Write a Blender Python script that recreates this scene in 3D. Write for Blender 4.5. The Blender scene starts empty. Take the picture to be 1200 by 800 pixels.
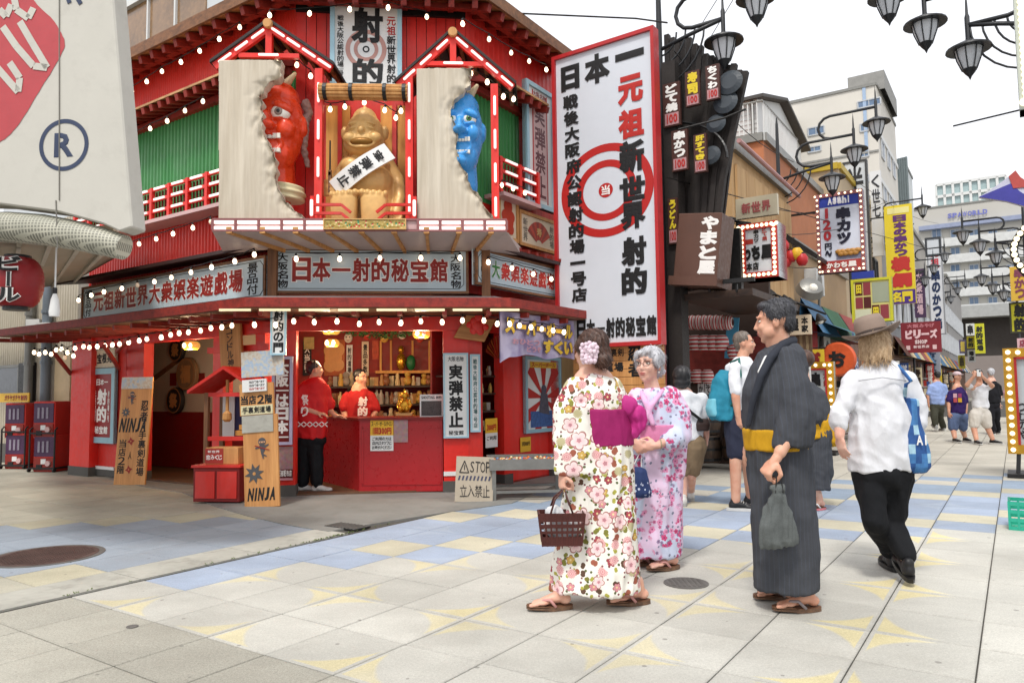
import bpy,bmesh,math,random
from mathutils import Vector,Matrix,noise,Quaternion
SC=bpy.context.scene
COL=SC.collection
random.seed(7)
R=math.radians
PI=math.pi
# ------------------------------------------------------------------ camera
FPX,CAMH,HORY=865.0,1.22,458.5
ROLL=R(0.7)
PITCH=math.atan((HORY-400)/FPX)
cam_d=bpy.data.cameras.new('camera')
cam=bpy.data.objects.new('camera',cam_d)
COL.objects.link(cam)
SC.camera=cam
cam_d.sensor_width=36.0
cam_d.lens=36.0*FPX/1200.0
cam_d.clip_start=0.05
cam_d.clip_end=2000.0
F_=Vector((0,math.cos(PITCH),math.sin(PITCH)))
R0_=Vector((1,0,0))
U0_=R0_.cross(F_)
R_=math.cos(ROLL)*R0_-math.sin(ROLL)*U0_
U_=R_.cross(F_)
cam.matrix_world=Matrix(((R_.x,U_.x,-F_.x,0),(R_.y,U_.y,-F_.y,0),(R_.z,U_.z,-F_.z,CAMH),(0,0,0,1)))
EYE=Vector((0,0,CAMH))
# ------------------------------------------------------------------ sky, sun, exposure
world=bpy.data.worlds.new('World')
SC.world=world
world.use_nodes=True
wn=world.node_tree
wn.nodes.clear()
SUN_EL,SUN_ROT=R(58),R(200)
sky=wn.nodes.new('ShaderNodeTexSky')
sky.sky_type='NISHITA'
sky.sun_disc=False
sky.sun_elevation=SUN_EL
sky.sun_rotation=SUN_ROT
sky.dust_density=4.0
sky.air_density=1.2
hs=wn.nodes.new('ShaderNodeHueSaturation')
hs.inputs['Saturation'].default_value=0.25
wn.links.new(sky.outputs[0],hs.inputs['Color'])
mixw=wn.nodes.new('ShaderNodeMix')
mixw.data_type='RGBA'
mixw.inputs[0].default_value=0.8
mixw.inputs[7].default_value=(9.7,9.85,10.3,1)
wn.links.new(hs.outputs[0],mixw.inputs[6])
bg=wn.nodes.new('ShaderNodeBackground')
bg.inputs['Strength'].default_value=0.105
wn.links.new(mixw.outputs[2],bg.inputs['Color'])
wo=wn.nodes.new('ShaderNodeOutputWorld')
wn.links.new(bg.outputs[0],wo.inputs['Surface'])
sun_d=bpy.data.lights.new('sun','SUN')
sun_d.energy=1.9
sun_d.angle=R(10)
sun_d.color=(1,0.96,0.9)
sun=bpy.data.objects.new('sun',sun_d)
COL.objects.link(sun)
sd=Vector((math.sin(SUN_ROT)*math.cos(SUN_EL),math.cos(SUN_ROT)*math.cos(SUN_EL),math.sin(SUN_EL)))
sun.rotation_euler=sd.to_track_quat('Z','Y').to_euler()
SC.view_settings.view_transform='Standard'
SC.view_settings.look='None'
SC.view_settings.exposure=0.41
SC.view_settings.gamma=1.0
SC.view_settings.use_curve_mapping=False
SC.cycles.max_bounces=6
SC.cycles.diffuse_bounces=4
SC.cycles.glossy_bounces=3
SC.cycles.transmission_bounces=4
SC.cycles.transparent_max_bounces=6
SC.cycles.sample_clamp_indirect=4.0
# ------------------------------------------------------------------ measuring helpers (photo pixel -> place)
def ray(px,py):
 return F_+R_*((px-600)/FPX)-U_*((py-400)/FPX)
def G(px,py,z=0.0):
 d=ray(px,py)
 return EYE+d*((z-CAMH)/d.z)
def AT(px,py,Y):
 d=ray(px,py)
 return EYE+d*(Y/d.y)
class Plane:
 def __init__(s,p,d):
  s.p=Vector((p[0],p[1],0));s.d=Vector((d[0],d[1],0)).normalized()
  s.n=Vector((s.d.y,-s.d.x,0))
  s.ang=math.atan2(s.d.y,s.d.x)
 def at(s,px,py):
  d=ray(px,py)
  t=(s.p-EYE).dot(s.n)/d.dot(s.n)
  return EYE+d*t
 def off(s,k):
  return Plane(s.p+s.n*k,s.d)
 def P(s,u,z,o=0.0):
  q=s.p+s.d*u+s.n*o
  return Vector((q.x,q.y,z))
 def u(s,px,py=400):
  return(s.at(px,py)-s.p).dot(s.d)
 def z(s,px,py):
  return s.at(px,py).z
TH=R(34.2)
SA=Vector((math.sin(TH),math.cos(TH),0))
SB=Vector((math.cos(TH),-math.sin(TH),0))
def AB(a,b,z=0.0):
 q=SA*a+SB*b
 return Vector((q.x,q.y,z))
# ------------------------------------------------------------------ node expressions
class X:
 nt=None
 def __init__(s,k):s.k=k
 def _o(s,op,b=None,c=None):return mth(op,s,b,c)
 def __add__(s,b):return s._o('ADD',b)
 __radd__=__add__
 def __sub__(s,b):return s._o('SUBTRACT',b)
 def __rsub__(s,b):return mth('SUBTRACT',b,s)
 def __mul__(s,b):return s._o('MULTIPLY',b)
 __rmul__=__mul__
 def __truediv__(s,b):return s._o('DIVIDE',b)
 def lt(s,b):return s._o('LESS_THAN',b)
 def gt(s,b):return s._o('GREATER_THAN',b)
 def abs(s):return s._o('ABSOLUTE')
 def floor(s):return s._o('FLOOR')
 def frac(s):return s._o('FRACT')
 def pow(s,b):return s._o('POWER',b)
 def cos(s):return s._o('COSINE')
 def sin(s):return s._o('SINE')
 def min(s,b):return s._o('MINIMUM',b)
 def max(s,b):return s._o('MAXIMUM',b)
def _in(nt,sock,v):
 if isinstance(v,X):nt.links.new(v.k,sock)
 elif v is not None:sock.default_value=v
def mth(op,a,b=None,c=None):
 n=X.nt.nodes.new('ShaderNodeMath');n.operation=op
 _in(X.nt,n.inputs[0],a);_in(X.nt,n.inputs[1],b)
 if c is not None:_in(X.nt,n.inputs[2],c)
 return X(n.outputs[0])
def clampx(a):
 n=X.nt.nodes.new('ShaderNodeClamp');_in(X.nt,n.inputs[0],a);return X(n.outputs[0])
def mapr(a,f0,f1,t0=0.0,t1=1.0,smooth=False):
 n=X.nt.nodes.new('ShaderNodeMapRange')
 if smooth:n.interpolation_type='SMOOTHSTEP'
 _in(X.nt,n.inputs[0],a)
 for i,v in enumerate((f0,f1,t0,t1)):_in(X.nt,n.inputs[i+1],v)
 return X(n.outputs[0])
def comb(x,y,z=0.0):
 n=X.nt.nodes.new('ShaderNodeCombineXYZ')
 for i,v in enumerate((x,y,z)):_in(X.nt,n.inputs[i],v)
 return X(n.outputs[0])
def sep(v):
 n=X.nt.nodes.new('ShaderNodeSeparateXYZ');_in(X.nt,n.inputs[0],v)
 return X(n.outputs[0]),X(n.outputs[1]),X(n.outputs[2])
def tc(which='Object'):
 return X(X.nt.nodes.new('ShaderNodeTexCoord').outputs[which])
def gpos():
 return X(X.nt.nodes.new('ShaderNodeNewGeometry').outputs['Position'])
def noi(vec,scale,detail=3.0,rough=0.55,col=False):
 n=X.nt.nodes.new('ShaderNodeTexNoise');_in(X.nt,n.inputs['Vector'],vec)
 n.inputs['Scale'].default_value=scale;n.inputs['Detail'].default_value=detail;n.inputs['Roughness'].default_value=rough
 return X(n.outputs[1 if col else 0])
def vor(vec,scale,feat='F1',rnd=1.0,dim='3D'):
 n=X.nt.nodes.new('ShaderNodeTexVoronoi');n.feature=feat;n.voronoi_dimensions=dim
 _in(X.nt,n.inputs['Vector'],vec);n.inputs['Scale'].default_value=scale
 if 'Randomness' in n.inputs:n.inputs['Randomness'].default_value=rnd
 return n
def wnoise(vec):
 n=X.nt.nodes.new('ShaderNodeTexWhiteNoise');_in(X.nt,n.inputs[0],vec)
 return X(n.outputs[0])
def mixc(f,a,b,mode='MIX'):
 n=X.nt.nodes.new('ShaderNodeMix');n.data_type='RGBA';n.blend_type=mode
 _in(X.nt,n.inputs[0],f)
 for sock,v in((n.inputs[6],a),(n.inputs[7],b)):
  if isinstance(v,X):X.nt.links.new(v.k,sock)
  else:sock.default_value=(v[0],v[1],v[2],1)
 return X(n.outputs[2])
def vmul(v,s):
 n=X.nt.nodes.new('ShaderNodeVectorMath');n.operation='MULTIPLY'
 _in(X.nt,n.inputs[0],v);n.inputs[1].default_value=s
 return X(n.outputs[0])
def vadd(v,s):
 n=X.nt.nodes.new('ShaderNodeVectorMath');n.operation='ADD'
 _in(X.nt,n.inputs[0],v);_in(X.nt,n.inputs[1],s)
 return X(n.outputs[0])
def bumpn(h,strength=0.3,dist=0.01):
 n=X.nt.nodes.new('ShaderNodeBump');_in(X.nt,n.inputs['Height'],h)
 n.inputs['Strength'].default_value=strength;n.inputs['Distance'].default_value=dist
 return X(n.outputs[0])
def hexc(h):
 h=h.lstrip('#');v=[int(h[i:i+2],16)/255 for i in(0,2,4)]
 return tuple(((c+0.055)/1.055)**2.4 if c>0.04045 else c/12.92 for c in v)
MATS={}
def newmat(name):
 m=bpy.data.materials.new(name);m.use_nodes=True
 X.nt=m.node_tree
 b=next(n for n in m.node_tree.nodes if n.type=='BSDF_PRINCIPLED')
 MATS[name]=m
 return m,b
def setp(b,color=None,rough=None,metal=None,normal=None,emit=None,estr=None,spec=None,alpha=None,sss=None):
 nt=X.nt
 for k,v in(('Base Color',color),('Roughness',rough),('Metallic',metal),('Normal',normal),('Emission Color',emit),('Emission Strength',estr),('Specular IOR Level',spec),('Alpha',alpha),('Subsurface Weight',sss)):
  if v is None:continue
  if isinstance(v,X):nt.links.new(v.k,b.inputs[k])
  elif isinstance(v,(tuple,list)):b.inputs[k].default_value=(v[0],v[1],v[2],1)
  else:b.inputs[k].default_value=v
def mat(name,color,rough=0.6,var=0.18,scale=3.0,bump=0.15,bscale=60.0,metal=0.0,dirt=0.0,spec=0.4,stretch=(1,1,1),bdist=0.004,fade=0.0):
 """painted / plain material: base colour broken up by two noises, fine relief, optional grime"""
 if name in MATS:return MATS[name]
 if isinstance(color,str):color=hexc(color)
 m,b=newmat(name)
 o=vmul(tc('Object'),stretch)
 n1=noi(o,scale,4.0);n2=noi(o,scale*9,3.0)
 k=mapr(n1*0.65+n2*0.35,0.3,0.7,1-var,1+var*0.6)
 c=mixc(1.0,color,comb(k,k,k),'MULTIPLY')
 if dirt:
  dmask=mapr(noi(o,scale*2.3,5.0,0.7),0.52,0.75,0.0,dirt)
  c=mixc(dmask,c,(0.09,0.075,0.06))
 if fade:
  fm=mapr(noi(vmul(gpos(),(1,1,0.35)),1.7,5.0,0.65),0.48,0.74,0.0,fade);c=mixc(fm,c,tuple(v*0.55+0.22 for v in color))
  sm_=mapr(noi(vmul(gpos(),(1,1,0.06)),14.0,4.0,0.7),0.55,0.75,0.0,fade);c=mixc(sm_,c,tuple(v*0.35 for v in color))
 rr=mapr(n2,0.3,0.7,max(0.03,rough-0.12),min(1,rough+0.12))
 setp(b,color=c,rough=rr,metal=metal,spec=spec)
 if bump:setp(b,normal=bumpn(noi(o,bscale,3.0),bump,bdist))
 return m
def emat(name,color,strength,light_color=None):
 if name in MATS:return MATS[name]
 if isinstance(color,str):color=hexc(color)
 m,b=newmat(name)
 setp(b,color=color,rough=0.25,emit=light_color or color,estr=strength)
 return m
def wood(name,c1,c2,axis=2,scale=14.0,rough=0.6):
 if name in MATS:return MATS[name]
 m,b=newmat(name)
 st=[1.0,1.0,1.0];st[axis]=0.07
 o=vmul(tc('Object'),st)
 g=noi(o,scale,5.0,0.65);g2=noi(o,scale*5,3.0)
 f=mapr(g*0.75+g2*0.25,0.36,0.64)
 c=mixc(f,hexc(c1),hexc(c2))
 setp(b,color=c,rough=rough,normal=bumpn(g2,0.3,0.004))
 return m
# ------------------------------------------------------------------ objects
def link(o,parent=None):
 COL.objects.link(o)
 if parent is not None:o.parent=parent
 return o
def tag(o,label=None,cat=None,group=None,kind=None):
 if label:o['label']=label
 if cat:o['category']=cat
 if group:o['group']=group
 if kind:o['kind']=kind
 return o
def thing(name,label,cat,loc=(0,0,0),rz=0.0,group=None,rot=None):
 o=bpy.data.objects.new(name,None)
 o.empty_display_size=0.1
 COL.objects.link(o)
 o.location=loc
 o.rotation_euler=rot if rot else(0,0,rz)
 return tag(o,label,cat,group)
class MB:
 """collects shapes, then links them as one mesh object"""
 def __init__(s):s.v=[];s.f=[];s.mi=[];s.cur=0
 def add(s,vs,fs):
  n=len(s.v);s.v+=[tuple(v)for v in vs]
  for f in fs:s.f.append(tuple(i+n for i in f));s.mi.append(s.cur)
  return s
 def box(s,x0,x1,y0,y1,z0,z1,M=None):
  vs=[Vector((x,y,z))for x in(x0,x1)for y in(y0,y1)for z in(z0,z1)]
  if M:vs=[M@v for v in vs]
  return s.add(vs,[(0,1,3,2),(4,6,7,5),(0,4,5,1),(2,3,7,6),(0,2,6,4),(1,5,7,3)])
 def bar(s,p,q,w,h,up=(0,0,1)):
  """rectangular bar between two points; w across, h along up"""
  p=Vector(p);q=Vector(q);d=(q-p).normalized();u=Vector(up)
  a=d.cross(u)
  if a.length<1e-4:a=d.cross(Vector((1,0,0)))
  a.normalize();c=a.cross(d).normalized()
  vs=[e+a*(i*w/2)+c*(j*h/2)for e in(p,q)for i in(-1,1)for j in(-1,1)]
  return s.add(vs,[(0,1,3,2),(4,6,7,5),(0,4,5,1),(2,3,7,6),(0,2,6,4),(1,5,7,3)])
 def tube(s,pts,r,n=8,cap=True):
  pts=[Vector(p)for p in pts]
  rs=r if isinstance(r,(list,tuple))else[r]*len(pts)
  prev=None;rings=[]
  for i,p in enumerate(pts):
   d=(pts[min(i+1,len(pts)-1)]-pts[max(i-1,0)])
   d=d.normalized()if d.length>1e-9 else Vector((0,0,1))
   if prev is None:
    a=d.orthogonal().normalized()
   else:
    a=(prev-d*prev.dot(d))
    a=a.normalized()if a.length>1e-6 else d.orthogonal().normalized()
   prev=a;b=d.cross(a)
   rings.append([p+(a*math.cos(2*PI*k/n)+b*math.sin(2*PI*k/n))*rs[i]for k in range(n)])
  vs=[v for rg in rings for v in rg]
  fs=[(i*n+k,i*n+(k+1)%n,(i+1)*n+(k+1)%n,(i+1)*n+k)for i in range(len(pts)-1)for k in range(n)]
  if cap:fs+=[tuple(range(n-1,-1,-1)),tuple((len(pts)-1)*n+k for k in range(n))]
  return s.add(vs,fs)
 def lathe(s,prof,n=16,M=None,sx=1.0,sy=1.0,cap=True):
  """prof: (r, z) from bottom to top"""
  vs=[]
  for r,z in prof:
   for k in range(n):
    v=Vector((r*sx*math.cos(2*PI*k/n),r*sy*math.sin(2*PI*k/n),z))
    vs.append(M@v if M else v)
  m=len(prof)
  fs=[(i*n+k,i*n+(k+1)%n,(i+1)*n+(k+1)%n,(i+1)*n+k)for i in range(m-1)for k in range(n)]
  if cap:fs+=[tuple(range(n-1,-1,-1)),tuple((m-1)*n+k for k in range(n))]
  return s.add(vs,fs)
 def ball(s,c,r,n=10,m=6,M=None,sc=(1,1,1)):
  prof=[(math.sin(PI*i/m),-math.cos(PI*i/m))for i in range(m+1)]
  prof[0]=(0.02,-1);prof[-1]=(0.02,1)
  T=Matrix.Translation(Vector(c))@Matrix.Diagonal((r*sc[0],r*sc[1],r*sc[2],1))
  if M:T=M@T
  return s.lathe(prof,n,T)
 def prism(s,poly,y0,y1,M=None):
  """poly in (x, z), extruded along y"""
  n=len(poly)
  ar=sum(poly[i][0]*poly[(i+1)%n][1]-poly[(i+1)%n][0]*poly[i][1]for i in range(n))
  if ar<0:poly=poly[::-1]
  vs=[Vector((x,y0,z))for x,z in poly]+[Vector((x,y1,z))for x,z in poly]
  if M:vs=[M@v for v in vs]
  fs=[tuple(range(n)),tuple(range(2*n-1,n-1,-1))]
  fs+=[((i+1)%n,i,n+i,n+(i+1)%n)for i in range(n)]
  return s.add(vs,fs)
 def quad(s,a,b,c,d):return s.add([a,b,c,d],[(0,1,2,3)])
 def mesh(s,name,mats,smooth=False):
  me=bpy.data.meshes.new(name)
  me.from_pydata(s.v,[],s.f);me.update()
  for m in(mats if isinstance(mats,(list,tuple))else[mats]):me.materials.append(m)
  if any(s.mi):me.polygons.foreach_set('material_index',s.mi)
  if smooth:
   me.polygons.foreach_set('use_smooth',[True]*len(me.polygons))
   if smooth!='all':
    try:me.set_sharp_from_angle(angle=R(40))
    except Exception:pass
  return me
 def build(s,name,mats,parent=None,smooth=False,loc=None,kind=None,label=None,bevel=0):
  o=bpy.data.objects.new(name,s.mesh(name,mats,smooth))
  link(o,parent)
  if loc is not None:o.location=loc
  if kind:o['kind']=kind
  if label:o['label']=label
  if bevel:
   bm=bmesh.new();bm.from_mesh(o.data)
   bmesh.ops.bevel(bm,geom=[e for e in bm.edges if len(e.link_faces)==2 and e.calc_face_angle(0)>R(30)],offset=bevel,segments=1,affect='EDGES')
   bm.to_mesh(o.data);bm.free()
  return o
def inst(o,parent,loc=None,rot=None,scale=None):
 c=o.copy();COL.objects.link(c);c.parent=parent
 if loc is not None:c.location=loc
 if rot is not None:c.rotation_euler=rot
 if scale is not None:c.scale=scale
 return c
def copy_tree(o,parent=None):
 c=o.copy();COL.objects.link(c);c.parent=parent
 for ch in list(o.children):copy_tree(ch,c)
 return c
# ------------------------------------------------------------------ lettering
_G={}
def glyph(ch,bold):
 """flat glyph (x, y, depth); bold widens every stroke by a sloping rim, so that overlapping rims never share a plane"""
 k=(ch,round(bold,3))
 if k in _G:return _G[k]
 if bold>0:
  v0,fs,*_=glyph(ch,0)
  cnt={}
  for f in fs:
   for i in range(len(f)):
    e=(f[i],f[(i+1)%len(f)]);ke=(min(e),max(e))
    cnt.setdefault(ke,[]).append((e,f))
  nrm={};bnd=[]
  for ke,l in cnt.items():
   if len(l)!=1:continue
   (a,b),f=l[0]
   d=Vector((v0[b][0]-v0[a][0],v0[b][1]-v0[a][1]));
   if d.length<1e-7:continue
   n=Vector((d.y,-d.x)).normalized()
   m=Vector((sum(v0[i][0]for i in f)/len(f)-v0[a][0],sum(v0[i][1]for i in f)/len(f)-v0[a][1]))
   if n.dot(m)>0:n=-n
   bnd.append((a,b));nrm.setdefault(a,[]).append(n);nrm.setdefault(b,[]).append(n)
  vs=list(v0);out={}
  for i,ns in nrm.items():
   n=sum(ns,Vector((0,0)))
   if n.length<1e-4:n=ns[0]
   n.normalize();c=max(0.55,n.dot(ns[0]))
   out[i]=len(vs)
   vs.append((v0[i][0]+n.x*bold/c,v0[i][1]+n.y*bold/c,0.0015))
  fs=list(fs)+[(a,b,out[b],out[a])for a,b in bnd]
 else:
  cu=bpy.data.curves.new('glyph','FONT');cu.body=ch;cu.size=1.0;cu.offset=0.0;cu.resolution_u=2
  ob=bpy.data.objects.new('glyph',cu);COL.objects.link(ob)
  me=ob.to_mesh()
  vs=[(v.co.x,v.co.y,0.0)for v in me.vertices];fs=[tuple(p.vertices)for p in me.polygons]
  ob.to_mesh_clear();bpy.data.objects.remove(ob);bpy.data.curves.remove(cu)
  key={};remap=[]
  nv=[]
  for v in vs:
   kk=(round(v[0],5),round(v[1],5))
   if kk not in key:key[kk]=len(nv);nv.append(v)
   remap.append(key[kk])
  vs=nv;fs=[tuple(remap[i]for i in f)for f in fs]
  fs=[f for f in fs if len(set(f))==len(f)]
 xs=[v[0]for v in vs]or[0];ys=[v[1]for v in vs]or[0]
 _G[k]=(vs,fs,min(xs),max(xs),min(ys),max(ys))
 return _G[k]
def lettering(mb,s,x0,z0,x1,z1,y=-0.004,bold=0.02,vertical=False,skew=0.0,M=None,fill=0.94,grow=0.0,wob=0.0):
 """lay the characters of s into the box x0..x1, z0..z1 (front faces -y); every character fills its own cell"""
 n=len(s)
 if not n:return mb
 wts=[]
 for ch in s:
  wts.append(0.45 if ch in ' 1iIl.!,\'' else(0.62 if ch.isascii()else(0.8 if(not vertical and '\u3040'<=ch<='\u30ff')else 1.0)))
 if vertical:wts=[0.45 if ch==' ' else(0.5 if ch in '一' else 1.0)for ch in s]
 tot=sum(wts);t=0.0
 for ch,wt in zip(s,wts):
  a,b=t/tot,(t+wt)/tot;t+=wt
  if ch==' ':continue
  vs,fs,gx0,gx1,gy0,gy1=glyph(ch,bold)
  if vertical:cx0,cx1,cz0,cz1=x0,x1,z1-(z1-z0)*b,z1-(z1-z0)*a
  else:cx0,cx1,cz0,cz1=x0+(x1-x0)*a,x0+(x1-x0)*b,z0,z1
  cw,chh=(cx1-cx0)*fill,(cz1-cz0)*fill
  gw,gh=max(gx1-gx0,1e-3),max(gy1-gy0,1e-3)
  if ch in '一ー-':
   sx=cw/gw;sy=sx if ch!='ー' or not vertical else sx
   if ch=='ー' and vertical:
    vs=[(-(v[1]),v[0],v[2])for v in vs];gx0,gx1,gy0,gy1=-gy1,-gy0,gx0,gx1
    gw,gh=gx1-gx0,gy1-gy0;sy=chh/gh;sx=sy
   else:sy=min(sx,chh/0.9)*1.1
  elif ch in '、。・.,!':sx=sy=min(cw,chh)*0.9
  else:sx,sy=cw/gw,chh/gh
  r=sx/sy
  if ch.isascii():sx=min(cw/max(gw,0.5),sy*1.25)
  if gh<0.45 and ch in 'っくへしつこてのっょゃゅ':sy=min(sy,sx*1.2)
  mx,my=(gx0+gx1)/2,(gy0+gy1)/2
  ccx,ccz=(cx0+cx1)/2,(cz0+cz1)/2
  ang=random.uniform(-wob,wob);ca,sa=math.cos(ang),math.sin(ang)
  out=[]
  for vx,vy,vd in vs:
   ax,az=(vx-mx)*sx,(vy-my)*sy
   ax,az=ax*ca-az*sa,ax*sa+az*ca
   q=Vector((ccx+ax+skew*az,y+vd,ccz+az))
   out.append(M@q if M else q)
  mb.add(out,fs)
 return mb
class Board:
 """a thing standing in a vertical plane; local x right, z up from its lower left corner, -y towards the viewer"""
 def __init__(s,plane,x0,x1,yt,yb,name,label,cat,out=0.0,lean=0.0,roll=0.0,group=None,parent=None):
  pl=plane.off(out)
  xm,ym=(x0+x1)/2,(yt+yb)/2
  a,b=pl.at(x0,ym),pl.at(x1,ym)
  s.w=(b-a).dot(pl.d);zt,zb=pl.z(xm,yt),pl.z(xm,yb)
  s.h=zt-zb;s.pl=pl
  c=(a+b)/2
  o=pl.d*(-s.w/2)
  s.o=thing(name,label,cat,(c.x,c.y,zb),0,group)
  s.o.rotation_euler=(lean,roll,pl.ang)
  s.x0,s.x1=-s.w/2,s.w/2
 def bx(s,u):return s.x0+s.w*u
 def bz(s,v):return s.h*(1-v)
 def box(s,name,m,u0,u1,v0,v1,y0,y1,**k):
  return MB().box(s.bx(u0),s.bx(u1),y0,y1,s.bz(v1),s.bz(v0)).build(name,m,s.o,**k)
 def frame(s,name,m,t,y0,y1):
  mb=MB();w,h=s.w,s.h
  mb.box(s.x0,s.x1,y0,y1,h-t,h).box(s.x0,s.x1,y0,y1,0,t)
  mb.box(s.x0,s.x0+t,y0,y1,t,h-t).box(s.x1-t,s.x1,y0,y1,t,h-t)
  return mb.build(name,m,s.o)
 def text(s,txt,u0,v0,u1,v1,m,y=-0.004,bold=0.02,vertical=False,outline=None,om=None,name='lettering',**k):
  if outline:
   mb=MB();lettering(mb,txt,s.bx(u0),s.bz(v1),s.bx(u1),s.bz(v0),y,bold+outline,vertical,**dict(k,fill=k.get('fill',0.94)*(1+outline*1.6)))
   mb.build('letter_outline',om,s.o)
   y-=0.003
  mb=MB();lettering(mb,txt,s.bx(u0),s.bz(v1),s.bx(u1),s.bz(v0),y,bold,vertical,**k)
  return mb.build(name,m,s.o)
# ------------------------------------------------------------------ sculpting helpers
def plane_M(s):
 return Matrix(((s.d.x,-s.n.x,0,s.p.x),(s.d.y,-s.n.y,0,s.p.y),(0,0,1,0),(0,0,0,1)))
Plane.M=plane_M
def UR(pl,x0,x1,yt,yb,out=0.0):
 p=pl.off(out);xm,ym=(x0+x1)/2,(yt+yb)/2
 return p.u(x0,ym),p.u(x1,ym),p.z(xm,yb),p.z(xm,yt)
def pbox(mb,pl,x0,x1,yt,yb,o0,o1):
 u0,u1,z0,z1=UR(pl,x0,x1,yt,yb,o1)
 return mb.box(u0,u1,-o1,-o0,z0,z1,pl.M())
def ubox(mb,pl,u0,u1,z0,z1,o0,o1):
 return mb.box(u0,u1,-o1,-o0,z0,z1,pl.M())
def wbuild(mb,name,m,parent,**k):
 """mesh given in world coordinates, hung under its (unrotated) parent empty"""
 l=parent.location
 mb.v=[(v[0]-l.x,v[1]-l.y,v[2]-l.z)for v in mb.v]
 return mb.build(name,m,parent,**k)
def isect(p,q,k1,k2=None):
 """corner of two offset planes in plan"""
 a,b=p.off(k1),q.off(k1 if k2 is None else k2)
 t=(b.p-a.p).dot(b.n)/a.d.dot(b.n)
 return a.p+a.d*t
def cap(mb,p,q,r1,r2,n=12,flat=1.0):
 """tapered capsule from p to q"""
 p,q=Vector(p),Vector(q);d=q-p
 if d.length<1e-5:return mb.ball(p,r1,n,8)
 u=d.normalized();pts=[];rs=[]
 for a in(85,60,30):pts.append(p-u*r1*math.sin(R(a)));rs.append(r1*math.cos(R(a)))
 pts.append(p);rs.append(r1);pts.append(q);rs.append(r2)
 for a in(30,60,85):pts.append(q+u*r2*math.sin(R(a)));rs.append(r2*math.cos(R(a)))
 return mb.tube(pts,rs,n)
def chain(mb,pts,n=12):
 """pts: (x, y, z, r) joined by tapered capsules"""
 for a,b in zip(pts,pts[1:]):cap(mb,a[:3],b[:3],a[3],b[3],n)
 return mb
def ell(mb,c,r,rot=None,n=18,m=12):
 T=Matrix.Translation(Vector(c))
 if rot:T=T@Matrix.Rotation(rot[2],4,'Z')@Matrix.Rotation(rot[1],4,'Y')@Matrix.Rotation(rot[0],4,'X')
 return mb.ball((0,0,0),1.0,n,m,T,sc=r)
def loft(mb,rings,n=28,caps=True,power=2.0):
 """rings: (cx, cy, cz, rx, ry[, tiltx, tilty]) -> closed tube through ellipses"""
 vs=[]
 for rg in rings:
  cx,cy,cz,rx,ry=rg[:5];tx,ty=(rg[5],rg[6])if len(rg)>6 else(0,0)
  for k in range(n):
   a=2*PI*k/n;c,s_=math.cos(a),math.sin(a)
   x=rx*math.copysign(abs(c)**(2/power),c);y=ry*math.copysign(abs(s_)**(2/power),s_)
   vs.append(Vector((cx+x,cy+y,cz+x*tx+y*ty)))
 m=len(rings)
 fs=[(i*n+k,i*n+(k+1)%n,(i+1)*n+(k+1)%n,(i+1)*n+k)for i in range(m-1)for k in range(n)]
 if rings[0][2]>rings[-1][2]:fs=[f[::-1]for f in fs]
 if caps:
  a=tuple(range(n-1,-1,-1));b=tuple((m-1)*n+k for k in range(n))
  if rings[0][2]>rings[-1][2]:a,b=a[::-1],b[::-1]
  fs+=[a,b]
 return mb.add(vs,fs)
def sculpt(mb,name,m,parent=None,voxel=0.01,smooth=3,disp=None,uv=None,cut=None,label=None,post=None):
 """fuse overlapping closed shapes into one continuous surface"""
 me=bpy.data.meshes.new(name);me.from_pydata(mb.v,[],mb.f);me.update()
 o=bpy.data.objects.new(name,me);COL.objects.link(o)
 md=o.modifiers.new('r','REMESH');md.mode='VOXEL';md.voxel_size=voxel;md.use_smooth_shade=True
 if smooth:
  ms=o.modifiers.new('s','SMOOTH');ms.factor=0.5;ms.iterations=smooth
 dg=bpy.context.evaluated_depsgraph_get();dg.update()
 nm=bpy.data.meshes.new_from_object(o.evaluated_get(dg))
 bpy.data.objects.remove(o);bpy.data.meshes.remove(me)
 nm.name=name
 if disp:
  nr=[v.normal.copy()for v in nm.vertices]
  for v,n in zip(nm.vertices,nr):v.co=disp(v.co,n)
 if post:post(nm)
 if cut:
  bm=bmesh.new();bm.from_mesh(nm)
  bmesh.ops.delete(bm,geom=[f for f in bm.faces if cut(f.calc_center_median())],context='FACES')
  bm.to_mesh(nm);bm.free()
 nm.materials.clear()
 for q in(m if isinstance(m,(list,tuple))else[m]):nm.materials.append(q)
 nm.polygons.foreach_set('use_smooth',[True]*len(nm.polygons))
 if uv:
  l=nm.uv_layers.new(name='uv')
  vs=nm.vertices
  for p in nm.polygons:
   c=p.center
   for li in p.loop_indices:
    l.data[li].uv=uv(vs[nm.loops[li].vertex_index].co,c)
 ob=bpy.data.objects.new(name,nm);link(ob,parent)
 if label:ob['label']=label
 return ob
def cyl_uv(cx=0.0,cy=0.0,r=0.25):
 """unroll round a vertical axis; the seam lies away from the viewer"""
 def f(co,c,cx=cx,cy=cy,r=r):
  a=math.atan2(co.y-cy,co.x-cx);b=math.atan2(c.y-cy,c.x-cx)
  if a-b>PI:a-=2*PI
  if b-a>PI:a+=2*PI
  return(a*r,co.z)
 return f
def nz(p,s=1.0,o=0.0):return noise.noise(Vector((p[0]*s+o,p[1]*s+o*1.3,p[2]*s-o)))
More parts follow.
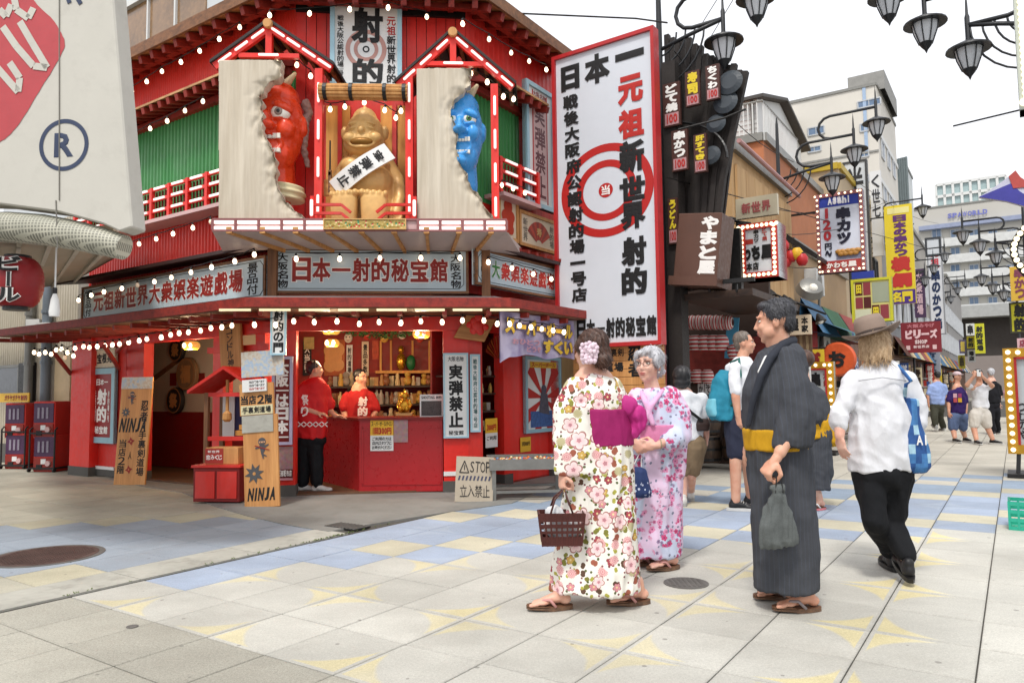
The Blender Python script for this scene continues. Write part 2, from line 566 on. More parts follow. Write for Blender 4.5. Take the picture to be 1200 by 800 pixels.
# print on a Board straight from where it stands on its plane
def _lu(s,px,py):
 q=s.pl.at(px,py);q=q-s.o.location
 return q.dot(s.pl.d),q.z
Board.lu=_lu
def _ptext(s,txt,x0,yt,x1,yb,m,**k):
 xm,ym=(x0+x1)/2,(yt+yb)/2
 a,b=s.lu(x0,ym)[0],s.lu(x1,ym)[0];zt,zb=s.lu(xm,yt)[1],s.lu(xm,yb)[1]
 return s.text(txt,(a-s.x0)/s.w,1-zt/s.h,(b-s.x0)/s.w,1-zb/s.h,m,**k)
Board.ptext=_ptext
def _shape(s,name,m,x0,x1,yt,yb,y0,y1,**k):
 xm,ym=(x0+x1)/2,(yt+yb)/2
 return MB().box(s.lu(x0,ym)[0],s.lu(x1,ym)[0],y0,y1,s.lu(xm,yb)[1],s.lu(xm,yt)[1]).build(name,m,s.o,**k)
Board.pbox=_shape
def ring_poly(cx,cz,r0,r1,y,n=48,sx=1.0):
 mb=MB();vs=[]
 for k in range(n):
  a=2*PI*k/n;vs.append((cx+r0*math.cos(a)*sx,y,cz+r0*math.sin(a)));vs.append((cx+r1*math.cos(a)*sx,y,cz+r1*math.sin(a)))
 return mb.add(vs,[(2*k,2*k+1,(2*k+3)%(2*n),(2*k+2)%(2*n))for k in range(n)])
def disc_poly(cx,cz,r,y,n=32,sx=1.0,mb=None):
 mb=mb or MB()
 return mb.add([(cx+r*math.cos(2*PI*k/n)*sx,y,cz+r*math.sin(2*PI*k/n))for k in range(n)],[tuple(range(n))])
# ================================================================== GROUND
TA,TB0,TP=1.82,-0.66,0.464
def paving(name,base,star=None,sp=0.5,stain=0.25,rough=0.75,starw=None):
 m,b=newmat(name)
 p=gpos();x,y,z=sep(p)
 a=(x*SA.x+y*SA.y-TA)/TP
 c=(x*SB.x+y*SB.y-TB0)/TP
 cell=wnoise(comb(a.floor()+0.5,c.floor()+0.5,0.0))
 col=base
 gr=noi(p,170,2.0,0.8);gr2=noi(p,75,2.0,0.7)
 if star:
  ua=((a*0.5+0.5).frac()-0.5).abs()*2.0
  ub=((c*0.5+0.5).frac()-0.5).abs()*2.0
  ua=((a-1.0)*0.5+0.5).frac();ua=(ua-0.5).abs()*2.0
  w=noi(p,6.0,3.0)
  f=(ua.max(0.002)).pow(0.52)+(ub.max(0.002)).pow(0.52)+(w-0.5)*0.10
  k=mapr(f,1.06,1.0)
  wear=mapr(noi(p,1.1,3.0),0.3,0.62,0.35,1.0).max(mapr(c,-4.0,-0.5,0.0,1.0))
  right=mapr(c,0.3,0.9)
  sc=mixc(right,star,starw or star)
  mort=ua.min(ub).gt(0.055)
  col=mixc(k*wear*mort,base,sc)
 v=mapr(cell,0,1,0.91,1.08)
 col=mixc(1.0,col,comb(v,v,v),'MULTIPLY')
 g=mapr(gr*0.6+gr2*0.4,0.34,0.66,1-sp*0.45,1+sp*0.4)
 col=mixc(1.0,col,comb(g,g,g),'MULTIPLY')
 st=mapr(noi(p,0.9,6.0,0.65),0.45,0.72,0.0,stain)
 col=mixc(st,col,(0.17,0.15,0.12))
 gv=vor(vadd(p,(3,7,0)),2.6,'F1',1.0,'2D');gum=X(gv.outputs['Distance']).lt(mapr(X(gv.outputs['Color']),0.3,1.0,0.0,0.045));col=mixc(gum*0.55,col,(0.13,0.12,0.11))
 tr=mapr(noi(vmul(p,(0.35,0.5,1)),1.3,6.0,0.7),0.42,0.66,0.86,1.1);col=mixc(1.0,col,comb(tr,tr,tr*0.99),'MULTIPLY')
 fa=(a.frac()-0.5).abs();fb=(c.frac()-0.5).abs();edge_=mapr(fa.max(fb)+(noi(p,30,3)-0.5)*0.05,0.462,0.5,0.0,0.16);col=mixc(edge_,col,(0.12,0.11,0.095))
 setp(b,color=col,rough=mapr(gr2,0.3,0.7,rough-0.1,rough+0.1),spec=0.3,normal=bumpn(gr,0.25,0.002))
 return m
CREAM=hexc('#c9c0a8');GREYT=hexc('#bab6ad')
m_star=paving('paving_star_granite',hexc('#bab8b0'),hexc('#cdc29a'),starw=hexc('#d9d5c6'))
m_cream=paving('paving_cream_granite',hexc('#bfb9a4'))
m_blue=paving('paving_blue_granite',hexc('#9aa6b9'),hexc('#a2adbd'),starw=hexc('#a8b2c1'))
m_oldblue=paving('paving_worn_blue_granite',hexc('#8f9fb2'),stain=0.3)
m_sideblue=paving('sidewalk_blue_granite',hexc('#929ba6'),stain=0.3)
m_sidecream=paving('sidewalk_cream_granite',hexc('#b0aa94'),stain=0.35)
m_side=paving('sidewalk_grey_granite',hexc('#a9a596'),stain=0.4)
m_plain=paving('paving_plain_granite',hexc('#a5a297'),sp=0.8,stain=0.3)
m_far=paving('paving_far_granite',hexc('#b9b4a8'),stain=0.2)
m_dark=mat('joint_mortar','#4d4a45',0.9,0.3,4,0.3,90)
# the sheet under everything, out to the horizon
gb=MB();gb.quad((-400,-40,-0.02),(500,-40,-0.02),(500,700,-0.02),(-400,700,-0.02))
ground=gb.build('ground',paving('ground_asphalt',hexc('#8f8c84'),stain=0.3));ground['kind']='structure'
pave=MB();q=[AB(-3,-26,-0.012),AB(-3,9,-0.012),AB(70,9,-0.012),AB(70,-26,-0.012)]
pave.quad(*q);pave=pave.build('street_paving',m_dark);pave['kind']='structure'
def tile_kind(i,j):
 s=i-j
 if j<=-11:
  if s<=11:return m_sidecream if(i+j)%2==0 and s>=11 else m_side
  if s in(12,13):return m_sideblue if(i+j)%2 else m_sidecream
  if s<=17:return m_sideblue
  if s in(18,19):return m_sidecream if(i+j)%2 else m_sideblue
  return m_side
 if i<1:return m_plain
 if j>1:return m_side if s<14 else(m_oldblue if s<=17 else m_far)
 if s==12 or(i,j)in((2,-9),(4,-9)):return m_blue
 if s==13 or(i,j)==(3,-9):return m_cream
 if 14<=s<=16:return m_blue
 if s in(17,18):return m_cream if(i+j)%2 else m_oldblue
 if 19<=s<=21:return m_oldblue if s!=20 else m_far
 if s>21:return m_far
 return m_star
TM={}
def tile_mesh(m,w=1,h=1):
 k=(m.name,w,h)
 if k not in TM:
  g=0.0032;bv=0.0028;T=0.012
  mb=MB();W,H=TP*w,TP*h
  a=[(g,g),(H-g,g),(H-g,W-g),(g,W-g)]
  def ring(k_,z):return[SA*(x+(k_ if x<H/2 else-k_))+SB*(y+(k_ if y<W/2 else-k_))+Vector((0,0,z))for x,y in a]
  lo,up,tp=ring(0,-T),ring(0,-bv),ring(bv,0)
  mb.add(lo+up+tp,[(8,11,10,9)]+[(i,(i+1)%4,4+(i+1)%4,4+i)[::-1]for i in range(4)]+[(4+i,4+(i+1)%4,8+(i+1)%4,8+i)[::-1]for i in range(4)])
  TM[k]=mb.mesh('paving_tile',m)
 return TM[k]
def pixof(P):
 v=Vector(P)-EYE;d=v.dot(F_)
 if d<0.2:return None
 return 600+FPX*v.dot(R_)/d,400-FPX*v.dot(U_)/d,d
cells=[]
for i in range(-7,70):
 for j in range(-42,10):
  if j==-10:continue
  a,b=TA+i*TP,TB0+j*TP
  if j<-10:b-=0.0
  w=AB(a+TP/2,b+TP/2)
  pp=pixof(w)
  if pp is None or not(-120<pp[0]<1320 and 440<pp[1]<1050):continue
  if j<=-18 and i>16:continue
  if i>14 and j<-9:continue
  cells.append((pp[2],i,j,a,b))
cells.sort()
random.seed(3)
rest={}
for n,(d,i,j,a,b)in enumerate(cells):
 m=tile_kind(i,j)
 dz=random.uniform(-0.0012,0.0008)
 if n<300:
  o=bpy.data.objects.new('tile',tile_mesh(m));link(o,pave)
  o.location=AB(a,b,dz)
 else:
  me=tile_mesh(m);mb=rest.setdefault('x',MB())
  mb_m=rest.setdefault('mats',[])
  if m not in mb_m:mb_m.append(m)
  mb.cur=mb_m.index(m)
  off=AB(a,b,dz)
  mb.add([v.co+off for v in me.vertices],[tuple(p.vertices)for p in me.polygons])
o=rest['x'].build('tiles',rest['mats'],pave,kind='stuff')
# gutter strip between street and pavement
gb=MB()
m_gut=mat('gutter_concrete','#a8a69c',0.85,0.25,2,0.3,80,dirt=0.5)
for k in range(-4,14):
 a0=TA+k*TP*2.0
 p=[AB(a0+0.004,TB0-10*TP+0.012,0.002),AB(a0+0.004,TB0-9*TP-0.05,0.002),AB(a0+TP*2-0.004,TB0-9*TP-0.05,0.002),AB(a0+TP*2-0.004,TB0-10*TP+0.012,0.002)]
 if a0<TA+6*TP:
  gg=MB();gg.add(p+[v-Vector((0,0,0.012))for v in p],[(0,3,2,1)[::-1],(0,1,5,4),(1,2,6,5),(2,3,7,6),(3,0,4,7)])
  gg.build('gutter_slab',m_gut,pave)
# weeds and litter in the gutter joint
random.seed(11)
wb=MB()
for k in range(90):
 a=random.choice([random.uniform(2.2,5.2),random.uniform(4.2,4.7)]);b=TB0-9*TP-0.055+random.uniform(-0.012,0.012)
 c=AB(a,b,0.0)
 for t in range(3):
  an=random.uniform(0,2*PI);l=random.uniform(0.008,0.022)
  q=c+Vector((math.cos(an)*l,math.sin(an)*l,random.uniform(0.004,0.016)))
  s_=Vector((-math.sin(an),math.cos(an),0))*0.004
  wb.add([c,c+(q-c)*0.5+s_,q,c+(q-c)*0.5-s_],[(0,1,2,3)])
tag(wb.build('weeds',mat('weed_green','#5c6b35',0.7)),'tiny green weeds sprouting from the gutter joint beside the blue tiles','weeds',kind='stuff')
# dark asphalt apron in front of the shop
m_asph=mat('asphalt_apron','#82817c',0.85,0.3,1.5,0.5,160,dirt=0.35)
ap=[(330,613),(352,617),(385,622),(432,614),(520,600),(600,589),(668,560),(640,520),(160,545),(128,561),(165,569),(215,577),(250,592),(290,604)]
vs=[G(x,y,0.006)for x,y in ap]
mb=MB();mb.add(vs+[v-Vector((0,0,0.02))for v in vs],[tuple(range(len(vs)))]+[(i,(i+1)%len(vs),len(vs)+(i+1)%len(vs),len(vs)+i)for i in range(len(vs))])
o=mb.build('shop_apron_paving',m_asph);o['kind']='structure'
# manhole covers, drain
def manhole(px,py,r,m,label,ring):
 c=G(px,py)
 t=thing('manhole_cover',label,'manhole cover',(c.x,c.y,0.0))
 MB().lathe([(r*1.12,-0.01),(r*1.12,0.004),(r,0.004),(r,0.001)],40,cap=False).build('frame_ring',ring,t)
 mb=MB();mb.lathe([(r,-0.01),(r,0.006)],40)
 mb.build('cover_plate',m,t)
 g=MB()
 n=int(r/0.03)
 for i in range(-n,n+1):
  for j in range(-n,n+1):
   x,y=i*0.03,j*0.03
   if math.hypot(x,y)<r*0.9:g.box(x-0.009,x+0.009,y-0.009,y+0.009,0.006,0.0095)
 g.build('grip_studs',m,t,kind='stuff')
m_iron=mat('rusty_iron','#5b4640',0.8,0.4,5,0.4,120,metal=0.2)
m_iron2=mat('grey_iron','#6d6a66',0.7,0.3,5,0.4,120,metal=0.3)
manhole(54,651,0.36,m_iron,'large rust brown round manhole cover in the blue grey pavement',m_iron2)
manhole(804,683,0.125,m_iron2,'small grey round manhole cover behind the man in the dark robe',m_iron2)
c=G(407,617)
t=thing('drain_grate','small dark drain grate at the edge of the asphalt apron','drain',(c.x,c.y,0.008),-TH)
MB().box(-0.2,0.2,-0.1,0.1,-0.01,0.0).build('pit',mat('drain_black','#1f1d1b',0.9),t)
for k in range(9):MB().box(-0.19+k*0.045,-0.172+k*0.045,-0.1,0.1,0.0,0.006).build('bar',m_iron2,t)
c=G(155,734);mbm=MB();mbm.lathe([(0.03,0),(0.03,0.004)],20)
tag(mbm.build('survey_disc',m_iron2,loc=(c.x,c.y,0.0)),'tiny metal disc set in the plain grey tiles at lower left','ground marker')
# ================================================================== THE SHOOTING GALLERY
C1=(-2.65,8.95);C2=(-0.55,9.18)
PF=Plane(C1,(C2[0]-C1[0],C2[1]-C1[1]))
PL=Plane(C1,(0.827,-0.562))
PR=Plane(C2,(0.562,0.827))
UF=(Vector(C2)-Vector(C1)).length
UL,URR=-5.0,2.15
RED=mat('red_paint','#cc2a20',0.5,0.2,2.0,0.2,70,dirt=0.14,fade=0.22)
REDB=mat('bright_red_paint','#dc2a20',0.42,0.14,2.0,0.15,70,dirt=0.08,fade=0.2)
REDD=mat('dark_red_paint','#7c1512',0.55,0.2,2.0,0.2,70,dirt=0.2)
REDRIB=mat('red_ribbed_metal','#d83022',0.42,0.12,1.0,0.05,50,dirt=0.12,fade=0.25)
GREENRIB=mat('green_ribbed_metal','#3d8647',0.4,0.12,1.0,0.05,50,dirt=0.15,fade=0.25)
WHITE=mat('white_panel','#dcdcda',0.45,0.05,1.5,0.05,50,dirt=0.06)
PANEL=mat('pale_blue_panel','#b8c8cf',0.4,0.08,1.2,0.05,50,dirt=0.12)
BLUEFR=mat('light_blue_frame','#92b9c6',0.45,0.12,3,0.1,60,dirt=0.12)
BROWN=wood('brown_timber','#5b3a22','#8a5c38',0)
BROWNV=wood('brown_post_timber','#5b3a22','#8a5c38',2)
REDWOODX=wood('red_rafter_timber','#6e1b12','#9c2c1d',1)
DARKW=wood('dark_timber','#2b1c14','#463022',0)
TAN=wood('tan_timber','#a8723a','#cf9a5c',2,10)
BLACK=mat('black_print','#161516',0.6,0.1,5,0,50)
BLACKP=mat('black_paint','#1d1c1c',0.45,0.2,3,0.1,60)
REDT=mat('red_print','#b3241c',0.55,0.1,5,0,50)
DREDT=mat('dark_red_print','#8e2018',0.55,0.1,5,0,50)
WHITET=mat('white_print','#ece9e4',0.55,0.04,5,0,50)
BULB=emat('bulb_glass','#ffe9cf',3.6,(1.0,0.74,0.50))
X.nt=BULB.node_tree;_b=next(n for n in X.nt.nodes if n.type=='BSDF_PRINCIPLED');_r=X(X.nt.nodes.new('ShaderNodeObjectInfo').outputs['Random']);X.nt.links.new((mapr(_r,0.0,1.0,1.6,4.6)*_r.gt(0.03)+0.15).k,_b.inputs['Emission Strength'])
LED=emat('led_tube_glass','#f6e2dc',0.62,(1.0,0.80,0.76))
LED2=emat('warm_strip_glass','#d8cc9c',0.35,(1.0,0.86,0.6))
SOCK=mat('bulb_socket','#1a1412',0.5)
CORD=mat('black_cord','#14110f',0.6)
GOLD=mat('gold_paint','#d3a868',0.45,0.22,3.0,0.2,22,metal=0.12,dirt=0.15)
GREYC=mat('grey_base_stone','#55534f',0.8,0.2,4,0.3,80)
shop=thing('shooting_gallery','red corner shooting gallery building with string bulbs and big carved faces','building',(C1[0],C1[1],0))
def S(mb,name,m,**k):return wbuild(mb,name,m,shop,**k)
Z_LE,Z_SB,Z_ST,Z_BAL=2.20,2.33,2.90,3.10
Z_TOP=6.12
def outline(k,uL=UL,uR=URR):
 a,b=PL.off(k),PR.off(k)
 return[a.p+a.d*uL,isect(PL,PF,k),isect(PF,PR,k),b.p+b.d*uR]
def band(mb,k0,z0,k1,z1,uL=UL,uR=URR,seg=(0,1,2)):
 A,B=outline(k0,uL,uR),outline(k1,uL,uR)
 for i in seg:
  mb.quad((A[i].x,A[i].y,z0),(A[i+1].x,A[i+1].y,z0),(B[i+1].x,B[i+1].y,z1),(B[i].x,B[i].y,z1))
 return mb
def ring_solid(mb,sec,uL=UL,uR=URR,seg=(0,1,2)):
 """sec: closed list of (k, z); swept along the three sides"""
 n=len(sec)
 for i in range(n):
  (k0,z0),(k1,z1)=sec[i],sec[(i+1)%n]
  band(mb,k0,z0,k1,z1,uL,uR,seg)
 for side,idx in((seg[0],seg[0]),(seg[-1],seg[-1]+1)):
  pts=[outline(k,uL,uR)[idx]for k,z in sec]
  vs=[(p.x,p.y,z)for p,(k,z)in zip(pts,sec)]
  mb.add(vs,[tuple(range(n))])
 return mb
# ---- ground floor shell: floor, ceiling, back and side walls
def inner(k):return outline(k)
fl=MB();o_=outline(0.0)
cen=[(-7.9,13.2),(-4.4,14.4),(0.9,13.4)]
poly=[(p.x,p.y)for p in o_]+[(cen[2][0],cen[2][1]),(cen[1][0],cen[1][1]),(cen[0][0],cen[0][1])]
n_=len(poly)
fl.add([(x,y,0.03)for x,y in poly]+[(x,y,-0.01)for x,y in poly],[tuple(range(n_))]+[(i,(i+1)%n_,n_+(i+1)%n_,n_+i)for i in range(n_)])
S(fl,'floor',wood('brown_floor_boards','#4b3222','#6b4a31',0,8))
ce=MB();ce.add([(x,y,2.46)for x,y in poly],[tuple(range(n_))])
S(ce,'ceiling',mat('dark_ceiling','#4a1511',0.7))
ce=MB();ce.add([(x,y,Z_TOP+0.1)for x,y in poly],[tuple(range(n_))])
S(ce,'roof_deck',mat('dark_roof','#3b3430',0.8))
bw=MB()
for i in(3,4,5,6):
 a,b=poly[i],poly[(i+1)%n_]
 bw.quad((a[0],a[1],0),(b[0],b[1],0),(b[0],b[1],Z_TOP+0.1),(a[0],a[1],Z_TOP+0.1))
S(bw,'outer_wall',mat('plain_outer_wall','#8b8378',0.8))
# upper walls: ribbed sheet on the wings, planks on the front
def ribbed(pl,u0,u1,z0,z1,m,name,pitch=0.075,depth=0.018,o=0.0):
 mb=MB();n=max(2,int((u1-u0)/pitch));M=pl.M();pts=[]
 for i in range(n):
  a=u0+(u1-u0)*i/n;w=(u1-u0)/n
  pts+=[(a,0),(a+w*0.35,0),(a+w*0.5,-depth),(a+w*0.85,-depth)]
 pts.append((u1,0))
 vs=[M@Vector((u,y-o,z))for u,y in pts for z in(z0,z1)]
 mb.add(vs,[(2*i,2*i+2,2*i+3,2*i+1)for i in range(len(pts)-1)])
 return S(mb,name,m)
z_g0=PL.z(256,240);z_g1=PL.off(0.4).z(256,96)
z_trim=PL.off(0.3).z(256,238)
ribbed(PL,UL,0.0,2.46,z_trim,REDRIB,'red_ribbed_wall')
ribbed(PL,UL,0.0,z_trim,z_g1+0.02,GREENRIB,'green_ribbed_wall',0.085,0.02)
ribbed(PL,UL,0.0,z_g1+0.02,Z_TOP,REDRIB,'red_ribbed_wall',0.05,0.006)
ribbed(PR,0.0,URR,2.46,z_trim,RED,'red_wall',0.2,0.003)
ribbed(PR,0.0,1.2,z_trim,z_g1-0.1,GREENRIB,'green_ribbed_wall',0.085,0.02)
ribbed(PR,1.2,URR,z_trim,z_g1-0.1,RED,'red_wall',0.2,0.003)
ribbed(PR,0.0,URR,z_g1-0.1,Z_TOP,REDB,'red_wall',0.11,0.004)
pk=MB();ubox(pk,PF,0,UF,2.46,Z_TOP,-0.03,-0.005);S(pk,'front_backing_wall',DARKW)
npl=17
for i in range(npl):
 w=UF/npl;mb=MB();j=random.uniform(0,0.004)
 ubox(mb,PF,i*w+0.004,(i+1)*w-0.004,2.5,Z_TOP-0.14,0.0,0.016+j);S(mb,'plank',REDB)
mb=MB();ubox(mb,PF,0,UF,Z_TOP-0.14,Z_TOP,0.0,0.06);S(mb,'dark_lintel',BLACKP)
# ---- main eave with rafters
K_E=0.42
mb=MB();ring_solid(mb,[(0.0,Z_TOP+0.06),(K_E+0.06,Z_TOP-0.10),(K_E+0.06,Z_TOP-0.02),(0.0,Z_TOP+0.16)],UL-0.2,URR+0.1)
S(mb,'eave_boards',wood('eave_board_timber','#9a6d45','#c79a68',0,6))
mb=MB();ring_solid(mb,[(K_E+0.062,Z_TOP-0.12),(K_E+0.10,Z_TOP-0.12),(K_E+0.10,Z_TOP+0.03),(K_E+0.062,Z_TOP+0.03)],UL-0.2,URR+0.1)
S(mb,'eave_fascia',BROWN)
mb=MB();ring_solid(mb,[(K_E*0.45,Z_TOP-0.13),(K_E*0.45+0.09,Z_TOP-0.14),(K_E*0.45+0.09,Z_TOP-0.07),(K_E*0.45,Z_TOP-0.07)],UL-0.1,URR)
S(mb,'eave_purlin',REDWOODX)
def rafters(pl,u0,u1,step,k0,z0,k1,z1,w,h,m,name='rafter'):
 n=int(abs(u1-u0)/step)
 proto=None
 for i in range(n+1):
  u=u0+(u1-u0)*i/n
  a=pl.P(0,z0,k0)-pl.P(0,0,0);b=pl.P(0,z1,k1)-pl.P(0,0,0)
  if proto is None:
   mb=MB();mb.bar(a,b,w,h);proto=mb.build(name,m,shop);c=proto
  else:c=inst(proto,shop)
  p=pl.P(u,0,0);c.location=(p.x-C1[0],p.y-C1[1],0)
rafters(PL,UL-0.1,0.12,0.28,0.0,Z_TOP-0.01,K_E+0.04,Z_TOP-0.165,0.07,0.10,REDWOODX)
rafters(PR,-0.1,URR,0.26,0.0,Z_TOP-0.01,K_E+0.04,Z_TOP-0.165,0.07,0.10,REDWOODX)
rafters(PF,-0.1,UF+0.1,0.28,0.0,Z_TOP-0.01,K_E+0.04,Z_TOP-0.165,0.07,0.10,REDWOODX)
# small upper roof over the green walls
for pl,u0,u1,nm in((PL,UL-0.1,-0.05,'l'),(PR,0.05,1.35,'r')):
 zz=z_g1 if pl is PL else z_g1-0.1
 mb=MB();M=pl.M()
 mb.add([M@Vector(v)for v in[(u0,0,zz+0.20),(u1,0,zz+0.20),(u1,-0.42,zz+0.07),(u0,-0.42,zz+0.07),(u0,0,zz+0.23),(u1,0,zz+0.23),(u1,-0.42,zz+0.10),(u0,-0.42,zz+0.10)]],[(0,1,2,3),(7,6,5,4),(3,2,6,7),(0,3,7,4),(1,5,6,2)])
 S(mb,'canopy_board',MATS['eave_board_timber'])
 rafters(pl,u0+0.05,u1-0.02,0.20,0.0,zz+0.14,0.41,zz+0.015,0.07,0.085,REDWOODX)
 mb=MB();ubox(mb,pl,u0,u1,zz-0.04,zz+0.05,0.0,0.09);S(mb,'canopy_beam',REDWOODX)
# ---- balcony rail on the wings
PINK=mat('pale_pink_trim','#c9a6a4',0.5,0.1,3)
def railing(pl,u0,u1,zt,name):
 h=0.46;k=0.30
 mb=MB();ubox(mb,pl,u0,u1,zt,zt+0.05,0.02,k+0.03);S(mb,'balcony_slab',PINK)
 n=max(1,round((u1-u0)/0.44))
 for i in range(n+1):
  u=u0+(u1-u0)*i/n;mb=MB();ubox(mb,pl,u-0.028,u+0.028,zt+0.05,zt+0.05+h,k-0.055,k);S(mb,'rail_post',REDB)
 for q in(0.12,0.28,h-0.03):
  mb=MB();ubox(mb,pl,u0,u1,zt+0.05+q-0.022,zt+0.05+q+0.022,k-0.045,k-0.01);S(mb,'rail',REDB)
 for q in(0.12,0.28,h-0.03):
  for i in range(n):
   w=(u1-u0)/n;u=u0+w*i
   mb=MB();ubox(mb,pl,u+w*0.22,u+w*0.8,zt+0.05+q-0.012,zt+0.05+q+0.014,k-0.009,k+0.012);S(mb,'rail_light',LED)
 nb=int((u1-u0)/0.075);mb=MB()
 for i in range(nb):
  u=u0+(u1-u0)*(i+0.5)/nb;ubox(mb,pl,u-0.008,u+0.008,zt+0.05,zt+h,k-0.085,k-0.065)
 S(mb,'balusters',REDD,kind='stuff')
railing(PL,UL+0.1,-0.1,z_trim-0.05,'l')
railing(PR,0.35,1.25,z_trim+0.05,'r')
# ---- lower roof that carries the shop signs
mb=MB();ring_solid(mb,[(0.0,2.34),(0.62,2.30),(0.92,2.235),(0.92,2.265),(0.62,2.335),(0.0,2.40)],UL-0.8,URR+0.2)
S(mb,'lower_roof',mat('pinkish_roof_metal','#a89a98',0.5,0.15,2,dirt=0.3))
mb=MB();ring_solid(mb,[(0.925,2.17),(0.955,2.17),(0.955,2.275),(0.925,2.275)],UL-0.8,URR+0.2)
S(mb,'lower_fascia',REDWOODX)
mb=MB();ring_solid(mb,[(0.0,2.16),(0.93,2.155),(0.93,2.175),(0.0,2.19)],UL-0.78,URR+0.18)
S(mb,'lower_soffit',BROWN)
for pl,a,b in((PL,UL-0.9,0.1),(PF,-0.2,UF+0.2),(PR,0,URR+0.15)):rafters(pl,a,b,0.42,0.02,2.145,0.90,2.115,0.05,0.06,REDWOODX,'soffit_rafter')
mb=MB();ring_solid(mb,[(0.0,1.98),(0.10,1.98),(0.10,2.15),(0.0,2.15)],UL,URR);S(mb,'header_beam',REDB)
# LED strips under the front eave
for i in range(8):
 u0=-0.62+i*0.42;mb=MB();ubox(mb,PF,u0,u0+0.33,2.125,2.15,0.93,0.955);S(mb,'eave_light',LED2)
# upper hood above the wing signs
DTRIM=mat('dark_hood_trim','#3a2420',0.5,0.2,3)
for seg,uL,uR in((0,UL+0.1,0),(2,0,URR+0.05)):
 mb=MB();ring_solid(mb,[(0.0,3.02),(0.56,2.93),(0.56,2.975),(0.0,3.07)],uL,uR,(seg,));S(mb,'sign_hood',DTRIM)
rafters(PR,0.15,URR,0.2,0.05,3.075,0.575,2.99,0.05,0.045,REDWOODX,'hood_batten')
# ---- the three shop signs (wing, front, wing), leaning slightly forward
def shopsign(pl,x0,x1,yt,yb,label,out):
 b=Board(pl,x0,x1,yt,yb,'shop_sign',label,'shop sign',out,lean=R(0))
 b.box('panel',PANEL,0,1,0,1,0.0,0.05)
 b.frame('frame',BROWN,0.03,-0.02,0.03)
 return b
def thin_border(b,m,i=0.055,t=0.006,notch=0.06):
 w,h=b.w,b.h;x0,x1,z0,z1=b.x0+i,b.x1-i,i,h-i;y0,y1=-0.005,0.0
 mb=MB();n=notch
 mb.box(x0+n,x1-n,y0,y1,z1-t,z1).box(x0+n,x1-n,y0,y1,z0,z0+t).box(x0,x0+t,y0,y1,z0+n,z1-n).box(x1-t,x1,y0,y1,z0+n,z1-n)
 for cx,s in((x0,1),(x1,-1)):
  for cz,q in((z0,1),(z1,-1)):
   mb.bar((cx+s*n,(y0+y1)/2,cz),(cx+s*n*0.0,(y0+y1)/2,cz+q*n),0.005,0.006)
 mb.build('painted_border',m,b.o)
b=shopsign(PF,318,549,291,344,'wide front shop sign with eight large red characters on pale blue',0.42)
thin_border(b,BLACK)
b.text('日本一射的秘宝館',0.10,0.20,0.895,0.76,DREDT,bold=0.035,outline=0.045,om=WHITET)
b.text('大阪名物',0.025,0.12,0.085,0.88,BLACK,bold=0.025,vertical=True)
b.text('大阪名物',0.905,0.12,0.962,0.88,BLACK,bold=0.025,vertical=True)
b=shopsign(PL,97,312,318,364,'long shop sign on the left wing with twelve dark red characters',0.42)
thin_border(b,BLACK)
b.text('元祖新世界大衆娯楽遊戯場',0.075,0.20,0.90,0.78,DREDT,bold=0.035,outline=0.045,om=WHITET)
b.text('景品付',0.915,0.12,0.965,0.86,BLACK,bold=0.02,vertical=True)
b.text('景品付',0.022,0.15,0.062,0.86,BLACK,bold=0.02,vertical=True)
b=shopsign(PR,557,664,303,343,'short shop sign on the right wing with seven small red characters',0.42)
thin_border(b,BLACK)
b.text('大',0.15,0.22,0.235,0.76,mat('green_print','#2f7a3c',0.5),bold=0.035,outline=0.045,om=WHITET)
b.text('衆娯楽遊戯場',0.24,0.22,0.84,0.76,REDT,bold=0.035,outline=0.045,om=WHITET)
b.text('景品付',0.05,0.10,0.13,0.88,BLACK,bold=0.02,vertical=True)
b.text('景品付',0.87,0.12,0.95,0.88,BLACK,bold=0.02,vertical=True)
# brown corner posts between the signs
for i in(1,2):
 c=outline(0.44)[i];mb=MB();mb.box(c.x-0.05,c.x+0.05,c.y-0.05,c.y+0.05,2.31,2.93);S(mb,'corner_post',BROWNV)
# ---- front balcony with lit trim, sloping soffit and brackets
PB=Plane((0,8.02),(1,0.06))
bu0,bu1,bz0,bz1=UR(PB,249,594,257,271.5)
DK=1.1
mb=MB();ubox(mb,PB,bu0+0.02,bu1-0.02,bz0+0.03,bz1,-DK,-0.012);S(mb,'balcony_deck',PINK)
mb=MB();ubox(mb,PB,bu0,bu1,bz0,bz0+0.02,-0.03,0.012);ubox(mb,PB,bu0,bu1,bz1-0.012,bz1+0.008,-0.03,0.012)
for i in range(14):
 u=bu0+(bu1-bu0)*i/13;ubox(mb,PB,u-0.012,u+0.012,bz0+0.02,bz1-0.012,-0.02,0.012)
S(mb,'balcony_trim',mat('dark_pink_trim','#8f5a5a',0.5))
for i in range(13):
 if 5<=i<=8:continue
 for q in(0.3,0.75):
  u=bu0+(bu1-bu0)*i/13;w=(bu1-bu0)/13;h=bz1-bz0
  mb=MB();ubox(mb,PB,u+0.018,u+w-0.018,bz0+h*q-h*0.13,bz0+h*q+h*0.13,-0.02,0.008);S(mb,'trim_light',LED)
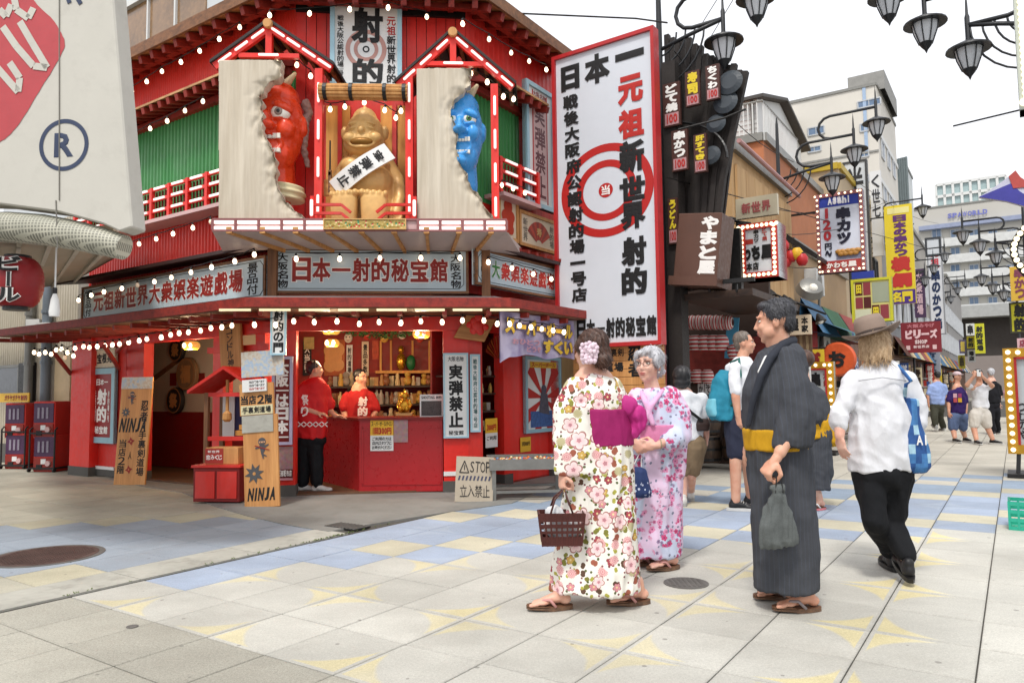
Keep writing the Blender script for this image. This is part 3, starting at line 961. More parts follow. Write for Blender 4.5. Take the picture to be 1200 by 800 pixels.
# sloping soffit
kk=0.46;zf=2.90
fr=[PB.P(bu0,bz0,0.0),PB.P(bu1,bz0,0.0)]
bk=[Vector((*isect(PL,PF,kk).xy,zf)),Vector((*isect(PF,PR,kk).xy,zf))]
bk2=[PL.P(-0.75,zf+0.05,kk),PR.P(0.55,zf+0.05,kk)]
mb=MB();q=[fr[0],fr[1],bk[1],bk[0]]
mb.quad(*q);mb.quad(fr[0],bk[0],bk2[0],bk2[0]+Vector((0,0,0.1)));mb.quad(fr[1],bk2[1]+Vector((0,0,0.1)),bk2[1],bk[1])
S(mb,'soffit_panels',mat('pale_soffit','#b9a9a2',0.5,0.1,3,dirt=0.15))
for i in range(9):
 t=(i+0.5)/9
 a=fr[0].lerp(fr[1],t)+Vector((0,0.02,0.0));c=bk[0].lerp(bk[1],t)+Vector((0,0,-0.015))
 mb=MB();mb.bar(a,c,0.035,0.05);S(mb,'bracket',TAN)
 mb=MB();mb.box(a.x-0.03,a.x+0.03,a.y-0.03,a.y+0.03,a.z-0.02,a.z+0.05);S(mb,'bracket_end',TAN)
# carved panel in the middle of the trim
u0,u1,z0,z1=UR(PB,379,476,256.5,269)
b=Board(PB,379,476,256.5,269,'relief_carving','narrow painted relief carving under the golden figure','carving',0.03)
m,bb=newmat('painted_relief');o1=tc('Object');v=vor(o1,26,'F1');n=noi(o1,14,3.0)
cc=mixc(X(v.outputs['Distance']).lt(0.32),(0.45,0.32,0.08),mixc(n.gt(0.5),(0.55,0.05,0.03),(0.05,0.25,0.10)))
setp(bb,color=cc,rough=0.4,normal=bumpn(X(v.outputs['Distance']),0.8,0.02))
b.box('relief',m,0.01,0.99,0.12,0.88,-0.01,0.02);b.frame('frame',GOLD,0.012,-0.02,0.02)
# ---- gables over the balcony, LED posts
PG=Plane((0,8.28),(1,0.06))
PGB=PG.off(0.0)
def ledbar(p,q,w=0.075,d=0.07,lit=(0.1,0.36,0.64,0.9),ln=0.24,m=REDB,name='gable_beam'):
 mb=MB();mb.bar(p,q,d,w,(0,0.0,1)if abs((q-p).normalized().z)<0.9 else(1,0,0));S(mb,name,m)
 dn=(q-p);L=dn.length;f=Vector((PG.n.x,PG.n.y,0))*(d/2+0.012)
 for t in lit:
  a=p+dn*max(0.0,t-ln/2/L);c=p+dn*min(1.0,t+ln/2/L)
  mb=MB();cap(mb,a+f,c+f,0.015,0.015,8);S(mb,'led_tube',LED)
ROOFB=mat('black_roof_board','#2a2523',0.6,0.2,3)
def gable(ax,ay,lx,ly,rx,ry):
 A,L_,R2=PG.at(ax,ay),PG.at(lx,ly),PG.at(rx,ry)
 zf=(L_.z+R2.z)/2;L_.z=R2.z=zf
 ledbar(A,L_,0.085,0.06,(0.2,0.5,0.8),0.15);ledbar(A,R2,0.085,0.06,(0.15,0.4,0.65,0.9),0.15)
 mid=A-Vector((0,0,0.33));w=(R2-L_)*0.26
 tb0,tb1=mid-w,mid+w
 ledbar(tb0,tb1,0.05,0.05,(0.5,),0.2)
 mb=MB();mb.bar(A,mid,0.07,0.07,(0,1,0));S(mb,'king_post',REDB)
 mb=MB();M=Matrix.Translation(A+Vector((0,-0.06,0.02)))@Matrix.Rotation(R(90),4,'X');mb.lathe([(0.05,-0.03),(0.055,0),(0.05,0.03)],16,M);S(mb,'gable_boss',TAN)
 back=Vector((0.02,0.62,0));up=Vector((0,0,0.055));ov=(A-L_)*-0.06;ov2=(A-R2)*-0.06
 for s0,e in((L_+ov,A),(A,R2+ov2)):
  mb=MB();q=[s0+up,e+up,e+up+back,s0+up+back];t=Vector((0,0,0.035))
  f=Vector((0,-0.06,0));q[0]+=f;q[1]+=f
  mb.add(q+[v+t for v in q],[(0,3,2,1),(4,5,6,7),(0,1,5,4),(1,2,6,5),(2,3,7,6),(3,0,4,7)]);S(mb,'gable_roof',ROOFB)
  for k in range(5):
   p=s0.lerp(e,0.1+k*0.2)+up*0.4;mb=MB();mb.bar(p,p+back,0.04,0.045);S(mb,'gable_rafter',BROWN)
 for q_ in(0.15,0.32,0.5):
  pass
 return A,L_,R2
gable(316,33,252,76,388,84)
gable(531,43,467,92,601,112)
def post(px,yt,yb,w=0.085):
 a=PG.at(px,(yt+yb)/2);p=Vector((a.x,a.y,PG.z(px,yb)));q=Vector((a.x,a.y,PG.z(px,yt)))
 p.z=bz1
 ledbar(p,q,w,w,(0.12,0.36,0.60,0.84),0.2,name='balcony_post')
for x in(374,480):post(x,82,250)
a=post(580,100,250)
a=PG.at(259,100)
# low red rail in front of the golden figure
PRl=PB.off(-0.03)
for x0,x1,xe in((366,400,411),(486,452,441)):
 for y in(240,250):
  p,q,e=PRl.at(x0,y),PRl.at(x1,y),PRl.at(xe,y+9);mb=MB();mb.bar(p,q,0.03,0.03);mb.bar(q,e,0.03,0.03);S(mb,'low_rail',RED)
 a=PRl.at(x0,245);mb=MB();mb.box(a.x-0.02,a.x+0.02,a.y-0.02,a.y+0.02,bz1,bz1+0.26);S(mb,'low_rail_post',REDB)
 mb=MB();cap(mb,Vector((a.x,a.y-0.035,bz1+0.05)),Vector((a.x,a.y-0.035,bz1+0.2)),0.018,0.018,8);S(mb,'led_tube',LED)
# niche behind the golden figure
PN=Plane((0,8.78),(1,0.1))
GOLDP=wood('gilt_panel_timber','#b5762c','#e0a653',2,6)
mb=MB();pbox(mb,PN,380,478,116,258,-0.02,0.0);S(mb,'niche_wall',RED)
for x0,x1 in((382,396),(400,410),(446,462),(466,477)):
 mb=MB();pbox(mb,PN,x0,x1,124,256,0.0,0.03);S(mb,'niche_panel',GOLDP)
for x in(398,462):mb=MB();pbox(mb,PN,x-2.5,x+2.5,120,256,0.01,0.06);S(mb,'niche_slat',RED)
# bamboo blind roll above the niche
a,c=PG.at(376,110),PG.at(479,110);c.z=a.z
bl=thing('bamboo_blind','rolled tan bamboo blind hung across the top of the golden niche','blind',(a.x,a.y,a.z))
mb=MB()
for i in range(12):
 an=2*PI*i/12;off=Vector((0,math.cos(an),math.sin(an)))*0.07
 mb.tube([off+Vector((0,-0.06,0)),c-a+off+Vector((0,-0.06,0))],0.022,6)
mb.build('rolled_slats',TAN,bl,smooth=True)
for t in(0.07,0.36,0.74,0.96):
 mb=MB();M=Matrix.Translation((c-a)*t+Vector((0,-0.06,0)))@Matrix.Rotation(R(90),4,'Y');mb.lathe([(0.098,-0.02),(0.098,0.02)],14,M);mb.build('tie',BLACKP,bl)
mb=MB();mb.box(0,(c-a).x,-0.09,0.03,-0.17,-0.11);GRT=wood('gilt_rail_timber','#a86a20','#d89a3e',0)
# ---- posts, walls and openings of the ground floor
def fpost(pl,x0,x1,m=REDB,o0=-0.1,o1=0.05,yb=575,top=2.15,foot=True):
 u0,u1,_,_=UR(pl,x0,x1,500,yb,o1)
 mb=MB();ubox(mb,pl,u0,u1,0.14,top,o0,o1);S(mb,'post',m)
 if foot:
  mb=MB();ubox(mb,pl,u0-0.01,u1+0.01,0.0,0.14,o0,o1+0.01);S(mb,'post_foot',GREYC)
fpost(PF,319,346)
fpost(PF,520,549);fpost(PF,549,566,RED)
mb=MB();pbox(mb,PF,520,560,552,557,0.05,0.062);S(mb,'white_skirting',WHITE)
# left wing: end column, red wall, inner columns
fpost(PL,81,104,REDB,-0.3,0.14);fpost(PL,146,166,RED)
mb=MB();pbox(mb,PL,104,147,400,548,-0.06,0.0);S(mb,'wing_wall',RED)
mb=MB();pbox(mb,PL,104,133,546,549.5,0.0,0.04);S(mb,'white_skirting',WHITE)
mb=MB();pbox(mb,PL,104,147,549.5,558,-0.06,0.03);S(mb,'wing_wall_foot',GREYC)
fpost(PL,248,260,REDB);fpost(PL,298,309,REDB,foot=False)
u0,u1,z0,z1=UR(PL,246,318,405,412,0.03)
mb=MB();ubox(mb,PL,u0,u1,z0,z1,-0.02,0.07);S(mb,'tie_beam',REDB)
# right wing wall
u_a=PR.u(592,460);u_b=PR.u(650,460)
mb=MB();ubox(mb,PR,u_a,u_b,0.0,2.0,-0.06,0.0);S(mb,'wing_wall',REDB)
fpost(PR,591,600,REDB);fpost(PR,647,656,RED)
# diagonal eave braces
for x0,y0,x1,y1 in((62,412,83,438),(122,405,140,432),(150,397,137,412)):
 p,q=PL.off(0.75).at(x0,y0),PL.off(0.1).at(x1,y1);p.z=min(p.z,2.14)
 mb=MB();mb.bar(p,q,0.04,0.05);S(mb,'eave_brace',REDWOODX)
# ================================================================== LIGHT BULB STRINGS
bp_=MB();bp_.lathe([(0.003,-0.068),(0.018,-0.062),(0.028,-0.045),(0.031,-0.029),(0.024,-0.006),(0.013,0.014)],10);BULBME=bp_.mesh('bulb',BULB,'all')
sp_=MB();sp_.lathe([(0.017,0.010),(0.018,0.035),(0.008,0.05)],8);SOCKME=sp_.mesh('bulb_socket',SOCK,True)
def bulbs(pl,pts,label,out=0.0,drop=0.05,sag=0.03,group='strings of warm light bulbs on the shooting gallery'):
 p=pl.off(out);P=[p.at(*q)for q in pts]
 t=thing('bulb_string',label,'string lights',P[0],0,group)
 cord=[]
 for i,q in enumerate(P):
  b=bpy.data.objects.new('bulb',BULBME);link(b,t);b.scale=(0.84,)*3;b.location=q-P[0];b.rotation_euler=(random.uniform(-.12,.12),random.uniform(-.12,.12),0)
  s=bpy.data.objects.new('bulb_socket',SOCKME);link(s,b)
  cord.append(q-P[0]+Vector((0,0,0.05)))
  if i+1<len(P):
   m_=(q+P[i+1])/2-P[0];cord.append(m_+Vector((0,0,0.05-sag+0.02)))
 MB().tube(cord,0.0065,5).build('cord',CORD,t)
bulbs(PL,[(155,105),(172,94),(190,82),(212,71),(234,58),(257,44),(281,30)],'bulb string under the main eave of the left wing',0.36)
bulbs(PF,[(316,16),(363,14),(410,9),(455,7),(500,18)],'bulb string under the main eave above the two small gables',0.36)
bulbs(PR,[(542,26),(573,44),(599,60),(620,70),(640,80)],'bulb string under the main eave of the right wing',0.36)
bulbs(PL,[(159,158),(176,149),(196,140),(217,128),(238,117)],'bulb string across the green ribbed wall on the left',0.34)
bulbs(PL,[(143,290),(163,284),(183,278),(203,272),(226,265),(247,258)],'bulb string on the red wall below the left balcony rail',0.3)
bulbs(PL,[(92,350),(107,344),(122,340),(143,336),(161,332),(181,328),(201,323),(224,317),(248,311),(275,304),(298,296)],'bulb string across the head of the long left wing sign',0.56)
bulbs(PF,[(347,301),(398,301),(445,300),(493,300),(539,300)],'five bulbs across the head of the wide front sign',0.56)
bulbs(PR,[(572,305),(600,312),(625,319),(646,325)],'four bulbs across the head of the short right wing sign',0.52)
bulbs(PF,[(344,374),(368,375),(395,374),(421,377),(444,375),(470,376),(493,374),(518,375),(542,373),(567,373),(583,377)],'bulb string under the lower eave in front of the counter',0.7)
bulbs(PL,[(72,407),(79,411),(88,406),(98,404),(105,405),(114,404),(123,403),(132,402),(140,401),(151,399),(163,397),(172,395),(189,393),(200,390),(210,388),(221,387),(235,385),(247,382),(260,381),(272,379),(298,378),(323,378)],'long bulb string under the lower eave of the left wing',0.72)
bulbs(PL,[(40,411),(46,413),(53,411),(60,413),(66,408),(76,417),(86,415)],'short bulb string at the far left tip of the lower eave',0.85)
bulbs(PR,[(597,377),(609,379),(622,381),(635,383),(648,385),(661,387)],'bulb string in front of the purple banner on the right',0.90)
bulbs(PG,[(325,72),(348,74),(364,87)],'three bulbs under the left gable',-0.1)
bulbs(PG,[(552,84),(571,94),(590,111),(602,114)],'bulbs under the right gable',-0.1)
bulbs(PG,[(377,122),(387,126),(404,123),(427,118),(451,127),(464,136),(470,128)],'warm bulbs round the top of the golden niche',-0.25)
bulbs(PR,[(588,215),(601,219),(615,224)],'three bulbs under the right balcony rail',0.3)
# ================================================================== UPPER FLOOR: SIGNS, MASKS, GOLDEN FIGURE
SKYB=mat('sky_blue_frame','#9fc4d2',0.4,0.08,3)
b=Board(PF,387,471,-14,104,'tall_target_sign','tall pale sign with black brush characters over red target rings','sign',0.14)
b.box('panel',WHITE,0,1,0,1,0.0,0.05);b.frame('frame',SKYB,0.055,-0.03,0.04)
cx,cz=b.lu(429,58);r_=b.lu(453,58)[0]-cx
REDRING=mat('faded_red_ring','#b98a80',0.5)
ring_poly(cx,cz,r_*0.78,r_,-0.003).build('ring',REDRING,b.o);ring_poly(cx,cz,r_*0.42,r_*0.6,-0.003).build('ring',REDRING,b.o);ring_poly(cx,cz,r_*0.10,r_*0.17,-0.003).build('ring',BLACK,b.o)
b.ptext('射',410,8,450,52,BLACK,bold=0.04,y=-0.008);b.ptext('的',412,68,450,102,BLACK,bold=0.04,y=-0.008)
b.ptext('元祖',453,20,464,42,REDT,bold=0.02,vertical=True,y=-0.008);b.ptext('新世界射的',453,42,464,98,BLACK,bold=0.025,vertical=True,y=-0.008)
b.ptext('戦後大阪公認射的場一号店',395,18,403,96,BLACK,bold=0.015,vertical=True,y=-0.008)
mb=MB()
for i in range(6):
 x=394+i*12;a=b.lu(x,2)[0];c=b.lu(x+6,2)[0];mb.box(a,c,-0.006,0,b.lu(x,6)[1],b.lu(x,0)[1])
mb.build('check_band',REDT,b.o)
# plank slabs with broken edges
PALEW=wood('bleached_plank_wood','#b3a793','#cfc5b3',2,7,0.8)
def plank_slab(name,label,pxpoly,Y,th,seed):
 base=AT(pxpoly[0][0],257,Y)
 pl=Plane((0,Y),(1,0.06))
 pts=[pl.at(*q)for q in pxpoly]
 o=Vector((pts[0].x,pts[0].y,bz1));ax=math.atan2(0.06,1)
 t=thing(name,label,'sculpture',o,ax)
 loc=[((p-o).dot(pl.d),max(0.0,p.z-o.z))for p in pts]
 bm=bmesh.new();bot=[bm.verts.new((x,0.0,z))for x,z in loc];f=bm.faces.new(bot)
 r=bmesh.ops.extrude_face_region(bm,geom=[f]);
 for v in r['geom']:
  if isinstance(v,bmesh.types.BMVert):v.co.y+=th
 bmesh.ops.recalc_face_normals(bm,faces=bm.faces)
 me=bpy.data.meshes.new('slab');bm.to_mesh(me);bm.free()
 mb=MB();mb.v=[tuple(v.co)for v in me.vertices];mb.f=[tuple(p.vertices)for p in me.polygons]
 W=max(x for x,z in loc)
 def edge_x(z):
  xs=[]
  n=len(loc)
  for i in range(n):
   (xa,za),(xb,zb)=loc[i],loc[(i+1)%n]
   if(za-z)*(zb-z)<=0 and abs(za-zb)>1e-6:xs.append(xa+(xb-xa)*(z-za)/(zb-za))
  return max(xs)if xs else W
 def disp(co,n):
  e=max(0.0,1.0-(edge_x(co.z)-co.x)/0.20)
  if n.y<-0.3:
   g=nz((co.x*16,0,co.z*1.1),1,seed)*0.010+abs(math.sin((co.x+0.05*noise.noise(Vector((0,0,co.z*1.5))))*26))*0.004
   chip=(noise.noise(Vector((co.x*9,seed,co.z*7)))*0.5+noise.noise(Vector((co.x*26,seed,co.z*12)))*0.3+0.45)*0.11*e*e
   return co+Vector((0,g+chip,0))
  return co+n*(noise.noise(Vector((co.x*14,seed,co.z*14)))*0.03*e)
 sculpt(mb,'slab',PALEW,t,voxel=0.011,smooth=0,disp=disp)
 return t
def broken(pts,n,amp,seed):
 random.seed(seed);out=[]
 for a,b_ in zip(pts,pts[1:]):
  for k in range(n):
   t=k/n;out.append((a[0]+(b_[0]-a[0])*t+random.uniform(-amp,amp),a[1]+(b_[1]-a[1])*t))
 return out+[pts[-1]]
Ledge=broken([(329,70),(328,88),(313,97),(303,112),(308,135),(306,150),(314,165),(323,194),(323,212),(329,228),(343,246),(360,256)],3,1.6,5)
t=plank_slab('wooden_slab','tall pale wooden slab broken open along its right edge by a red face',[(256,257),(256,70)]+Ledge,8.08,0.16,1)
Redge=broken([(552,79),(551,100),(537,112),(528,128),(536,150),(535,172),(541,195),(550,215),(566,236),(579,257)],3,1.5,9)
t=plank_slab('wooden_slab','tall pale wooden slab broken open along its right edge by a blue face',[(489,257),(488,80)]+Redge,8.10,0.16,2)
def glossy(name,color,rough=0.3):
 return mat(name,color,rough,0.15,2.5,0.08,14)
EYEW=mat('eye_white','#e6e2d6',0.25,0.03);PUP=mat('pupil_dark','#15110f',0.15,0.05)
def demon(cx,top,bot,Y,col,label,width,hornside,iris):
 sc=Y/FPX;H=(bot-top)*sc
 c=AT(cx,bot,Y);t=thing('demon_mask',label,'sculpture',(c.x,c.y,bz1))
 oz=c.z-bz1
 mb=MB();w=width*sc
 zc=H*0.58+oz
 ell(mb,(0,0.02,zc),(w,0.24,H*0.42));ell(mb,(0.02,-0.02,zc-H*0.24),(w*0.72,0.2,H*0.2))
 ell(mb,(0.0,0.03,zc+H*0.26),(w*0.85,0.2,H*0.17))
 cap(mb,(0.02,0.05,zc-0.2*H),(0.05,0.07,oz+H*0.02),w*0.6,w*0.55)
 for k in(-1,1):
  ell(mb,(k*w*0.5,-0.19,zc+H*0.13),(w*0.36,0.07,H*0.045),(0,k*0.5,0))
  ell(mb,(k*w*0.55,-0.15,zc-H*0.05),(w*0.3,0.09,H*0.09))
  ell(mb,(k*w*0.42,-0.19,zc+H*0.035),(w*0.30,0.05,H*0.022),(0,-k*0.2,0))
  ell(mb,(k*w*0.16,-0.26,zc-H*0.045),(w*0.16,0.07,H*0.035))
 ell(mb,(0,-0.24,zc),(w*0.18,0.10,H*0.10));ell(mb,(0,-0.29,zc-H*0.04),(w*0.2,0.08,H*0.045))
 pts=[(math.cos(a)*w*0.45,-0.17-0.04*abs(math.sin(a)),zc-H*0.19+math.sin(a)*H*0.085)for a in[PI*2*i/14 for i in range(15)]]
 for a,b_ in zip(pts,pts[1:]):cap(mb,a,b_,0.026,0.026,8)
 ell(mb,(0,-0.15,zc-H*0.34),(w*0.3,0.12,H*0.06))
 ell(mb,(w*0.98,0.02,zc),(0.045,0.06,H*0.10))
 def disp(co,n):
  return co+n*(0.007*math.sin(co.z*55+2*math.cos(co.x*18))*max(0,nz(co,4))+0.006*nz(co,9))
 sculpt(mb,'head',col,t,0.012,3,disp)
 mo=MB();ell(mo,(0,-0.165,zc-H*0.19),(w*0.42,0.035,H*0.075));mo.build('mouth',mat('mouth_dark','#3a0b0b',0.4),t,smooth='all')
 for i in range(7):
  x=(i-3)*w*0.13
  for za,zb_ in((-0.150,-0.105),(-0.272,-0.235)):MB().box(x-w*0.058,x+w*0.058,-0.225,-0.18,zc+H*za,zc+H*zb_).build('tooth',EYEW,t,bevel=0.004)
 for k in(-1,1):
  e=MB();e.ball((k*w*0.43,-0.185,zc+H*0.08),w*0.31,18,12,sc=(1,0.6,0.85));eo=e.build('eye',EYEW,t,smooth='all')
  e=MB();e.ball((k*w*0.41,-0.185-w*0.165,zc+H*0.08),w*0.13,14,10,sc=(1,0.35,1));e.build('iris',iris,eo,smooth='all')
  e=MB();e.ball((k*w*0.41,-0.185-w*0.200,zc+H*0.08),w*0.06,10,8,sc=(1,0.35,1));e.build('pupil',PUP,eo,smooth='all')
 h=MB();cap(h,(w*0.45,0.0,zc+H*0.40),(w*0.75,-0.05,zc+H*0.47),0.05,0.022);h.build('horn',mat('horn_cream','#d9c7a2',0.4),t,smooth='all')
 return t,w,H,zc,oz
t,w,H,zc,oz=demon(318,90,226,8.36,glossy('glossy_demon_red','#d8401c'),'red demon face with one round eye bursting out beside the left slab',38,1,mat('grey_iris','#8a7a70',0.2))
hb=MB();pts=[(w*(0.98+0.04*math.sin(a*2)),0.1+0.05*math.sin(i),zc+0.32-i*0.09)for i,a in enumerate([k*0.9 for k in range(9)])]
chain(hb,[(x,y,z,0.055-0.003*i)for i,(x,y,z)in enumerate(pts)]);sculpt(hb,'hair',mat('pinkish_grey_hair','#9b7f78',0.7,0.3,9,0.5,30),t,0.014,1,lambda co,n:co+n*0.02*nz(co,22))
col_=MB();loft(col_,[(0.14,0.0,oz-0.10,0.24,0.2),(0.13,0.0,oz+0.0,0.26,0.22),(0.12,0.0,oz+0.07,0.22,0.19)]);sculpt(col_,'collar',mat('cream_collar','#d8cfa6',0.6),t,0.014,1,lambda co,n:co+n*0.012*math.sin(co.z*90+co.x*10))
t,w,H,zc,oz=demon(541,104,222,8.36,glossy('glossy_demon_blue','#3f97dc',0.3),'blue demon face with one round eye peering round the right slab',26,1,mat('green_iris','#4b7a3c',0.2))
# golden seated figure, a plain stand-in
c=AT(428,254,8.42)
gf=thing('golden_figure','big golden seated statue with a wide grin and white sash in the niche','statue',(c.x,c.y,bz1));k=8.42/FPX;gf.scale=(1.12,1.0,1.13)
def q(px,py,dy=0.0):return((px-428)*k,dy,(254-py)*k)
mb=MB()
loft(mb,[(*q(428,254,0.10),0.36,0.26),(*q(428,225,0.10),0.35,0.27),(*q(428,200,0.10),0.31,0.25),(*q(428,182,0.12),0.27,0.2),(*q(427,170,0.12),0.14,0.14)])
ell(mb,q(428,205,0.0),(0.29,0.22,0.24));ell(mb,q(414,186,0.0),(0.13,0.12,0.09));ell(mb,q(441,186,0.0),(0.13,0.12,0.09))
ell(mb,q(427,152,0.02),(0.20,0.20,0.23));ell(mb,q(427,163,0.0),(0.215,0.2,0.15));ell(mb,q(427,136,0.03),(0.13,0.14,0.13))
cap(mb,q(427,130,0.03),q(427,122,0.03),0.05,0.02)
for s_ in(-1,1):
 ell(mb,q(427+s_*13,160,-0.13),(0.075,0.07,0.06));ell(mb,q(427+s_*22,150,0.03),(0.035,0.05,0.075))
 ell(mb,q(427+s_*9,150,-0.155),(0.06,0.03,0.012),(0,s_*0.35,0));ell(mb,q(427+s_*9,145,-0.155),(0.065,0.03,0.013),(0,s_*0.3,0))
ell(mb,q(427,153,-0.19),(0.035,0.04,0.04))
pts=[q(427+math.cos(a)*14,164+math.sin(a)*7,-0.19+0.04*abs(math.cos(a)))for a in[PI*i/10 for i in range(11)]]
for a,b_ in zip(pts,pts[1:]):cap(mb,a,b_,0.016,0.016,8)
chain(mb,[(*q(409,182,0.1),0.10),(*q(397,198,0.08),0.075),(*q(394,212,-0.08),0.06),(*q(394,214,-0.16),0.06)])
for i in range(4):cap(mb,q(389,207+i*4.6,-0.17),q(400,207+i*4.6,-0.22),0.024,0.022,8)
chain(mb,[(*q(448,182,0.1),0.10),(*q(461,200,0.08),0.075),(*q(465,222,-0.02),0.06),(*q(462,240,-0.1),0.06)])
for i in range(4):cap(mb,q(457+i*3.6,243,-0.12),q(456+i*3.6,251,-0.15),0.02,0.018,8)
for s_ in(-1,1):
 x=427+s_*15.5
 loft(mb,[(*q(x,253,-0.28),0.125,0.10),(*q(x,240,-0.28),0.135,0.10),(*q(x,228,-0.27),0.14,0.10),(*q(x,224,-0.27),0.12,0.09)],20,power=2.8)
 cap(mb,q(x,238,-0.2),q(427+s_*20,225,0.1),0.12,0.13)
 for i in range(5):ell(mb,q(x-s_*(12-i*6.0),222.5+i*0.5,-0.30),(0.036-0.002*i,0.075,0.042))
sculpt(mb,'body',GOLD,gf,0.011,3)
mb=MB();ell(mb,q(427,165,-0.165),(0.12,0.05,0.045));mb.build('mouth',mat('dark_gold','#8a5f22',0.4,metal=0.4),gf,smooth='all')
m_sash=mat('white_sash','#e2e1de',0.6,0.05)
A0,B0=Vector(q(457,176,-0.20)),Vector(q(401,217,-0.25));L=(B0-A0);nseg=14;vs=[];wv=Vector((-0.6,0,0.8)).normalized()*0.095
for i in range(nseg+1):
 t_=i/nseg;p=A0+L*t_+Vector((0,-0.09*math.sin(PI*t_),0));vs+=[p-wv,p+wv,p+wv+Vector((0,.02,0)),p-wv+Vector((0,.02,0))]
mb=MB();mb.add(vs,[(4*i+j,4*i+(j+1)%4,4*i+4+(j+1)%4,4*i+4+j)for i in range(nseg)for j in range(4)]);sash=mb.build('sash',m_sash,gf,smooth=True)
ang=math.atan2(L.z,L.x)
mb=MB()
for i,ch in enumerate('実弾禁止'):
 t_=0.2+i*0.2;p=A0+L*t_+Vector((0,-0.09*math.sin(PI*t_)-0.012,0))
 M=Matrix.Translation(p)@Matrix.Rotation(math.atan2(-L.x,-L.z),4,'Y')
 lettering(mb,ch,-0.062,-0.062,0.062,0.062,0.0,0.035,M=M)
mb.build('sash_lettering',BLACK,sash)
rf=thing('toy_rifle','slim toy rifle upright in the golden statue\'s fist','toy rifle',Vector((c.x,c.y,bz1))+Vector(q(391,205,-0.2)))
mb=MB();cap(mb,(0,0,-0.05),(0,0,0.5),0.012,0.009,8);mb.box(-0.014,0.014,-0.02,0.02,0.1,0.14);mb.build('barrel',BLACKP,rf);mb=MB();mb.box(-0.018,0.018,-0.02,0.02,-0.1,0.16);mb.build('stock',BROWN,rf)
# right wing upper signs
b=Board(PR,616,649,103,244,'framed_vertical_sign','blue framed vertical sign with dark red characters on the upper right wing','sign',0.22)
b.box('panel',WHITE,0,1,0,1,0.0,0.05);b.frame('frame',SKYB,0.06,-0.03,0.05)
MB().box(b.bx(0.24),b.bx(0.27),-0.005,0,b.bz(0.95),b.bz(0.05)).build('border_line',REDT,b.o);MB().box(b.bx(0.73),b.bx(0.76),-0.005,0,b.bz(0.95),b.bz(0.05)).build('border_line',REDT,b.o)
MB().box(b.bx(0.27),b.bx(0.73),-0.003,0,b.bz(0.93),b.bz(0.12)).build('print_field',mat('pale_pink_field','#cda9a6',0.5),b.o)
b.text('大阪名物',0.27,0.05,0.73,0.10,DREDT,bold=0.02);b.text('実弾禁止',0.30,0.13,0.70,0.92,mat('maroon_print','#5e1620',0.5),bold=0.04,vertical=True)
CREAMP=mat('cream_paper','#d9c8ad',0.6,0.08,4)
FANR=mat('fan_red','#b63a22',0.5);
b=Board(PR,583,607,225,282,'gourd_picture','wood framed picture of a red gourd on the right wing wall','picture',0.16)
b.box('panel',CREAMP,0,1,0,1,0,0.03);b.frame('frame',TAN,0.05,-0.02,0.03)
mb=MB()
for u,v,r in((0.5,0.3,0.10),(0.35,0.5,0.08),(0.65,0.5,0.08),(0.5,0.6,0.12),(0.4,0.75,0.07),(0.62,0.76,0.07)):
 disc_poly(b.bx(u),b.bz(v),r,-0.003-0.0008*v*10,18,mb=mb)
mb.build('gourd_print',FANR,b.o)
b=Board(PR,608,653,253,293,'fan_picture','wide wood framed picture of an open red fan on the right wing wall','picture',0.16)
b.box('panel',CREAMP,0,1,0,1,0,0.03);b.frame('frame',TAN,0.045,-0.02,0.03)
def fan_print(b,cu,cv,r,m,m2,n=10):
 cx,cz=b.bx(cu),b.bz(cv);mb=MB()
 for i in range(n):
  a0,a1=R(30+120*i/n),R(30+120*(i+1)/n);am=(a0+a1)/2
  f=lambda a,q_:(cx+math.cos(a)*r*q_,-0.004,cz+math.sin(a)*r*q_)
  mb.cur=i%2;mb.add([f(a0,0.25),f(a1,0.25),f(a1,1),f(a0,1)],[(0,1,2,3)])
 return mb.build('fan_print',[m,m2],b.o)
fan_print(b,0.5,0.88,0.34,FANR,mat('fan_red_dark','#8f2a1b',0.5))
b.text('寿',0.43,0.35,0.57,0.62,GOLD,y=-0.008,bold=0.03)
b.text('新世界',0.1,0.18,0.22,0.85,mat('grey_ink','#6b6558',0.6),vertical=True);b.text('射的場',0.78,0.18,0.9,0.85,MATS['grey_ink'],vertical=True)
# ================================================================== GROUND FLOOR SIGNS
def vsign(pl,x0,x1,yt,yb,name,label,cat,out,panelm,framem,ft,**k):
 b=Board(pl,x0,x1,yt,yb,name,label,cat,out,**k)
 b.box('panel',panelm,0,1,0,1,0.0,0.03);b.frame('frame',framem,ft,-0.015,0.035)
 return b
b=vsign(PF,519.5,549,413.5,513,'vertical_sign','white vertical sign with four large black brush characters on the right pillar','sign',0.09,WHITE,SKYB,0.02)
b.text('大阪名物',0.18,0.04,0.82,0.10,BLACK,bold=0.015);b.text('実弾禁止',0.2,0.13,0.8,0.88,BLACK,bold=0.04,vertical=True);b.text('秘宝館',0.2,0.91,0.8,0.965,BLACK,bold=0.02)
b=vsign(PF,551,563,415,506,'narrow_vertical_sign','narrow pale blue vertical sign with one line of small characters beside the pillar sign','sign',0.09,WHITE,SKYB,0.022)
b.text('戦後大阪府公認射的場一号店',0.3,0.06,0.7,0.95,mat('teal_print','#2a5a58',0.5),bold=0.02,vertical=True)
b=vsign(PF,317,335.5,361,416,'doorway_sign','pale vertical sign with four black characters at the head of the left post','sign',0.82,WHITE,SKYB,0.018)
b.text('射的の門',0.16,0.05,0.84,0.95,BLACK,bold=0.04,vertical=True)
b=vsign(PF,318.5,343,417.5,521,'vertical_sign','vertical sign with white characters on a dark red field on the left post','sign',0.10,mat('sign_maroon','#70201e',0.4),mat('lilac_frame','#b9b4cf',0.4),0.035)
b.text('大阪一は日本一',0.18,0.05,0.82,0.95,WHITET,bold=0.045,vertical=True,fill=0.98)
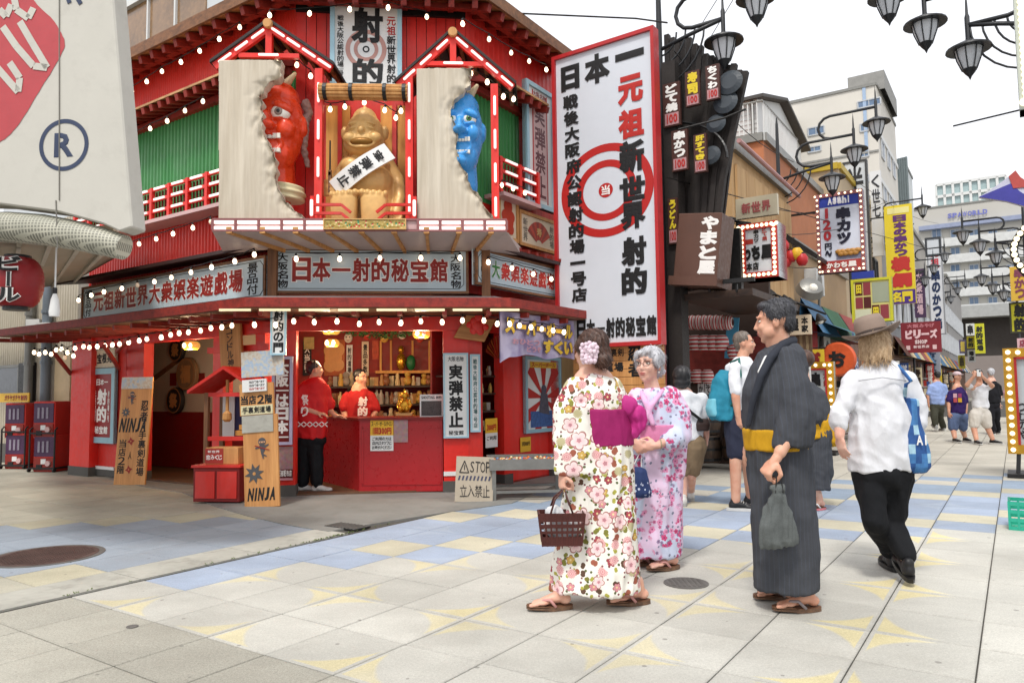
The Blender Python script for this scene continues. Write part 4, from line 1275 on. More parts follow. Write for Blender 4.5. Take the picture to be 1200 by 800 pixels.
b=Board(PF,322,343,523,566,'photo_poster','small poster with a crowd photo low on the left post','poster',0.08)
m,bb=newmat('photo_print');o1=tc('Object');n=noi(o1,22,4,col=True);cc=mixc(0.55,mixc(1.0,n,(0.9,0.55,0.5),'MULTIPLY'),(0.25,0.14,0.16));setp(bb,color=cc,rough=0.3)
b.box('print',m,0,1,0,0.62,0,0.012);b.box('caption_strip',mat('poster_maroon','#5c1f22',0.4),0,1,0.62,0.86,0,0.012);b.text('二万部配布店',0.05,0.64,0.95,0.82,WHITET,bold=0.03);b.box('lower_strip',mat('poster_pink','#c68a92',0.4),0,1,0.86,0.92,0,0.012)
# left wing
b=vsign(PL,104.5,134.5,431.5,519,'framed_sign','blue framed maroon sign with white characters on the wall at far left','sign',0.06,mat('sign_red','#8e1c1b',0.4),BLUEFR,0.09)
b.text('日本一',0.27,0.14,0.73,0.23,WHITET,bold=0.03);b.text('射的',0.3,0.27,0.7,0.73,WHITET,bold=0.04,vertical=True);b.text('秘宝館',0.25,0.77,0.75,0.88,WHITET,bold=0.035)
b.text('元祖新世界',0.2,0.30,0.28,0.72,WHITET,vertical=True);b.text('射的場一号',0.73,0.30,0.80,0.72,WHITET,vertical=True)
b=vsign(PL,110,135.5,408,430.5,'small_plaque','small cream plaque with three black characters above the blue framed sign','plaque',0.06,CREAMP,PALEW,0.03)
b.text('宝根苑',0.15,0.25,0.85,0.8,BLACK,bold=0.04)
# sloping wooden plaques
b=Board(PL,259,284,378,434,'wooden_plaque','tan wooden plaque hung tilted between the two inner red posts','plaque',0.16,roll=R(-6))
b.box('board',TAN,0,1,0,1,0,0.04,bevel=0.006);b.text('コンドル神',0.35,0.08,0.65,0.92,DARKW,bold=0.02,vertical=True)
b=Board(PF,533,581,361,399,'carved_sign','carved tan wooden sign with a red gourd crest under the eave','sign',0.16,roll=R(8))
gm=MB();w_,h_=b.w,b.h
gm.prism([(b.x0-0.02,0),(b.x1-0.14,0),(b.x1,h_),(b.x0+0.14,h_)],-0.02,0.05);gm.build('board',wood('carved_sign_timber','#8f5a2c','#c68f55',0,9),b.o,bevel=0.006)
mb=MB()
for u,v,r in((0.5,0.3,0.055),(0.4,0.42,0.05),(0.6,0.42,0.05),(0.5,0.55,0.075),(0.42,0.7,0.05),(0.58,0.7,0.05),(0.3,0.55,0.04),(0.7,0.55,0.04)):
 M=Matrix.Translation((b.bx(u),-0.02,b.bz(v)))@Matrix.Diagonal((1,0.3,1,1));mb.ball((0,0,0),r,12,8,M)
mb.build('gourd_crest',REDB,b.o,smooth='all')
# ninja sign boards
def ninja_figure(bd,cu,cv,s):
 dk=mat('ninja_grey','#4c4a4d',0.5);sk=mat('ninja_skin','#c99a76',0.5)
 cx,cz=bd.bx(cu),bd.bz(cv);mb=MB();y=-0.004
 def pl_(pts,yy=y):mb.add([(cx+a*s,yy,cz+c_*s)for a,c_ in pts],[tuple(range(len(pts)))])
 disc_poly(cx,cz+0.55*s,0.42*s,y,24,mb=mb)
 pl_([(-0.28,0.2),(0.3,0.2),(0.34,-0.3),(0.1,-0.75),(-0.12,-0.75),(-0.2,-0.3)])
 pl_([(-0.25,0.12),(-0.75,-0.05),(-0.72,-0.2),(-0.2,-0.1)],y-0.001);pl_([(0.28,0.15),(0.7,0.3),(0.76,0.16),(0.3,-0.1)],y-0.001)
 pl_([(0.1,-0.7),(0.45,-0.9),(0.5,-1.05),(0.0,-0.85)],y-0.002);pl_([(-0.1,-0.7),(0.05,-1.2),(0.2,-1.2),(0.08,-0.7)],y-0.003)
 mb.build('ninja_print',dk,bd.o)
 mb=MB();mb.add([(cx+a*s,y-0.005,cz+c_*s)for a,c_ in[(-0.33,0.58),(0.36,0.58),(0.34,0.42),(-0.3,0.42)]],[(0,1,2,3)]);mb.build('face_print',sk,bd.o)
 mb=MB()
 for e in(-0.14,0.17):disc_poly(cx+e*s,cz+0.5*s,0.05*s,y-0.007,10,mb=mb)
 mb.build('eye_print',BLACK,bd.o)
 mb=MB();mb.add([(cx+a*s,y-0.006,cz+c_*s)for a,c_ in[(-0.8,0.12),(-0.72,0.2),(0.85,-0.32),(0.8,-0.4)]],[(0,1,2,3)]);mb.build('sword_print',DREDT,bd.o)
def shuriken(bd,cu,cv,r,m,n=8,y=-0.005,hole=True,mw=None):
 cx,cz=bd.bx(cu),bd.bz(cv);pts=[]
 for i in range(2*n):
  a=PI*i/n+0.2;q_=r if i%2==0 else r*0.5;pts.append((cx+math.cos(a)*q_,y,cz+math.sin(a)*q_))
 mb=MB();mb.add([(cx,y,cz)]+pts,[(0,i+1,(i+1)%(2*n)+1)for i in range(2*n)]);mb.build('star_print',m,bd.o)
 if hole:disc_poly(cx,cz,r*0.16,y-0.002,14).build('star_hole',mw or TAN,bd.o)
BOARDW=wood('orange_board_timber','#a9713c','#d39a5c',2,8,0.55)
PHOTO2=None
m,bb=newmat('picture_strip');o1=tc('Object');n=noi(o1,9,3);x_,y_,z_=sep(o1);cc=mixc(n.gt(0.5),(0.32,0.42,0.55),(0.45,0.36,0.28));setp(bb,color=mixc(mapr(noi(o1,30,2),0.4,0.6),cc,(0.5,0.48,0.42)),rough=0.4)
PST=m
def leaning(x0,x1,yt,yb,name,label,cat,yaw,lean,roll=0.0):
 """a board standing on the ground: foot at the given pixels, leaning back"""
 f0,f1=G(x0,yb),G(x1,yb);xm=(x0+x1)/2
 c_=G(xm,yb);w_=(f1-f0).length*math.cos(0)
 Y=c_.y;h_=(yb-yt)*Y/FPX
 t_=thing(name,label,cat,(c_.x,c_.y,0));t_.rotation_euler=(lean,roll,yaw)
 class B(Board):
  def __init__(s):pass
 o_=B();o_.o=t_;o_.w=abs(x1-x0)*Y/FPX/max(0.5,math.cos(yaw));o_.h=h_/math.cos(lean);o_.x0,o_.x1=-o_.w/2,o_.w/2
 return o_
b=leaning(131,171,443,568,'ninja_board','tall tan wooden board with brush lettering at the left doorway','sign board',R(-10),R(-5))
b.box('board',BOARDW,0,1,0,1,0,0.03,bevel=0.004);b.box('picture_strip',PST,0,1,0,0.11,-0.004,0.0)
b.text('忍者',0.68,0.22,0.94,0.42,BLACK,bold=0.025,vertical=True);b.text('手裏剣道場',0.68,0.50,0.94,0.92,BLACK,bold=0.02,vertical=True)
b.text('NINJA',0.06,0.38,0.92,0.52,BLACK,bold=0.05,skew=0.15);b.text('当店２階',0.08,0.58,0.32,0.90,BLACK,bold=0.02,vertical=True)
ninja_figure(b,0.38,0.19,0.085);shuriken(b,0.22,0.33,0.075,mat('star_grey','#4a4a4c',0.4));shuriken(b,0.46,0.6,0.06,DREDT,4);shuriken(b,0.46,0.86,0.06,DREDT,4)
b.text('人',0.4,0.69,0.52,0.77,BLACK)
b=leaning(288,330,450,594,'ninja_board','orange wooden board with a cartoon ninja, throwing star and brush lettering','sign board',R(-6),R(-3),R(-3.5))
b.h*=1.0
b.box('board',BOARDW,-0.05,0.95,0.26,1,0,0.035,bevel=0.004);b.box('upper_board',BOARDW,-0.12,0.86,0.0,0.26,-0.002,0.033)
b.box('picture_strip',PST,-0.02,1.2,-0.26,-0.05,-0.03,0.0);b.box('notice',WHITE,0.0,0.7,-0.03,0.07,-0.035,-0.01)
b.text('当店２階',-0.10,0.095,0.84,0.175,BLACK,bold=0.045);b.box('name_plate',mat('plate_cream','#cfc6a0',0.5),-0.08,0.84,0.18,0.255,-0.012,-0.003);b.text('手裏剣道場',-0.04,0.19,0.80,0.245,BLACK,bold=0.03,y=-0.016)
b.box('photo',m_gut,-0.06,0.84,0.262,0.40,-0.012,-0.002)
ninja_figure(b,0.50,0.52,0.105);shuriken(b,0.26,0.73,0.115,MATS['star_grey'],8);b.text('NINJA',0.06,0.84,0.86,0.95,BLACK,bold=0.06,skew=0.15)
for ln in range(3):b.text('当店で遊べます',0.2,-0.02+ln*0.028,0.66,0.002+ln*0.028,REDT if ln==2 else BLACK,y=-0.037,bold=0.01)
# small shrine, offering box, red box
RB=G(253,590)
rb=thing('red_box','low red wooden box standing in front of the left opening','box',(RB.x,RB.y,0),R(-8))
wv_=0.56;mb=MB();mb.box(-wv_/2,wv_/2,0.0,0.4,0.02,0.40);mb.build('body',REDD,rb,bevel=0.006)
for x0 in(-wv_/2+0.03,0.015):MB().box(x0,x0+wv_/2-0.045,-0.012,0.0,0.06,0.36).build('front_panel',RED,rb)
MB().box(-wv_/2-0.02,wv_/2+0.02,-0.02,0.42,0.40,0.43).build('lid',RED,rb,bevel=0.005)
ob_=thing('offering_box','small tan wooden lot box with red printed panel on the red box','box',(RB.x,RB.y+0.1,0.43),R(-8))
MB().box(-0.18,0.22,0.0,0.22,0,0.19).build('body',BOARDW,ob_,bevel=0.004)
MB().box(-0.18,0.04,-0.006,0.0,0.01,0.18).build('label_panel',mat('label_red','#a33024',0.5),ob_)
mb=MB();lettering(mb,'恋みくじ',-0.17,0.05,0.03,0.11,-0.009,0.03);lettering(mb,'新世界',-0.15,0.13,0.0,0.16,-0.009,0.02);mb.build('lettering',WHITET,ob_)
sh_c=Vector((RB.x,RB.y+0.55,0))
sh=thing('small_shrine','small open red wooden shrine frame with a peaked roof behind the lot box','shrine',sh_c,R(-8))
for x in(-0.28,0.28):
 for y in(-0.15,0.2):MB().box(x-0.025,x+0.025,y-0.025,y+0.025,0,1.25).build('post',BROWNV,sh)
for z in(0.68,1.2):MB().box(-0.3,0.3,-0.17,-0.13,z,z+0.05).build('rail',RED,sh)
for s_ in(-1,1):
 mb=MB();mb.add([(0,-0.3,1.52),(s_*0.45,-0.3,1.24),(s_*0.45,0.3,1.24),(0,0.3,1.52),(0,-0.3,1.56),(s_*0.45,-0.3,1.28),(s_*0.45,0.3,1.28),(0,0.3,1.56)],[(0,1,2,3),(4,5,6,7),(0,1,5,4),(1,2,6,5),(2,3,7,6)]);mb.build('roof_slope',RED,sh)
MB().box(-0.26,0.26,0.18,0.2,0.7,1.2).build('back_panel',mat('shrine_curtain','#2f2a55',0.6),sh)
MB().box(-0.255,-0.10,0.16,0.175,0.7,1.2).build('curtain',WHITE,sh)
mb=MB();mb.tube([(-0.05,-0.1,1.4),(-0.05,-0.1,1.0)],0.02,8);mb.lathe([(0.03,0.9),(0.055,0.93),(0.05,1.0),(0.02,1.03)],12,Matrix.Translation((-0.05,-0.1,0)));mb.build('bell_rope',TAN,sh)
for i,(x,z)in enumerate(((0.05,0.73),(0.16,0.73),(0.1,0.8))):MB().box(x-0.05,x+0.05,0.0,0.1,z,z+0.06).build('offering',GOLDP,sh)
# ---- booth counter, gold figurine, notices
cn=thing('booth_counter','waist high red counter of the shooting booth','counter',(-1.5,9.15,0))
PC=PF.off(-0.02)
pA,pB=PF.P(0,0,0),PF.P(0,0,0)
c0,c1=G(421,578),G(519,577)
cp=[c0,c1,Vector((c1.x,c1.y+0.5,0)),Vector((c0.x-0.2,c0.y+0.7,0)),Vector(G(377,566))]
cz=AT(450,492,c0.y).z
mb=MB();vs=[Vector((p.x,p.y,z))for z in(0.02,cz)for p in cp];n=5
mb.add(vs,[tuple(range(5))[::-1],tuple(range(5,10))]+[(i,(i+1)%5,5+(i+1)%5,5+i)for i in range(5)]);wbuild(mb,'body',mat('counter_red','#a81a20',0.35,0.15,2,0.05,40,dirt=0.12),cn)
mb=MB();e=0.03;cc_=sum(cp,Vector())/5;vs=[Vector((cc_.x+(p.x-cc_.x)*1.05,cc_.y+(p.y-cc_.y)*1.08,z))for z in(cz,cz+0.03)for p in cp]
mb.add(vs,[tuple(range(5))[::-1],tuple(range(5,10))]+[(i,(i+1)%5,5+(i+1)%5,5+i)for i in range(5)]);wbuild(mb,'counter_top',REDD,cn)
PCF=Plane((c0.x,c0.y),((c1-c0).x,(c1-c0).y))
for x0,x1,y0,y1 in((424,517,500,502),(424,517,566,568),(424,426,500,568),(515,517,500,568)):
 mb=MB();pbox(mb,PCF,x0,x1,y0,y1,0.0,0.008);wbuild(mb,'panel_moulding',MATS['counter_red'],cn)
YEL=mat('notice_yellow','#e0b030',0.5,0.05)
b=Board(PCF,434,461,492,528,'price_notice','yellow and white price notice taped to the front of the red counter','notice',0.012)
b.box('paper',YEL,0,1,0,0.5,0,0.004);b.box('paper',WHITE,0,1,0.5,1,0,0.004)
b.text('スーパーボールすくい',0.04,0.05,0.96,0.2,BLACK,bold=0.02);b.text('1回300円',0.08,0.24,0.92,0.47,REDT,bold=0.05)
for ln,s_ in enumerate(('ご利用の方は','店内スタッフに','お声がけください')):b.text(s_,0.08,0.55+ln*0.14,0.92,0.67+ln*0.14,BLACK,bold=0.02)
b=Board(PCF,461.5,478,489,518,'photo_print','small photograph taped beside the price notice','photograph',0.014)
b.box('paper',MATS['photo_print'],0,1,0,1,0,0.004)
def gold_figurine(px,py,Y,s,label):
 c_=AT(px,py,Y);t_=thing('gold_figurine',label,'figurine',c_)
 MB().box(-0.9*s,0.9*s,-0.5*s,0.6*s,0,0.35*s).build('plinth',GOLD,t_,bevel=0.006)
 mb=MB();ell(mb,(0,0,1.1*s),(0.62*s,0.5*s,0.8*s));ell(mb,(0,0,2.2*s),(0.42*s,0.4*s,0.5*s));cap(mb,(0,0,2.6*s),(0,0,2.95*s),0.16*s,0.05*s)
 for k in(-1,1):
  chain(mb,[(k*0.5*s,0,1.6*s,0.2*s),(k*0.75*s,0,1.1*s,0.16*s),(k*0.55*s,-0.4*s,0.8*s,0.14*s)])
  chain(mb,[(k*0.3*s,-0.1*s,0.6*s,0.3*s),(k*0.35*s,-0.8*s,0.6*s,0.2*s),(k*0.35*s,-0.85*s,0.85*s,0.2*s)])
  ell(mb,(k*0.44*s,0,2.2*s),(0.08*s,0.1*s,0.2*s))
 sculpt(mb,'body',mat('bright_gold','#c9962e',0.25,0.15,4,0.05,30,metal=0.7),t_,0.07*s,1)
gold_figurine(474,487,c0.y+0.25,0.115,'gold seated figurine on a plinth on the red counter')
b=Board(PF.off(-0.1),492,519,462,489,'counter_notice','framed white notice with a dark photo standing on the counter','notice',0.0)
b.box('board',WHITE,0,1,0,1,0,0.015);b.text('SHOOTING 射的',0.06,0.06,0.94,0.2,BLACK,bold=0.02);b.box('photo',mat('dark_photo','#4a4140',0.3,0.6,12),0.06,0.94,0.28,0.92,-0.004,0)
# ================================================================== INTERIOR OF THE BOOTH
PI_=Plane((-2.6,11.3),(1,0.11))
bt=thing('prize_shelves','dim prize shelves crowded with small figures at the back of the booth','shelves',(-1.5,11.3,0))
def I(mb,name,m,**k):return wbuild(mb,name,m,bt,**k)
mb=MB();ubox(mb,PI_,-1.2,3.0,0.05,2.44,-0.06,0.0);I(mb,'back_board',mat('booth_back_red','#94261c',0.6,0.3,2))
zs=[PI_.z(450,y)for y in(513,493,473,452)]
for z in zs:mb=MB();ubox(mb,PI_,-0.2,2.6,z-0.03,z,0.0,0.35);I(mb,'shelf',DARKW)
PZ=[mat('prize_%d'%i,c_,0.45,0.25,20)for i,c_ in enumerate(('#d2a850','#b8874a','#e0cba0','#9c6a48','#d8c08a','#b0a698'))]
for i,m in enumerate(PZ):m.name=('prize_gold','prize_ochre','prize_cream','prize_brown','prize_straw','prize_grey')[i]
random.seed(21)
prz=[]
for v in range(4):
 mb=MB()
 if v==0:mb.lathe([(0.03,0),(0.035,0.05),(0.02,0.09),(0.024,0.11),(0.018,0.145),(0.004,0.15)],8)
 elif v==1:mb.box(-0.03,0.03,-0.025,0.025,0,0.12)
 elif v==2:mb.lathe([(0.026,0),(0.03,0.06),(0.03,0.1),(0.012,0.12),(0.012,0.15)],8)
 else:mb.ball((0,0,0.045),0.045,8,6);mb.ball((0,0,0.11),0.032,8,6)
 prz.append(mb)
meshes={}
cnt=0
PN_=('gold','ochre','cream','brown','straw coloured','grey');PV_=('bottle shaped','boxed','flask shaped','round headed doll');PU_=('at far left','left of middle','right of middle','at far right');SN_=('lowest','second','third','top')
for z in zs:
 u=-0.15
 while u<2.55:
  v=random.randrange(4);m=random.randrange(6)
  if(v,m)not in meshes:meshes[(v,m)]=prz[v].mesh('prize',PZ[m],True)
  o=bpy.data.objects.new('prize',meshes[(v,m)]);COL.objects.link(o)
  p=PI_.P(u,z,random.uniform(0.1,0.3));o.location=p;o.rotation_euler=(0,0,random.uniform(-0.5,0.5));s_=random.uniform(0.75,1.2);o.scale=(s_,s_,s_)
  tag(o,'%s %s prize %s, %s booth shelf'%(PN_[m],PV_[v],PU_[int(max(0,min(3,u/0.64)))],SN_[zs.index(z)]),'prize','prizes crowded on the shelves at the back of the booth')
  o.scale=(s_*1.25,s_*1.25,s_*1.3);u+=random.uniform(0.058,0.09);cnt+=1
# altar cabinet with gold figure, posters on the back wall
al=thing('altar_cabinet','gilt framed altar cabinet with a gold and green figure on the booth back wall','cabinet',(-0.8,11.2,0))
u0,u1,z0,z1=UR(PI_,444,505,398,434,0.3)
mb=MB();ubox(mb,PI_,u0,u1,z0,z1,0.0,0.10);wbuild(mb,'case',REDD,al)
for f in(0.0,0.2,0.62,0.95):mb=MB();ubox(mb,PI_,u0+(u1-u0)*f,u0+(u1-u0)*f+0.03,z0,z1,0.1,0.13);wbuild(mb,'gilt_post',GOLDP,al)
mb=MB();ubox(mb,PI_,u0-0.05,u1+0.05,z0-0.04,z0,0.0,0.3);wbuild(mb,'base',GOLDP,al)
p=PI_.P(u0+(u1-u0)*0.42,z0,0.2)
mb=MB();ell(mb,(p.x,p.y,z0+0.14),(0.07,0.06,0.13));ell(mb,(p.x,p.y,z0+0.32),(0.045,0.045,0.06));wbuild(mb,'gold_idol',MATS['bright_gold'],al,smooth='all')
mb=MB();ell(mb,(p.x+0.15,p.y,z0+0.12),(0.07,0.06,0.12));wbuild(mb,'green_idol',mat('idol_green','#1f6a3c',0.4),al,smooth='all')
b=Board(PI_,380,404,398,440,'wall_picture','orange wall picture of a gourd pattern at the back of the booth','picture',0.03)
b.box('panel',mat('orange_panel','#b4571f',0.5,0.4,9),0,1,0,1,0,0.02);mb=MB()
for u,v,r in((0.3,0.3,0.1),(0.6,0.28,0.12),(0.45,0.5,0.13),(0.3,0.72,0.1),(0.65,0.7,0.1)):disc_poly(b.bx(u),b.bz(v),r,-0.003-v*0.002,18,mb=mb)
mb.build('print',mat('print_pale_orange','#d69a5a',0.5),b.o)
for x0,x1,s_ in((355,365,'大当り'),(406,413,'射的道場'),(424,432,'景品多数'),(514,520,'実弾禁止')):
 b=Board(PI_,x0,x1,400 if x0!=406 else 404,440,'hanging_strip',{355:'dark hanging strip with small lettering left of the orange picture',406:'white lettered strip right of the orange picture',424:'cream lettered strip left of the altar cabinet',514:'pink lettered strip at the right edge of the booth'}[x0],'banner',0.05)
 b.box('cloth',{355:BLACKP,406:WHITE,424:CREAMP,514:PINK}[x0],0,1,0,1,0,0.01);b.text(s_,0.15,0.08,0.85,0.92,WHITET if x0==355 else BLACK,bold=0.03,vertical=True)
# garland of leaves under the ceiling
random.seed(5)
gl=thing('leaf_garland','dark green leaf garland strung under the booth ceiling','garland',(-1.5,10.2,2.2));mb=MB()
PGL=Plane((-2.5,10.2),(1,0.1))
for i in range(420):
 u=random.uniform(0.1,2.2);c_=PGL.P(u,2.16-0.12*abs(math.sin(u*2.2))+random.uniform(-0.06,0.06),random.uniform(-0.08,0.08))
 d1=Vector((random.uniform(-1,1),random.uniform(-1,1),random.uniform(-1,1))).normalized()*0.035;d2=d1.orthogonal().normalized()*0.016
 mb.add([c_-d1,c_+d2,c_+d1,c_-d2],[(0,1,2,3)])
wbuild(mb,'leaves',mat('garland_green','#35592f',0.6,0.4,9),gl,kind='stuff')
wbuild(MB().tube([PGL.P(0.1+i*0.21,2.16-0.12*abs(math.sin((0.1+i*0.21)*2.2)))for i in range(11)],0.012,6),'vine',mat('vine_brown','#4b3a26',0.8),gl)
# paper lanterns, lit
def lantern(c_,r,h,m,label,group=None,name='paper_lantern',ribs=7,cat='lantern'):
 t_=thing(name,label,cat,c_,0,group)
 mb=MB();prof=[]
 n=ribs*2
 for i in range(n+1):
  a=PI*(0.12+0.76*i/n);rr=r*math.sin(a)**0.6*(1.0 if i%2 else 0.965);prof.append((rr,-h/2*math.cos(a)))
 mb.lathe(prof,20);mb.build('paper_body',m,t_,smooth='all')
 for z in(-h*0.47,h*0.44):MB().lathe([(r*0.55,z),(r*0.55,z+h*0.05)],16).build('end_ring',BLACKP,t_)
 return t_
LANT=emat('lantern_gold_paper','#c08a2a',0.35,(1.0,0.55,0.12))
LITL=[]
for(x,y,r_,lab)in((388,387,0.12,'upper gold lantern hanging at the left of the booth'),(389,402,0.10,'lower gold lantern hanging under another at the left of the booth'),(494,391,0.12,'gold lantern hanging at the right of the booth'),(224,405,0.12,'gold lantern hanging in the left doorway')):
 P_=AT(x,y,9.6 if x>300 else 10.2);t_=lantern(P_,r_,r_*1.1,LANT,lab)
 ld_=bpy.data.lights.new('lantern_light','POINT');ld_.energy=22;ld_.color=(1.0,0.72,0.42);ld_.shadow_soft_size=0.08;lo_=bpy.data.objects.new('lantern_light',ld_);link(lo_,t_);lo_.location=(0,-0.05,-r_*0.9-0.06)
 for k in(-0.03,0.035):
  o=bpy.data.objects.new('bulb',BULBME);link(o,t_);o.location=(k*1.3,-r_-0.01,0.02);o.scale=(0.8,)*3
# left doorway interior
lw=thing('festival_wall','pale inner wall with dark red wainscot and round festival plaques','wall',(-5.0,11.6,0))
PLI=PL.off(-1.15)
mb=MB();u0,u1,_,_=UR(PLI,164,322,400,500);ubox(mb,PLI,u0-0.3,u1+0.2,0.95,2.44,-0.05,0.0);wbuild(mb,'plaster',mat('warm_plaster','#b9a894',0.8,0.1),lw)
mb=MB();ubox(mb,PLI,u0-0.3,u1+0.2,0.04,0.95,-0.05,0.02);wbuild(mb,'wainscot',REDD,lw)
mb=MB();p,q_=PLI.at(178,446),PLI.at(210,422);mb.bar(p,q_,0.06,0.07);wbuild(mb,'hand_rail',BROWN,lw)
for(x,y,rr,ch,lab,colr)in((208,410,0.20,'祭','upper round black festival plaque','#2a2522'),(220,438,0.27,'福','round brown plaque with faces and tassels','#8a6a4a'),(206,469,0.22,'祭','lower round black festival plaque with a big character','#2a2522')):
 c_=PLI.off(0.06).at(x,y);t_=thing('round_plaque',lab+' in the left doorway','plaque',c_,PLI.ang)
 M=Matrix.Rotation(R(90),4,'X');mb=MB();mb.lathe([(rr,-0.03),(rr,0.02),(rr*0.93,0.035)],28,M);mb.build('disc',mat('plaque_%s'%colr[1:3],colr,0.5,0.3,8),t_)
 ring_poly(0,0,rr*0.86,rr*0.95,-0.045).build('rim_print',mat('plaque_ring','#a8744a',0.5),t_)
 mb=MB();lettering(mb,ch,-rr*0.6,-rr*0.6,rr*0.6,rr*0.6,-0.05,0.06);mb.build('lettering',mat('plaque_ink','#b9824e' if ch=='祭' else '#d8c6a6',0.5),t_)
for x in(199,232):
 b=Board(PLI,x,x+7,437,452,'votive_strip','thin dark red votive strip on the doorway wall %s the round plaques'%('left of' if x<210 else 'right of'),'plaque',0.02);b.box('strip',REDD,0,1,0,1,0,0.015)
# right wing: shelf niche, fan, poster, yellow notices, trays
PRI=PR.off(-0.5)
sn=thing('side_shelves','narrow red shelf bay stocked with small figures on the right wing','shelves',(-0.4,9.6,0))
u0,u1=PR.u(563,460),PR.u(592,460)
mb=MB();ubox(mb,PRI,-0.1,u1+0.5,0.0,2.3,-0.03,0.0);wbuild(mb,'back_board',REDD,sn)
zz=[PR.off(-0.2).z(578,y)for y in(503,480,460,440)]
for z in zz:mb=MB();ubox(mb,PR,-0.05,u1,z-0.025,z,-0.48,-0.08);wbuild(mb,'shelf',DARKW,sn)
for z in zz:
 u=-0.02
 while u<u1-0.03:
  v=random.randrange(4);m=random.randrange(6)
  if(v,m)not in meshes:meshes[(v,m)]=prz[v].mesh('prize',PZ[m],True)
  o=bpy.data.objects.new('prize',meshes[(v,m)]);COL.objects.link(o);o.location=PR.P(u,z,random.uniform(-0.35,-0.12));o.scale=(0.8,0.8,0.85)
  tag(o,'%s %s prize on the %s shelf of the narrow side bay'%(PN_[m],PV_[v],SN_[zz.index(z)]),'prize','prizes in the side shelf bay');u+=random.uniform(0.06,0.1)
fn=thing('paper_fan','big orange red folding fan spread above the side shelf bay','fan',PR.off(0.03).at(585,424),PR.ang)
for i in range(14):
 a0,a1=R(20+140*i/14),R(20+140*(i+1)/14);mb=MB();d_=0.02
 mb.add([(math.cos(a0)*.06,0,math.sin(a0)*.06),(math.cos(a1)*.06,-d_,math.sin(a1)*.06),(math.cos(a1)*.34,-d_,math.sin(a1)*.34),(math.cos(a0)*.34,0,math.sin(a0)*.34)],[(0,1,2,3)])
 mb.build('fan_leaf',FANR if i%2 else mat('fan_orange','#c9702c',0.5),fn)
b=vsign(PR,615.5,657,418,506,'sun_ray_poster','blue framed poster of a figure before red and white rays','poster',0.05,WHITE,BLUEFR,0.05)
mb=MB();cx_,cz_=b.bx(0.5),b.bz(0.55)
for i in range(18):
 if i%2:continue
 a0,a1=R(i*20),R(i*20+20)
 def ed(a):
  dx,dz=math.cos(a),math.sin(a);W,H_=b.w/2-0.055,b.h*0.45-0.05
  t_=min(W/max(abs(dx),1e-6),(H_ if dz>0 else b.h*0.45-0.05)/max(abs(dz),1e-6));return(cx_+dx*t_,-0.004,cz_+dz*t_)
 mb.add([(cx_,-0.004,cz_),ed(a0),ed((a0+a1)/2),ed(a1)],[(0,1,2,3)])
mb.build('ray_print',REDT,b.o)
b.box('wave_print',mat('wave_blue','#3f5f9a',0.5,0.6,25),0.13,0.87,0.72,0.93,-0.006,-0.004)
mb=MB();disc_poly(cx_,cz_+0.12,0.07,-0.008,16,mb=mb);mb.add([(cx_-0.14,-0.009,cz_-0.2),(cx_+0.14,-0.009,cz_-0.24),(cx_+0.09,-0.009,cz_+0.06),(cx_-0.08,-0.009,cz_+0.08)],[(0,1,2,3)]);mb.build('figure_print',mat('figure_ink','#54505e',0.5,0.5,20),b.o)
b.box('title_band',YEL,0.13,0.87,0.07,0.15,-0.008,-0.004);b.text('スーパーボール',0.16,0.08,0.84,0.14,REDT,y=-0.011,bold=0.03)
b=Board(PR,569,583,490,524,'price_notice','yellow and white price notice on the side shelf bay','notice',0.03)
b.box('paper',YEL,0,1,0,0.5,0,0.004);b.box('paper',WHITE,0,1,0.5,1,0,0.004);b.text('300円',0.1,0.2,0.9,0.42,REDT,bold=0.05);b.text('ご利用',0.1,0.6,0.9,0.75,BLACK)
b=Board(PR,610,622,512,529,'small_notice','small yellow notice low on the red wall behind the trays','notice',0.02);b.box('paper',YEL,0,1,0,1,0,0.004);b.text('1回300円',0.1,0.3,0.9,0.6,BLACK)
# purple banner
b=Board(PR,587,672,370,418,'purple_banner','mauve banner with fat yellow brush lettering under the right eave','banner',0.80)
m,bb=newmat('mauve_cloth');o1=tc('Object');n=noi(o1,3.5,3);setp(bb,color=mixc(mapr(n,0.4,0.6),hexc('#8f83a8'),hexc('#b8b0c6')),rough=0.7)
W_,H_=b.w,b.h;nx=26;vs=[]
for i in range(nx+1):
 u=b.x0+W_*i/nx;y_=0.02*math.sin(i*0.9);bot=-0.02*math.sin(i*0.5)+(0.0 if i>3 else-0.03*(3-i))
 vs+=[(u,y_+0.01,bot),(u,y_+0.01,H_),(u,y_+0.022,H_),(u,y_+0.022,bot)]
mb=MB();mb.add(vs,[(4*i+j,4*i+4+j,4*i+4+(j+1)%4,4*i+(j+1)%4)for i in range(nx)for j in range(4)]);mb.build('cloth',m,b.o,smooth=True)
YL=mat('banner_yellow','#d9b53a',0.6);PUR=mat('banner_dark_purple','#3f3060',0.6)
b.text('スーパーボール',0.03,0.12,0.97,0.52,YL,y=-0.022,bold=0.07,outline=0.06,om=PUR,skew=0.12);b.text('すくい',0.52,0.56,0.97,0.92,YL,y=-0.022,bold=0.07,outline=0.06,om=PUR,skew=0.12)
b.text('おひとつ',0.12,0.60,0.48,0.74,mat('banner_pink','#c88f9a',0.6),y=-0.022,bold=0.03);b.text('どうぞ',0.3,0.76,0.5,0.9,MATS['banner_pink'],y=-0.022,bold=0.03)
